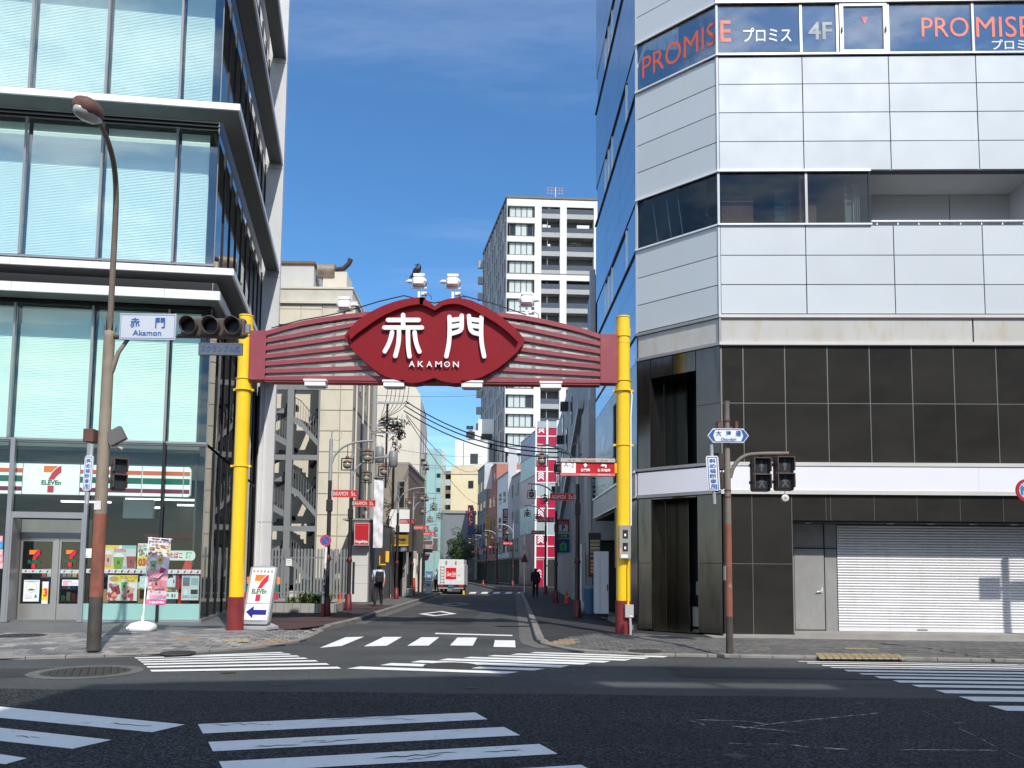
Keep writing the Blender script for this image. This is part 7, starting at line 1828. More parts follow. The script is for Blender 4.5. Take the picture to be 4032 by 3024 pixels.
# vertical 'diagonal crossing only' boards
def tall_board(x0, y0, x1, y1, Y, label, tilt):
    a = D(x0, y1, Y); c = D(x1, y0, Y); r = thing('crossing_board', ((a.x + c.x) / 2, Y, a.z), label, 'sign', 'tall blue lettered crossing boards')
    ax = Vector((1, 0, 0)); az = Vector((tilt, 0, 1)).normalized(); w = c.x - a.x - tilt * (c.z - a.z); h = c.z - a.z; O = Vector((a.x, Y, a.z))
    b = MB(); rr = .025
    def q(u, v, d): return O + ax * u + az * v + Vector((0, d, 0))
    ol = [(rr, 0), (w - rr, 0), (w, rr), (w, h - rr), (w - rr, h), (rr, h), (0, h - rr), (0, rr)]; n = len(ol)
    b.add([q(u, v, 0) for u, v in ol] + [q(u, v, .03) for u, v in ol], [tuple(range(n))[::-1], tuple(range(n, 2 * n))] + [(i, (i + 1) % n, n + (i + 1) % n, n + i) for i in range(n)]); b.build('board', mat('board_white', (.76, .79, .84), .4), r)
    s = Sheet(q(0, 0, -.001), ax, az, w, h)
    for t in ((.10, .03, .90, .05), (.10, .95, .90, .97), (.10, .03, .16, .97), (.84, .03, .90, .97)): s.rect(*t, M_BLUE)
    for i, ch in enumerate('斜め横断専用'): s.text(ch, .24, .93 - (i + 1) * .147 + .012, .76, .93 - i * .147 - .012, M_BLUE, bold=.015)
    s.done('lettering', r)
    b = MB(); b.tube([q(w * .55, -.25, .05), q(w * .55, h + .22, .05)], .032, 10); b.build('post', M_TRIMG, r); return r
tall_board(323, 1794, 368, 1931, LY - .12, 'white board of blue vertical characters on the left of the street lamp', .035)
# pedestrian signals
def man(s, walking):
    c = (.085, .095, .105)
    s.disc(.5, .84, .09, .09, c, 10)
    if walking: s.poly([(.42, .72), (.58, .72), (.72, .5), (.66, .47), (.58, .58), (.58, .42), (.74, .1), (.64, .08), (.5, .34), (.36, .08), (.26, .12), (.42, .42), (.4, .56), (.3, .42), (.24, .46)], c)
    else: s.poly([(.4, .72), (.6, .72), (.66, .42), (.61, .40), (.57, .56), (.57, .08), (.51, .08), (.5, .38), (.49, .08), (.43, .08), (.43, .56), (.39, .40), (.34, .42)], c)
def ped(x0, y0, x1, y1, Y, label, ax=Vector((1, 0, 0)), figures=True, name='pedestrian_signal'):
    a = D(x0, y1, Y); c = D(x1, y0, Y); w = (c.x - a.x) / max(.5, ax.x); h = c.z - a.z; O = Vector((a.x, Y, a.z)); n = ax.cross(Vector((0, 0, 1)))
    r = thing(name, O + ax * w / 2, label, 'pedestrian light')
    fr = Frame((O.x, O.y), math.degrees(atan2(ax.y, ax.x)), math.degrees(atan2(ax.y, ax.x)))
    b = MB(fr); b.bbox(0, w, .0, .16, a.z, c.z, .045); b.build('housing', M_SIGB, r)
    for k, z0 in enumerate((.06, .54)):
        u0, u1, e, f = w * .14, w * .86, a.z + h * z0, a.z + h * (z0 + .40)
        b = MB(fr); b.box(u0, u1, -.004, .0, e, f); b.build('lens', mat('ped_lens', (.035, .04, .048), .15), r)
        if figures:
            s = Sheet(fr.P(u0, -.006, e), fr.U.to_3d(), TZ, u1 - u0, f - e); man(s, k == 0); s.done('figure', r)
        b = MB(fr); b.box(u0 - .03, u1 + .03, -.10, -.001, f, f + .02); b.box(u0 - .03, u0 - .012, -.10, -.001, e + .02, f); b.box(u1 + .012, u1 + .03, -.10, -.001, e + .02, f); b.build('visor', M_SIGB, r)
    for z in (.22, .72):
        b = MB(fr); b.box(-.03, -.001, .03, .09, a.z + h * z, a.z + h * z + .05); b.build('hinge', M_SIGB, r)
        b = MB(fr); b.box(w + .001, w + .03, .03, .09, a.z + h * z, a.z + h * z + .05); b.build('hinge', M_SIGB, r)
    return r
ped(437, 1800, 486, 1930, LY + .1, 'pedestrian signal half hidden behind the street lamp', Vector((cos(.7), sin(.7), 0)), False)
b = MB(); b.tube([(LX + .1, LY, 3.98 - .1), (LX + .32, LY + .05, 3.75)], .03, 8); b.build('signal_bracket', mat('cream_tube', (.45, .42, .33), .6), lp)
# ---- right corner pole
rb0 = G(2873, 2573, .10); QX, QY = rb0.x, rb0.y
rp = thing('signal_pole', (QX, QY, .1), 'slim weathered signal pole in front of the white panel building', 'pole')
tb(rp, 'foot', M_POLEB, [(QX, QY, .1), (QX, QY, .78)], [.066, .064], 18); tb(rp, 'band', M_POLER, [(QX, QY, .781), (QX, QY, 2.5)], [.064, .061], 18)
tb(rp, 'pole', mat('dark_pole', (.17, .145, .12), .7, var=.18, vs=3, stain=(.10, .06, .04), sscale=(3, 3, 1), samt=.6), [(QX, QY, 2.501), (QX, QY, 3.66), (QX, QY, 3.67), (QX, QY, 4.80), (QX, QY, 4.84)], [.0605, .058, .052, .05, .06], 18)
for z in (3.0, 3.12, 4.45): tb(rp, 'strap', M_RUST, [(QX, QY, z), (QX, QY, z + .03)], .066, 16)
x_end = D(3104, 1770, QY).x
b = MB(); b.tube(chaikin([(QX + .05, QY, 3.38), (QX + .12, QY, 3.62), (QX + .30, QY, 3.80), (QX + .55, QY, 3.84), (x_end, QY, 3.85)], 2), .038, 10); b.build('arm', mat('dark_pole'), rp)
for sx in (-1, 1):
    b = MB(); b.box(QX + sx * .05, QX + sx * .15, QY - .02, QY + .02, 4.30, 4.35); b.bbox(QX + sx * .13, QX + sx * .19, QY - .10, QY + .06, 4.2, 4.44, .008); b.build('bracket_plate', M_RUST, rp)
b = MB(); b.box(QX - .09, QX - .062, QY - .05, QY + .05, 1.45, 1.72); b.build('push_button', M_MULL, rp)
b = MB(); letter(b, '4', (QX - .03, QY - .066, 1.3), TX0, TZ, .07, .1); b.build('number', paint(.3, .26, .24), rp, fix=False)
ped(2961, 1799, 3036, 1934, QY, 'left one of the two dark pedestrian signals on the right pole arm')
ped(3053, 1795, 3128, 1931, QY, 'right one of the two dark pedestrian signals above the white bell')
ped(2832, 1780, 2850, 1935, QY + .05, 'edge-on pedestrian signal between the crossing board and the pole', Vector((cos(1.2), sin(1.2), 0)), False)
for x in (2998, 3090):
    q = D(x, 1797, QY); b = MB(); b.box(q.x - .04, q.x + .04, QY, QY + .08, q.z, 3.86); b.build('hanger', M_SIGB, rp)
q = D(3090, 1962, QY)
r = thing('signal_bell', (q.x, QY, q.z - .1), 'round white sounder hanging under the pedestrian signals', 'sounder')
b = MB(); n = 18
b.tube([(q.x, QY + .04, q.z), (q.x, QY + .0, q.z), (q.x, QY - .03, q.z), (q.x, QY - .04, q.z)], [.03, .07, .072, .05], 18); b.build('body', paint(.62, .6, .56), r)
b = MB(); b.tube([(q.x, QY - .041, q.z), (q.x, QY - .046, q.z)], [.028, .02], 12); b.build('grille', paint(.3, .3, .3), r)
b = MB(); b.tube([(q.x, QY, q.z + .07), (q.x + .01, QY, q.z + .17)], .006, 5); b.build('wire', M_MULD, r)
tall_board(2787, 1795, 2828, 1931, QY - .15, 'white board of blue vertical characters on the left of the right signal pole', -.045)
# road name board with arrow ends
a = D(2787, 1742, QY - .13); c = D(2948, 1688, QY - .13)
r = thing('road_board', ((a.x + c.x) / 2, QY - .13, a.z), 'white and blue double pointed board reading Otsu-dori', 'sign')
W_, H_ = c.x - a.x, c.z - a.z; tip = .10
hexo = [(a.x, a.z + H_ / 2), (a.x + tip, a.z), (c.x - tip, a.z), (c.x, a.z + H_ / 2), (c.x - tip, c.z), (a.x + tip, c.z)]
b = MB(); b.prism(hexo, QY - .13, QY - .09, 'v'); b.build('board', mat('board_white'), r)
s = Sheet((a.x, QY - .131, a.z), TX0, TZ, W_, H_)
t = tip / W_
s.poly([(.02, .5), (t, .08), (t + .06, .08), (t + .005, .5), (t + .06, .92), (t, .92)], M_BLUE); s.poly([(.98, .5), (1 - t, .92), (1 - t - .06, .92), (1 - t - .005, .5), (1 - t - .06, .08), (1 - t, .08)], M_BLUE)
s.rect(t + .05, .05, 1 - t - .05, .09, M_BLUE); s.rect(t + .05, .91, 1 - t - .05, .95, M_BLUE)
for i, ch in enumerate('大津通'): s.text(ch, .20 + i * .24, .46, .33 + i * .24, .84, M_BLUE, bold=.02)
s.text('Otsu-dori', .32, .14, .69, .36, M_BLUE, bold=.01); s.done('lettering', r)
# ---- round direction sign at the right frame edge
q = D(4043, 1931, 13.6); R0 = .205
r = thing('round_sign', (q.x, 13.6, .1), 'round red rimmed sign with a blue arrow cut by the right edge', 'sign')
def disc(name, m, rr, y0, y1): 
    b = MB(); n = 32; b.prism([(q.x + rr * cos(2 * pi * i / n), q.z + rr * sin(2 * pi * i / n)) for i in range(n)], y0, y1, 'v'); return b.build(name, m, r)
disc('disc', paint(.42, .01, .03), R0, 13.58, 13.6); disc('face', M_SWH, R0 * .74, 13.577, 13.5795)
s = Sheet((q.x - R0, 13.575, q.z - R0), TX0, TZ, 2 * R0, 2 * R0); s.poly([(.2, .3), (.3, .3), (.3, .52), (.4, .42), (.4, .6), (.24, .72), (.14, .52), (.2, .56)], (.03, .2, .45)); s.done('print', r)
b = MB(); b.tube([(q.x + .05, 13.63, .1), (q.x + .05, 13.63, q.z + .25)], .03, 10); b.build('post', M_TRIMG, r)
# a pole with two boards just out of frame: its shadow falls on the shutter
xx = 13.93
r = thing('board_pole', (xx, 14.2, .1), 'pole with two boards beyond the right frame edge', 'pole')
tb(r, 'pole', M_POLEG, [(xx, 14.2, .1), (xx, 14.2, 6.9)], .09, 12); wb(r, 'board', M_TRIMG, xx - .62, xx - .12, 14.15, 14.2, 6.0, 6.5); wb(r, 'board', M_TRIMG, xx + .12, xx + .7, 14.15, 14.2, 5.95, 6.4); wb(r, 'bar', M_TRIMG, xx - .12, xx + .12, 14.16, 14.19, 6.2, 6.27)
# ---- advertising banner on a water base
fb = G(560, 2484, .12); FX, FY = fb.x, fb.y
r = thing('advert_banner', (FX, FY, .12), 'white poled drink banner on a white water base outside the store', 'banner')
b = MB(); b.prism([(-.25, .0), (.25, .0), (.29, .05), (.29, .12), (.14, .22), (-.14, .22), (-.29, .12), (-.29, .05)], -.2, .2, 'v')
b2 = MB()
prof = [(.26, .18, .0), (.29, .21, .03), (.29, .21, .11), (.24, .17, .17), (.10, .08, .215), (.04, .04, .22)]
n = 20
def se(a, c, t):
    ct, st_ = cos(t), sin(t); e = .45; return (a * abs(ct) ** e * (1 if ct > 0 else -1), c * abs(st_) ** e * (1 if st_ > 0 else -1))
pts = [(FX + se(a, c, 2 * pi * i / n)[0], FY + se(a, c, 2 * pi * i / n)[1], .12 + z) for a, c, z in prof for i in range(n)]
b2.smooth = True; b2.add(pts, [(k * n + i, k * n + (i + 1) % n, (k + 1) * n + (i + 1) % n, (k + 1) * n + i) for k in range(len(prof) - 1) for i in range(n)]); b2.smooth = False
b2.add([pts[i] for i in range(n)], [tuple(range(n))[::-1]]); b2.add([pts[-n + i] for i in range(n)], [tuple(range(n))]); b2.build('water_base', M_WHT, r)
b = MB(); b.tube([(FX - .24, FY - .2, .2), (FX - .24, FY - .225, .2)], .03, 8); b.build('stopper', M_WHT, r)
tp = D(587, 2117, FY)
b = MB(); b.tube([(FX, FY, .33), (FX, FY, .46), (FX + .01, FY, .47), (tp.x, FY, tp.z)], [.035, .03, .016, .013], 10); b.build('pole', M_WHT, r)
te = D(678, 2124, FY); b = MB(); b.tube([(tp.x - .02, FY, tp.z), (te.x, FY, te.z)], .012, 8); b.build('cross_bar', M_WHT, r)
bl, br, tl, tr = D(573, 2380, FY), D(651, 2383, FY), D(592, 2124, FY), D(671, 2130, FY)
class Bent(Sheet):
    def pt(s, a, b):
        p = bl.lerp(br, a).lerp(tl.lerp(tr, a), b); d = .035 * sin(b * 7 + a * 2) + .02 * sin(a * 6 + b * 3); return p + Vector((0, d - s.k * .0015, 0))
s = Bent((0, 0, 0), TX0, TZ, te.x - tp.x, tl.z - bl.z)
def grid(col, b0=0.0, b1=1.0, n=14, m_=4):
    s._m(col); s.k += 1
    pts = [s.pt(i / m_, b0 + (b1 - b0) * j / n) for j in range(n + 1) for i in range(m_ + 1)]
    s.mb.add(pts, [(j * (m_ + 1) + i, j * (m_ + 1) + i + 1, (j + 1) * (m_ + 1) + i + 1, (j + 1) * (m_ + 1) + i) for j in range(n) for i in range(m_)], True)
grid((.72, .62, .68)); grid((.70, .22, .30), .22, .50); grid((.72, .38, .45), .38, .55); grid((.68, .12, .30), 0, .075, 3); grid((.74, .60, .62), .08, .2, 4); grid((.72, .66, .58), .80, 1.0, 5)
s.cup(.28, .62, .34, .19, (.20, .42, .20), (.78, .80, .80), .05); s.cup(.6, .70, .22, .13, (.75, .40, .06), (.8, .76, .7), -.1); s.cup(.75, .53, .24, .16, (.50, .05, .12), (.8, .7, .74), -.3); s.cup(.48, .34, .46, .2, (.72, .30, .30), (.76, .66, .66), .25)
for i in range(26): s.disc(random.uniform(.05, .95), random.choice((random.uniform(.86, .93), random.uniform(.76, .84), random.uniform(.2, .3))), .07, .016, random.choice(((.75, .42, .08), (.7, .5, .2), (.65, .1, .15), (.2, .35, .12), (.12, .14, .28))), 8)
for i in range(6): s.poly([(.05 + .1 * i, .42), (.15 + .1 * i, .42), (.5 + .08 * i, .5), (.42 + .08 * i, .5)], (.74, .42, .48) if i % 2 else (.66, .15, .24))
s.text('季節の果物', .12, .94, .92, .985, (.18, .08, .28), bold=.02); s.text('Smoothie', .2, .105, .9, .16, (.62, .1, .3), bold=.02); s.text('7-ELEVEn', .2, .02, .85, .055, (.85, .78, .8), bold=.04)
s.done('cloth', r)
for t in (.0, .25, .5, .75): p = D(590, 2124 + t * 250, FY); b = MB(); b.box(p.x - .03, p.x + .03, FY - .005, FY + .005, p.z - .02, p.z + .01); b.build('loop', M_WHT, r)
for t in (.1, .5, .9): p = tp.lerp(te, t); b = MB(); b.box(p.x - .012, p.x + .012, FY - .016, FY + .016, p.z - .07, p.z + .02); b.build('loop', M_WHT, r)
# ---- standing store sign with an arrow
sb = G(1012, 2480, .12); SX, SY = sb.x, sb.y
r = thing('standing_sign', (SX, SY, .12), 'grey free standing store sign with a blue left arrow by the gate pole', 'sign')
b = MB()
b.add([(SX - .33, SY - .05, .13), (SX + .27, SY - .12, .13), (SX + .42, SY + .3, .13), (SX - .2, SY + .38, .13), (SX - .26, SY + .06, .27), (SX + .2, SY + .02, .27), (SX + .28, SY + .2, .27), (SX - .18, SY + .24, .27), (SX - .33, SY - .05, .19), (SX + .27, SY - .12, .19), (SX + .42, SY + .3, .19), (SX - .2, SY + .38, .19)],
      [(3, 2, 1, 0), (0, 1, 9, 8), (1, 2, 10, 9), (2, 3, 11, 10), (3, 0, 8, 11), (8, 9, 5, 4), (9, 10, 6, 5), (10, 11, 7, 6), (11, 8, 4, 7), (4, 5, 6, 7)]); b.build('foot', mat('plastic_grey', (.36, .36, .37), .4, var=.05), r)
b = MB(); b.box(SX - .3, SX + .38, SY - .02, SY + .34, .112, .13); b.build('rubber', M_BLACK, r)
ax = Vector((cos(-.10), sin(-.10), 0)); az = Vector((.095, .13, 1)).normalized(); nn = ax.cross(az).normalized()
W_, H_ = .66, 1.42; O = Vector((SX - .36, SY + .02, .25))
def sp_(u, v, d=0): return O + ax * u + az * v + nn * d
ol = [(.03, 0), (W_ - .03, 0), (W_, .06), (W_, H_ - .07)] + [(W_ - W_ * k / 6, H_ - .05 + .05 * sin(pi * k / 6)) for k in range(0, 7)] + [(0, .06)]
n = len(ol); b = MB()
b.add([sp_(u, v, .07) for u, v in ol] + [sp_(u, v, -.07) for u, v in ol], [tuple(range(n)), tuple(range(2 * n - 1, n - 1, -1))] + [(i, n + i, n + (i + 1) % n, (i + 1) % n) for i in range(n)]); b.build('frame', mat('plastic_grey'), r)
s = Sheet(sp_(.05, .50, .072), ax, az, W_ - .10, H_ - .56, .002); s.rect(0, 0, 1, 1, (.78, .77, .75)); seven(s, .14, .06, .80, .80)
for i in range(6): s.disc(.1 + i * .16, .90, .045, .027, (.36, .27, .25), 10)
s.done('upper_panel', r)
s = Sheet(sp_(.04, .10, .073), ax, az, W_ - .08, .38, .002); s.rect(0, 0, 1, 1, (.82, .82, .83)); s.poly([(.05, .5), (.36, .88), (.36, .64), (.92, .64), (.92, .32), (.36, .32), (.36, .1)], (.012, .008, .24)); s.done('lower_panel', r)
s = Sheet(sp_(.04, .04, .0725), ax, az, W_ - .08, .06, .002); s.poly([(0, 1), (.3, .3), (.7, .3), (1, 1)], (.26, .25, .28)); s.done('lip', r)
for sx in (-.05, W_ + .05):
    for v, c in ((.98, (.75, .25, .05)), (.78, (.01, .16, .1)), (.6, (.45, .03, .06))): b = MB(); p = sp_(sx, v, -.05); b.box(p.x - .035, p.x + .035, p.y - .02, p.y + .02, p.z, p.z + .17); b.build('side_stripe', paint(*c), r)
# ================================================================== side street lamps, signs, poles, wires, people, truck
M_LPD = mat('lamp_dark', (.028, .022, .024), .45, var=.15, vs=4); M_LPR = mat('lamp_red', (.12, .014, .017), .5, var=.1); M_LPS = mat('lamp_silver', (.40, .41, .42), .4, metal=.35, var=.1); M_SGR = mat('street_sign_red', (.52, .015, .02), .45, var=.03)
def lamp_post(side, name, lab):
    """side +1: arm and sign reach to the right"""
    r = thing(name, (0, 0, 0), lab, 'street lamp', 'ornamental lamp posts along the side street')
    tb(r, 'base', M_LPR, [(0, 0, 0), (0, 0, .02), (0, 0, .55), (0, 0, .56)], [.14, .14, .105, .07], 12); tb(r, 'pole', M_LPD, [(0, 0, .56), (0, 0, 4.3)], [.075, .062], 12)
    tb(r, 'collar', M_LPR, [(0, 0, 1.72), (0, 0, 1.76), (0, 0, 1.86), (0, 0, 1.90)], [.085, .11, .085, .07], 12); tb(r, 'upper_pole', M_LPS, [(0, 0, 4.3), (0, 0, 5.65)], [.062, .055], 12)
    b = MB(); b.tube(chaikin([(0, 0, 4.75), (side * .12, 0, 5.15), (side * .45, 0, 5.45), (side * .9, 0, 5.58), (side * 1.35, 0, 5.6)], 2), .035, 8); b.build('arm', M_LPS, r)
    b = MB(); b.tube([(side * (.18 + .16 * cos(t)), 0, 5.78 + .18 * sin(t)) for t in [k * .5 for k in range(13)]], .009, 5); b.tube([(0, 0, 5.65), (0, 0, 5.95)], .012, 5); b.build('scroll', M_LPS, r)
    b = MB(); b.bbox(-.09, .09, -.08, .08, 3.3, 3.68, .015); b.build('control_box', M_LPD, r)
    x0, x1 = (.09, .90) if side > 0 else (-.90, -.09)
    b = MB(); b.box(x0, x1, -.022, .022, 3.76, 4.0); sgn = b.build('street_sign', M_SGR, r)
    s = Sheet((x0, -.0235, 3.76), TX0, TZ, x1 - x0, .24)
    s.text('AKAMON', .06, .22, .62, .78, (.78, .74, .72)); s.text('St.', .74, .22, .94, .78, (.78, .74, .72)); s.rect(0, .95, 1, 1, (.66, .2, .18)); s.rect(0, 0, 1, .05, (.66, .2, .18)); s.done('lettering', sgn)
    b = MB(); b.box(min(0, side * .14), max(0, side * .14), -.03, .03, 3.80, 3.96); b.build('clamp', M_LPS, r)
    # lantern: a square frame holding a capped globe
    for lx, lz in ((side * 1.18, 5.07), (side * .54, 4.83)):
        ln = MB(); f = .2
        for a, c, e, g in ((-f, f, f - .03, f), (-f, f, -f, -f + .03), (-f, -f + .03, -f + .03, f - .03), (f - .03, f, -f + .03, f - .03)): ln.box(lx + a, lx + c, -.025, .025, lz + e, lz + g)
        ln.tube([(lx, 0, lz + f), (lx, 0, 5.58 if abs(lx) > 1 else 5.44)], .012, 6); lo = ln.build('lantern', M_LPD, r)
        b = MB(); b.tube([(lx, 0, lz + .28), (lx, 0, lz + .24), (lx, 0, lz + .2)], [.03, .06, .09], 10); b.tube([(lx, 0, lz + .14), (lx, 0, lz + .08), (lx, 0, lz + .06)], [.04, .15, .155], 12); b.build('cap', mat('cap_brown', (.16, .07, .045), .6), lo)
        b = MB(); b.ball((lx, 0, lz - .02), .14, .14, .13, 12, 8); b.build('globe', mat('globe', (.30, .29, .23), .2, var=.1), lo)
    return r
LR = lamp_post(1, 'lamp_post', 'nearest left lamp post with the red Akamon sign behind the no parking sign')
LR.location = (-5.86, 24.6, .12)
for x, y, lab in ((-5.93, 28.2, 'second left lamp post with a red Akamon sign beside the traffic cone'), (-5.75, 38.7, 'left lamp post standing before the black car park entrance'), (-5.72, 44.4, 'left lamp post with its red sign beside the blank white sign box'), (-6.1, 52, 'left lamp post just beyond the truck front'), (-8.1, 70, 'small far lamp post on the left above the truck roof'), (-9.3, 82, 'far lamp post at the bend on the left'), (-10.6, 94, 'farthest lamp post on the left')):
    dup(LR, (x, y, .12), lab)
RR = lamp_post(-1, 'lamp_post', 'nearest right lamp post with a red Akamon sign by the dark doorway')
RR.location = (2.14, 25.0, .12)
for x, y, lab in ((2.1, 36.4, 'second right lamp post with a red Akamon sign by the P sign'), (2.15, 48.7, 'third right lamp post behind the dark clad pedestrian'), (.12, 69, 'right lamp post beyond the crossing'), (-1.5, 80, 'right lamp post farther along the bend'), (-3.0, 91, 'distant right lamp post near the tree'), (-4.4, 102, 'farthest right lamp post by the tree')):
    dup(RR, (x, y, .12), lab)
# ---- no parking sign
q = D(1284, 2128, 24.3); x = q.x
r = thing('no_parking_sign', (x - .03, 24.3, .12), 'round blue no parking sign on a white stickered pole at the left kerb', 'sign')
tb(r, 'pole', M_WHT, [(x - .05, 24.3, .5), (x + .02, 24.3, q.z + .1)], .042, 12); tb(r, 'foot', paint(.45, .04, .04), [(x - .055, 24.3, .1), (x - .05, 24.3, .499)], .046, 12)
for k in range(16): 
    z = random.uniform(.55, 1.7); b = MB(); h = random.uniform(.04, .09); b.box(x - .04 + random.uniform(0, .02), x + .012, 24.253, 24.256, z, z + h); b.build('sticker', paint(*random.choice(((.06, .06, .07), (.3, .3, .32), (.12, .1, .1)))), r)
n = 28
def dsc(rr, y0, y1, m, nm): b = MB(); b.prism([(x + rr * cos(2 * pi * i / n), q.z + rr * sin(2 * pi * i / n)) for i in range(n)], y0, y1, 'v'); b.build(nm, m, r)
dsc(.18, 24.235, 24.25, paint(.55, .05, .08), 'disc'); dsc(.13, 24.232, 24.2345, paint(.02, .11, .42), 'face')
s = Sheet((x - .18, 24.229, q.z - .18), TX0, TZ, .36, .36); s.poly([(.2, .76), (.26, .82), (.82, .24), (.76, .18)], (.55, .05, .08)); s.done('slash', r)
# ---- right side post sign
q = D(2066, 2156, 52); x = q.x
r = thing('post_sign', (x, 52, .12), 'thin white post with a plate and an inverted triangle at the far crossing', 'sign')
tb(r, 'post', M_WHT, [(x, 52, .1), (x, 52, 4.2)], .04, 8); wb(r, 'plate', M_TRIMG, x - .16, x + .16, 51.93, 51.955, 3.0, 3.3); b = MB(); b.prism([(x - .25, 2.15), (x + .25, 2.15), (x, 2.75)], 51.93, 51.955, 'v'); b.build('triangle', paint(.12, .02, .02), r)
# ---- cones, planter, bollard
def cone(loc, lab):
    x, y, z = loc; r = thing('traffic_cone', loc, lab, 'cone')
    b = MB(); b.box(x - .17, x + .17, y - .17, y + .17, z, z + .03); b.build('base', paint(.30, .03, .02), r); tb(r, 'cone', paint(.55, .05, .025), [(x, y, z + .03), (x, y, z + .62), (x, y, z + .64)], [.125, .028, .02], 16); tb(r, 'cuff', paint(.62, .16, .10), [(x, y, z + .27), (x, y, z + .36)], [.088, .073], 16)
q = G(1338, 2398, .12); cone((q.x, q.y, .12), 'red traffic cone beside the planter on the left walk')
q = G(2231, 2378, .12); cone((q.x, q.y, .12), 'red traffic cone against the ribbed wall on the right walk')
q = G(1902, 2310, 0); cone((q.x, q.y, .0), 'tiny red cone at the far right kerb')
pln = thing('planter', (-7.1, 26.3, .12), 'low grey block planter with leafy plants on the left corner', 'planter')
for i in range(8):
    b = MB(); b.bbox(-8.15 + i * .28, -7.88 + i * .28, 25.9, 26.05, .115, .42, .006); b.build('block', M_CONC, pln)
for i in range(4):
    b = MB(); b.bbox(-6.05, -5.9, 26.06 + i * .28, 26.33 + i * .28, .115, .42, .006); b.build('block', M_CONC, pln)
wb(pln, 'soil', mat('soil', (.05, .04, .03), .9), -8.15, -6.06, 26.06, 27.1, .115, .38)
for k, (x, y) in enumerate(((-6.75, 26.35), (-6.4, 26.45), (-7.1, 26.5), (-7.5, 26.4), (-6.5, 26.8))):
    r = thing('leafy_plant', (x, y, .38), ['spiky green plant at the right end of the planter', 'bushy green plant beside the pole in the planter', 'grassy green plant in the middle of the planter', 'low green plant at the left of the planter', 'taller green plant at the back of the planter'][k], 'plant', 'plants in the grey planter')
    L = MB()
    for q in range(90 if k != 3 else 45):
        a = random.uniform(0, 6.28); l = random.uniform(.2, .62) * (.6 if k == 3 else 1); sp = random.uniform(.1, .9); w = random.uniform(.012, .03)
        o = Vector((x + random.gauss(0, .09), y + random.gauss(0, .07), .38)); d = Vector((cos(a) * sp, sin(a) * sp, 1)).normalized(); sd = Vector((-sin(a), cos(a), 0)) * w
        m1 = o + d * l * .6; tip = o + d * l + Vector((cos(a), sin(a), -.6)) * l * .25; L.m = random.choice((0, 1, 2)); L.add([o - sd * .4, o + sd * .4, m1 + sd, m1 - sd, tip], [(0, 1, 2, 3), (3, 2, 4)])
    L.build('leaves', [mat('plant_a', (.08, .15, .03), .6, var=.2), mat('plant_b', (.15, .19, .05), .6, var=.2), mat('plant_c', (.03, .07, .015), .6)], r, fix=False)
lt = MB()
for k in range(14):
    q = G(random.uniform(1090, 1230), random.uniform(2392, 2420), .12); a = random.uniform(0, 6); w = random.uniform(.03, .07); lt.add([(q.x + w * cos(a), q.y + w * sin(a), .122), (q.x - w * .5 * sin(a), q.y + w * .5 * cos(a), .13), (q.x - w * cos(a), q.y - w * sin(a), .124), (q.x + w * .5 * sin(a), q.y - w * .5 * cos(a), .128)], [(0, 1, 2, 3)])
tag(lt.build('fallen_leaves', paint(.42, .34, .14), fix=False), 'scattered dry leaves on the paving near the planter', None, None, 'stuff')
r = thing('marker_post', tuple(G(1627, 2340, .12)), 'white and orange marker post left of the truck', 'post'); q = G(1627, 2340, .12)
tb(r, 'upper', M_WHT, [(q.x, q.y, 1.1), (q.x, q.y, 2.4)], .11, 10); tb(r, 'lower', paint(.62, .09, .02), [(q.x, q.y, .1), (q.x, q.y, 1.1)], .112, 10)
q = G(1609, 2347, .12); r = thing('storage_box', (q.x, q.y, .12), 'pale green lidded box at the foot of the left wall', 'box')
b = MB(); b.bbox(q.x - .2, q.x + .2, q.y - .15, q.y + .15, .12, .46, .02); b.build('body', paint(.32, .40, .38), r); b = MB(); b.bbox(q.x - .23, q.x + .23, q.y - .18, q.y + .18, .461, .54, .02); b.build('lid', paint(.40, .48, .46), r)
# ---- utility pole with tangled cables
UX, UY = D(1469, 1800, 36.0).x, 36.0
up = thing('utility_pole', (UX, UY, .12), 'concrete utility pole with cross arms and a knot of cables', 'utility pole')
tb(up, 'pole', M_CONC, [(UX, UY, .12), (UX, UY, 11.6)], [.17, .12], 14)
for z, x1 in ((9.42, 1.65), (8.35, 1.45), (6.9, 1.0), (8.0, 1.4)): wb(up, 'cross_arm', M_TRIMG, UX - .15, UX + x1, UY - .05, UY + .05, z, z + .09)
tb(up, 'hanging_post', M_MULD, [(UX + .62, UY, 5.4), (UX + .62, UY, 9.4)], .05, 8)
for k in range(4): tb(up, 'stay', M_TRIMG, [(UX + .62 + .02 * k, UY, 5.6), (UX + (.1, 1.0, 1.3, 1.35)[k], UY, (7.0, 8.3, 8.3, 8.9)[k])], .016, 5)
M_CER = mat('ceramic', (.55, .55, .52), .3)
for k in range(7):
    b = MB(); x = UX + .1 + k * .2; b.tube([(x, UY, 8.44), (x, UY, 8.5), (x, UY, 8.56), (x, UY, 8.62)], [.03, .06, .035, .05], 8); b.build('insulator', M_CER, up)
for k in range(5):
    b = MB(); x = UX + .2 + k * .16; b.tube([(x, UY, 6.85), (x, UY, 6.78), (x, UY, 6.7), (x, UY, 6.62)], [.03, .055, .03, .045], 8); b.build('insulator', M_CER, up)
for x, z in ((UX + .95, 6.75), (UX + .3, 6.95)):
    b = MB(); b.tube([(x, UY, z - .35), (x, UY, z - .3), (x, UY, z + .35), (x, UY, z + .4)], [.16, .21, .21, .15], 14); b.build('transformer', mat('transformer_grey', (.22, .225, .23), .5), up)
    for s in (-1, 1): b = MB(); b.tube([(x + s * .1, UY, z + .4), (x + s * .12, UY, z + .6)], [.035, .02], 8); b.build('bushing', M_CER, up)
b = MB()
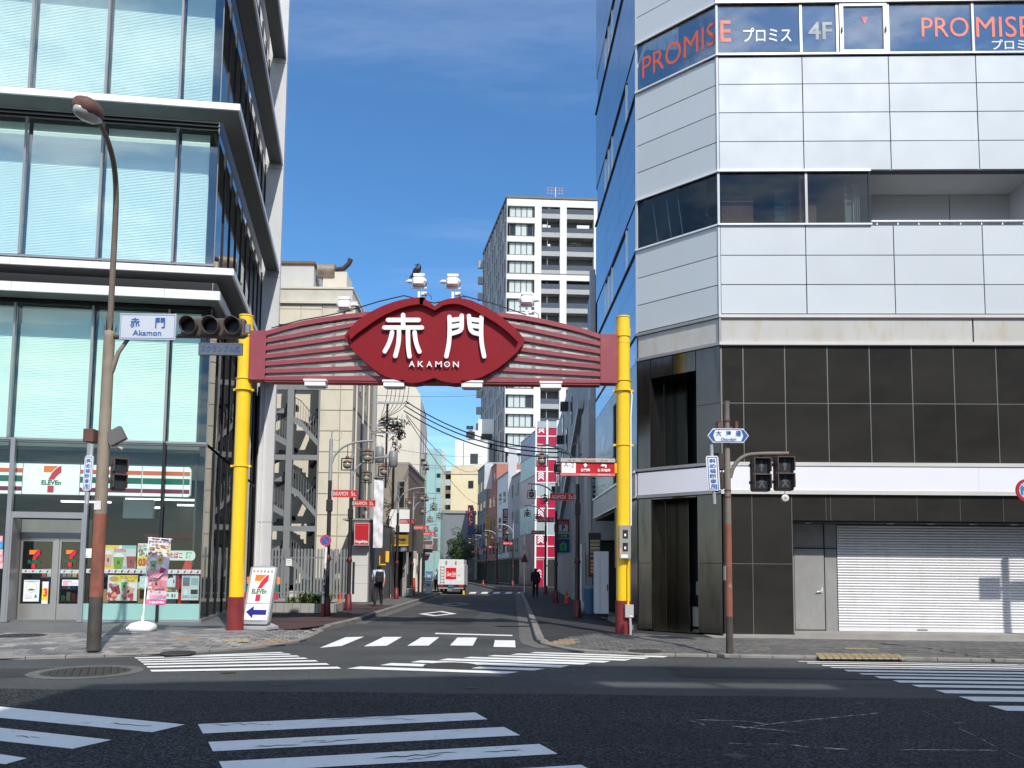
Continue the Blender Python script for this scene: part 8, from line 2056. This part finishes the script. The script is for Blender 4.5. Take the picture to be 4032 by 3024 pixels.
for k in range(70):
    c0 = Vector((UX + (random.uniform(.2, 1.3) if k % 2 else random.gauss(1.15, .16)), UY + random.uniform(-.15, .15), random.gauss(8.35, .22) if k % 2 else random.gauss(8.0, .33)))
    pts = [c0 + Vector((random.gauss(0, .24 if k % 2 else .1), random.gauss(0, .1), random.gauss(0, .06 if k % 2 else .12))) for _ in range(5)]
    b.tube([tuple(p) for p in chaikin([tuple(p) for p in pts], 2)], random.uniform(.009, .022), 5, False)
for k in range(6):
    x = UX + .5 + k * .2; b.tube(chaikin([(x + .15, UY, 10.8), (x + .1, UY, 9.8), (x - .05, UY, 9.2), (UX + .3, UY, 8.6)], 2), .014, 5, False)
for k in range(16):
    c0 = Vector((UX + random.uniform(.0, .9), UY, random.uniform(3.6, 5.3))); pts = [c0 + Vector((random.gauss(0, .15), random.gauss(0, .08), random.gauss(0, .25))) for _ in range(5)]
    b.tube(chaikin([tuple(p) for p in pts], 2), .012, 5, False)
tag(b.build('cable_tangle', M_MULD, up, fix=False), kind='stuff')
def wire(p, q, sag, r_, lab, n=14):
    b = MB(); p, q = Vector(p), Vector(q)
    b.tube([tuple(p.lerp(q, i / n) - Vector((0, 0, sag * 4 * (i / n) * (1 - i / n)))) for i in range(n + 1)], r_, 5, False)
    tag(b.build('overhead_cable', M_MULD, None, tuple(p), fix=False), lab, 'cable', 'overhead cables')
for k, (y0, y1, lab) in enumerate(((1580, 1762, 'topmost thick black cable sloping from the utility pole to the right'), (1597, 1776, 'middle thick black cable sloping from the utility pole to the right'), (1617, 1795, 'lowest thick black cable sloping from the utility pole to the right'))):
    wire(D(1598 - k * 4, y0, 36), D(2200, y1 + 6, 31), .55, .028, lab)
wire(D(2200, 1776, 31), D(2290, 1790, 29), .05, .03, 'short cable running to the narrow dark building')
wire(D(1600, 1640, 36), D(1890, 1985, 110), 1.0, .02, 'thin cable running deep down the street'); wire(D(1600, 1632, 36), D(1880, 1850, 100), 1.2, .02, 'thin cable above the other running deep down the street')
wire(D(1480, 1556, 36), D(1900, 1556, 60), .1, .012, 'thin level wire crossing under the gate'); wire(D(1560, 1768, 44), D(1900, 1796, 66), .2, .012, 'thin level wire before the white block')
wire(D(1560, 1820, 44), D(1900, 1828, 66), .2, .012, 'lower thin level wire before the white block')
# ---- wall pipes and boxes that clutter the left side
for k, (x, y0, y1, Y, m, lab) in enumerate(((1634, 2090, 2330, 47, M_CREAM, 'cream downpipe left of the truck'), (1655, 2020, 2330, 50, M_CREAM, 'pale downpipe behind the truck'), (1603, 2040, 2260, 43, M_CONC, 'grey wall pipe beside the white sign box'))):
    p = D(x, y1, Y); q = D(x, y0, Y); r = thing('wall_pipe', (p.x, Y, p.z), lab, 'pipe', 'pipes on the left street walls'); tb(r, 'pipe', m, [tuple(p), (p.x, Y, q.z)], .06, 8)
for x0, y0, x1, y1, Y, c, lab in ((1655, 2128, 1706, 2146, 50, (.10, .085, .075), 'small brown hanging sign left of the truck'), (1702, 2115, 1725, 2175, 54, (.11, .10, .09), 'tall brown framed sign above the truck side'), (1615, 2170, 1640, 2200, 45, (.35, .33, .28), 'beige meter box on the left wall')):
    print_sign('wall_sign', x0, y0, x1, y1, Y, .2, lab, 'sign', c, lambda s, c=c: (s.rect(0, 0, 1, 1, (.5, .48, .44)), s.rect(.06, .08, .94, .92, c)))
# ---- people
def person(base, h, lab, pts, edges, cols, backpack=None):
    """one continuous body grown from a jointed skeleton; faces coloured by height"""
    me = bpy.data.meshes.new('body'); names = list(pts); idx = {k: i for i, k in enumerate(names)}
    S = h / 1.72
    me.from_pydata([Vector(pts[k][:3]) * S for k in names], [(idx[a], idx[c]) for a, c in edges], [])
    o = bpy.data.objects.new('body', me); COL.objects.link(o); o.modifiers.new('s', 'SKIN'); sub = o.modifiers.new('d', 'SUBSURF'); sub.levels = 2
    for i, k in enumerate(names):
        sv = me.skin_vertices[0].data[i]; rr = pts[k][3]; f_ = 1.32 if rr != .0085 and rr != .009 else 1.0; sv.radius = (rr[0] * S * f_, rr[1] * S * f_) if isinstance(rr, tuple) else (rr * S * f_, rr * S * f_); sv.use_root = (k == 'pelvis')
    dg = bpy.context.evaluated_depsgraph_get(); m2 = bpy.data.meshes.new_from_object(o.evaluated_get(dg)); bpy.data.objects.remove(o)
    mats = []
    for p in m2.polygons:
        c = cols(p.center / S)
        if c not in mats: mats.append(c)
        p.material_index = mats.index(c); p.use_smooth = True
    for m in mats: m2.materials.append(m)
    b = bpy.data.objects.new('person', m2); COL.objects.link(b); b.location = base; ORG[b.name] = Vector(base); tag(b, lab, 'person'); return b
SK = mat('skin', (.50, .32, .24), .6); HAIR = mat('black_hair', (.012, .011, .012), .5); SHIRT = mat('pale_blue_shirt', (.60, .66, .78), .8, var=.06, vs=6); TROU = mat('black_trousers', (.015, .016, .022), .8); SHOE = mat('pale_shoes', (.50, .47, .42), .7)
def skel(stride=.22, lead=1, arm=.16):
    P_ = {'pelvis': (0, 0, .93, (.15, .105)), 'waist': (0, .01, 1.08, (.135, .095)), 'chest': (0, .0, 1.28, (.165, .11)), 'neck0': (0, .0, 1.43, (.07, .065)), 'neck': (0, .01, 1.49, .052), 'head': (0, .02, 1.56, (.07, .08)), 'crown': (0, .01, 1.66, (.075, .088))}
    E_ = [('pelvis', 'waist'), ('waist', 'chest'), ('chest', 'neck0'), ('neck0', 'neck'), ('neck', 'head'), ('head', 'crown')]
    for s, n in ((-1, 'l'), (1, 'r')):
        f = s * lead
        P_.update({'hip' + n: (s * .09, 0, .86, .098), 'knee' + n: (s * .095, f * stride * .55 + .03, .49, .066), 'ank' + n: (s * .095, f * stride - (.05 if f < 0 else 0), .10 + (.07 if f < 0 else 0), .042), 'toe' + n: (s * .1, f * stride + .13 - (.03 if f < 0 else 0), .04 + (.01 if f < 0 else 0), .035),
                   'sho' + n: (s * .185, 0, 1.39, .065), 'elb' + n: (s * .235, -f * arm * .35, 1.12, .046), 'wri' + n: (s * .225, -f * arm + .06, .90, .031), 'palm' + n: (s * .22, -f * arm + .08, .83, (.022, .036))})
        E_ += [('pelvis', 'hip' + n), ('hip' + n, 'knee' + n), ('knee' + n, 'ank' + n), ('ank' + n, 'toe' + n), ('chest', 'sho' + n), ('sho' + n, 'elb' + n), ('elb' + n, 'wri' + n), ('wri' + n, 'palm' + n)]
        for k in range(4):
            P_['f%d%s' % (k, n)] = (s * .215, -f * arm + .055 + .02 * k, .745 + .008 * abs(k - 1.5), .0085); E_.append(('palm' + n, 'f%d%s' % (k, n)))
        P_['th' + n] = (s * .195, -f * arm + .125, .785, .009); E_.append(('palm' + n, 'th' + n))
    return P_, E_
def cols1(c):
    if c.z > 1.60 or (c.z > 1.50 and c.y < .01): return HAIR
    if c.z > 1.47: return SK
    if abs(c.x) > .17 and c.z < 1.18: return SK
    if c.z > .93: return SHIRT
    if c.z > .09: return TROU
    return SHOE
P_, E_ = skel()
q = G(1488, 2386, .12)
pa = person((q.x, q.y, .12), 1.70, 'person walking away in a pale shirt and black trousers with a black backpack', P_, E_, cols1)
M_BAG = mat('black_bag', (.014, .014, .016), .6, var=.1)
r = thing('backpack', (q.x + .1, q.y - .2, 1.05), 'black backpack worn by the person in the pale shirt', 'backpack')
X_, Y_ = q.x + .07, q.y - .19
b = MB(); b.bbox(X_ - .15, X_ + .17, Y_ - .10, Y_ + .09, 1.04, 1.50, .05); b.build('main_bag', M_BAG, r); b = MB(); b.bbox(X_ - .11, X_ + .13, Y_ - .16, Y_ - .101, 1.08, 1.32, .025); b.build('front_pocket', M_BAG, r)
for sx in (-.11, .12): b = MB(); b.tube(chaikin([(X_ + sx, Y_ + .05, 1.49), (X_ + sx, Y_ + .16, 1.56), (X_ + sx * 1.1, Y_ + .30, 1.42), (X_ + sx * 1.2, Y_ + .28, 1.2)], 2), .02, 6); b.build('strap', M_BAG, r)
DK = mat('dark_clothes', (.012, .012, .018), .85); DKH = mat('dark_red_hair', (.03, .010, .012), .6)
P2, E2_ = skel(.12, -1, .06)
q = G(2108, 2352, .12)
person((q.x, q.y, .12), 1.66, 'person in dark clothes walking away on the shaded right walk', P2, E2_, lambda c: DKH if c.z > 1.49 else (SK if abs(c.x) > .17 and c.z < .87 else (DK if c.z > .06 else TROU)))
P3, E3 = skel(.10, 1, .05)
q = G(1716, 2336, .0)
person((q.x, q.y + .6, .0), 1.68, 'person in a light blue top and dark trousers beside the truck', P3, E3, lambda c: HAIR if c.z > 1.58 else (SK if c.z > 1.46 or (abs(c.x) > .17 and c.z < 1.1) else (mat('light_blue_top', (.36, .45, .52), .8) if c.z > .95 else TROU)))
# ---- delivery truck seen from behind
q = G(1775, 2340, 0); TX, TY = q.x, q.y
tk = thing('delivery_truck', (TX, TY, 0), 'small white delivery truck with a red logo square on its rear', 'truck')
W2 = .86
M_TRK = mat('truck_white', (.70, .70, .69), .35, var=.04, coat=.3); M_TYRE = mat('tyre', (.018, .018, .018), .85)
b = MB(); b.bbox(TX - W2, TX + W2, TY, TY + 3.1, .62, 1.95, .02); b.build('cargo_box', M_TRK, tk)
b = MB(); b.bbox(TX - W2 + .04, TX + W2 - .04, TY + .02, TY + 3.0, 1.951, 2.26, .03); b.build('roof_box', M_TRK, tk)
for x in (-.32, .3): wb(tk, 'roof_latch', mat('latch', (.30, .26, .24), .5), TX + x - .05, TX + x + .05, TY - .02, TY + .0, 1.92, 2.18)
b = MB(); b.bbox(TX - .82, TX + .82, TY + 3.15, TY + 4.6, .5, 1.95, .08); b.build('cab', M_TRK, tk); wb(tk, 'cab_window', M_WIN, TX - .7, TX + .7, TY + 3.14, TY + 3.149, 1.3, 1.8)
wb(tk, 'door_seam', M_MULL, TX - .01, TX + .005, TY - .004, TY - .001, .66, 1.9)
wb(tk, 'logo_panel', paint(.62, .008, .015, rough=.35), TX - .34, TX + .33, TY - .012, TY - .0045, .98, 1.72)
b = MB(); letter(b, 'Coca-Cola', (TX - .29, TY - .0135, 1.22), TX0, Vector((.06, 0, 1)), .58, .25, shear=.35, bold=.02); b.build('lettering', M_WHT, tk, fix=False)
b = MB(); pts = [(TX - .28 + .56 * i / 10, TY - .0135, 1.16 + .03 * sin(i * .6)) for i in range(11)]; b.add(pts + [(x, y, z + .025) for x, y, z in pts], [(i, i + 1, 12 + i, 11 + i) for i in range(10)]); b.build('swash', M_WHT, tk, fix=False)
lad = MB()
for x in (-.70, -.46): lad.box(TX + x, TX + x + .03, TY - .05, TY - .02, .70, 1.86)
for k in range(6): lad.box(TX - .67, TX - .46, TY - .045, TY - .025, .78 + k * .2, .80 + k * .2)
lad.build('ladder', M_TRIMG, tk); wb(tk, 'notice', paint(.78, .78, .74), TX + .37, TX + .62, TY - .008, TY - .001, .86, 1.04); wb(tk, 'notice', paint(.6, .36, .2), TX + .42, TX + .6, TY - .008, TY - .001, 1.2, 1.27)
wb(tk, 'chassis', M_TYRE, TX - .78, TX + .78, TY + .1, TY + 4.4, .34, .6); wb(tk, 'bumper', M_TRIMG, TX - .82, TX + .82, TY - .06, TY + .02, .36, .44)
wb(tk, 'rear_sill', M_BLACK, TX - .84, TX + .84, TY - .01, TY + .1, .45, .61)
for s in (-1, 1):
    wb(tk, 'tail_light', paint(.45, .02, .02, rough=.2), TX + s * .66 - .15, TX + s * .66 + .15, TY - .03, TY - .011, .5, .6)
    for y in (.75, 3.9): b = MB(); b.tube([(TX + s * .74, TY + y, .28), (TX + s * .58, TY + y, .28)], .28, 18); w_ = b.build('wheel', M_TYRE, tk); b = MB(); b.tube([(TX + s * .745, TY + y, .28), (TX + s * .70, TY + y, .28)], .16, 14); b.build('rim', M_TRIMG, w_)
    b = MB(); b.tube([(TX + s * .82, TY + 4.3, 1.5), (TX + s * 1.0, TY + 4.35, 1.5)], .015, 6); b.bbox(TX + s * 1.0 - .07, TX + s * 1.0 + .07, TY + 4.3, TY + 4.36, 1.35, 1.65, .02); b.build('mirror', M_MULD, tk)
wb(tk, 'number_plate', paint(.06, .12, .3), TX - .17, TX + .17, TY - .068, TY - .061, .46, .60); wb(tk, 'mud_flap', paint(.55, .54, .5), TX - .78, TX - .45, TY + .3, TY + .32, .3, .45); wb(tk, 'plate_lamp', M_TYRE, TX - .2, TX + .2, TY - .07, TY - .06, .40, .44)
wb(tk, 'chock', paint(.7, .5, .03), TX + .78, TX + .9, TY - .1, TY + .1, .0, .25)
# ---- bicycle and crates left of the truck
q = G(1668, 2330, .12); X_, Y_ = q.x, q.y
r = thing('bicycle', (X_, Y_, .12), 'parked bicycle beside the pale downpipe left of the truck', 'bicycle')
def wheel(cx_, cy_): 
    b = MB(); n = 20; b.tube([(cx_ + .06 * cos(2 * pi * i / n), cy_ + .3 * sin(2 * pi * i / n), .44 + .3 * cos(2 * pi * i / n)) for i in range(n + 1)], .018, 6, False); o = b.build('wheel', M_TYRE, r, fix=False)
    b = MB()
    for i in range(8): b.tube([(cx_, cy_, .44), (cx_ + .055 * cos(i * .785), cy_ + .28 * sin(i * .785), .44 + .28 * cos(i * .785))], .004, 4)
    tag(b.build('spokes', M_TRIMG, o), kind='stuff')
wheel(X_, Y_); wheel(X_ + .05, Y_ + 1.05)
b = MB(); 
for p, q2 in (((0, 0, .44), (0, .35, .42)), ((0, .35, .42), (0, .25, .95)), ((0, 0, .44), (0, .27, .85)), ((0, .35, .42), (.04, .95, .85)), ((0, .27, .85), (.04, .92, .95)), ((.05, 1.05, .44), (.04, .92, 1.1))): b.tube([(X_ + p[0], Y_ + p[1], p[2]), (X_ + q2[0], Y_ + q2[1], q2[2])], .018, 6)
b.build('bike_frame', paint(.12, .13, .15), r); b = MB(); b.bbox(X_ - .08, X_ + .08, Y_ + .14, Y_ + .36, .95, 1.0, .02); b.build('saddle', M_TYRE, r); b = MB(); b.tube([(X_ - .26, Y_ + .86, 1.08), (X_, Y_ + .93, 1.12), (X_ + .3, Y_ + .86, 1.08)], .014, 6); b.build('handlebar', M_TRIMG, r)
for k, (x, y0, y1, c, lab) in enumerate(((1688, 2286, 2318, (.55, .58, .62), 'white and blue crate beside the truck'), (1690, 2250, 2284, (.12, .25, .42), 'blue crate standing on the white crate'))):
    a = D(x - 14, y1, 48.3); c2 = D(x + 12, y0, 48.3); r = thing('drink_crate', ((a.x + c2.x) / 2, 48.3, a.z), lab, 'crate'); b = MB(); b.bbox(a.x, c2.x, 48.2, 48.6, a.z if k else .1, c2.z, .015); b.build('body', paint(*c), r); b = MB(); b.box(a.x - .012, c2.x + .012, 48.18, 48.62, c2.z - .05, c2.z + .001); b.build('rim', paint(*[t * .8 for t in c]), r)
    s = Sheet((a.x, 48.197, a.z), TX0, TZ, c2.x - a.x, c2.z - a.z); s.rect(.2, .3, .8, .6, (.1, .2, .45) if k == 0 else (.5, .55, .6)); s.done('label_print', r)
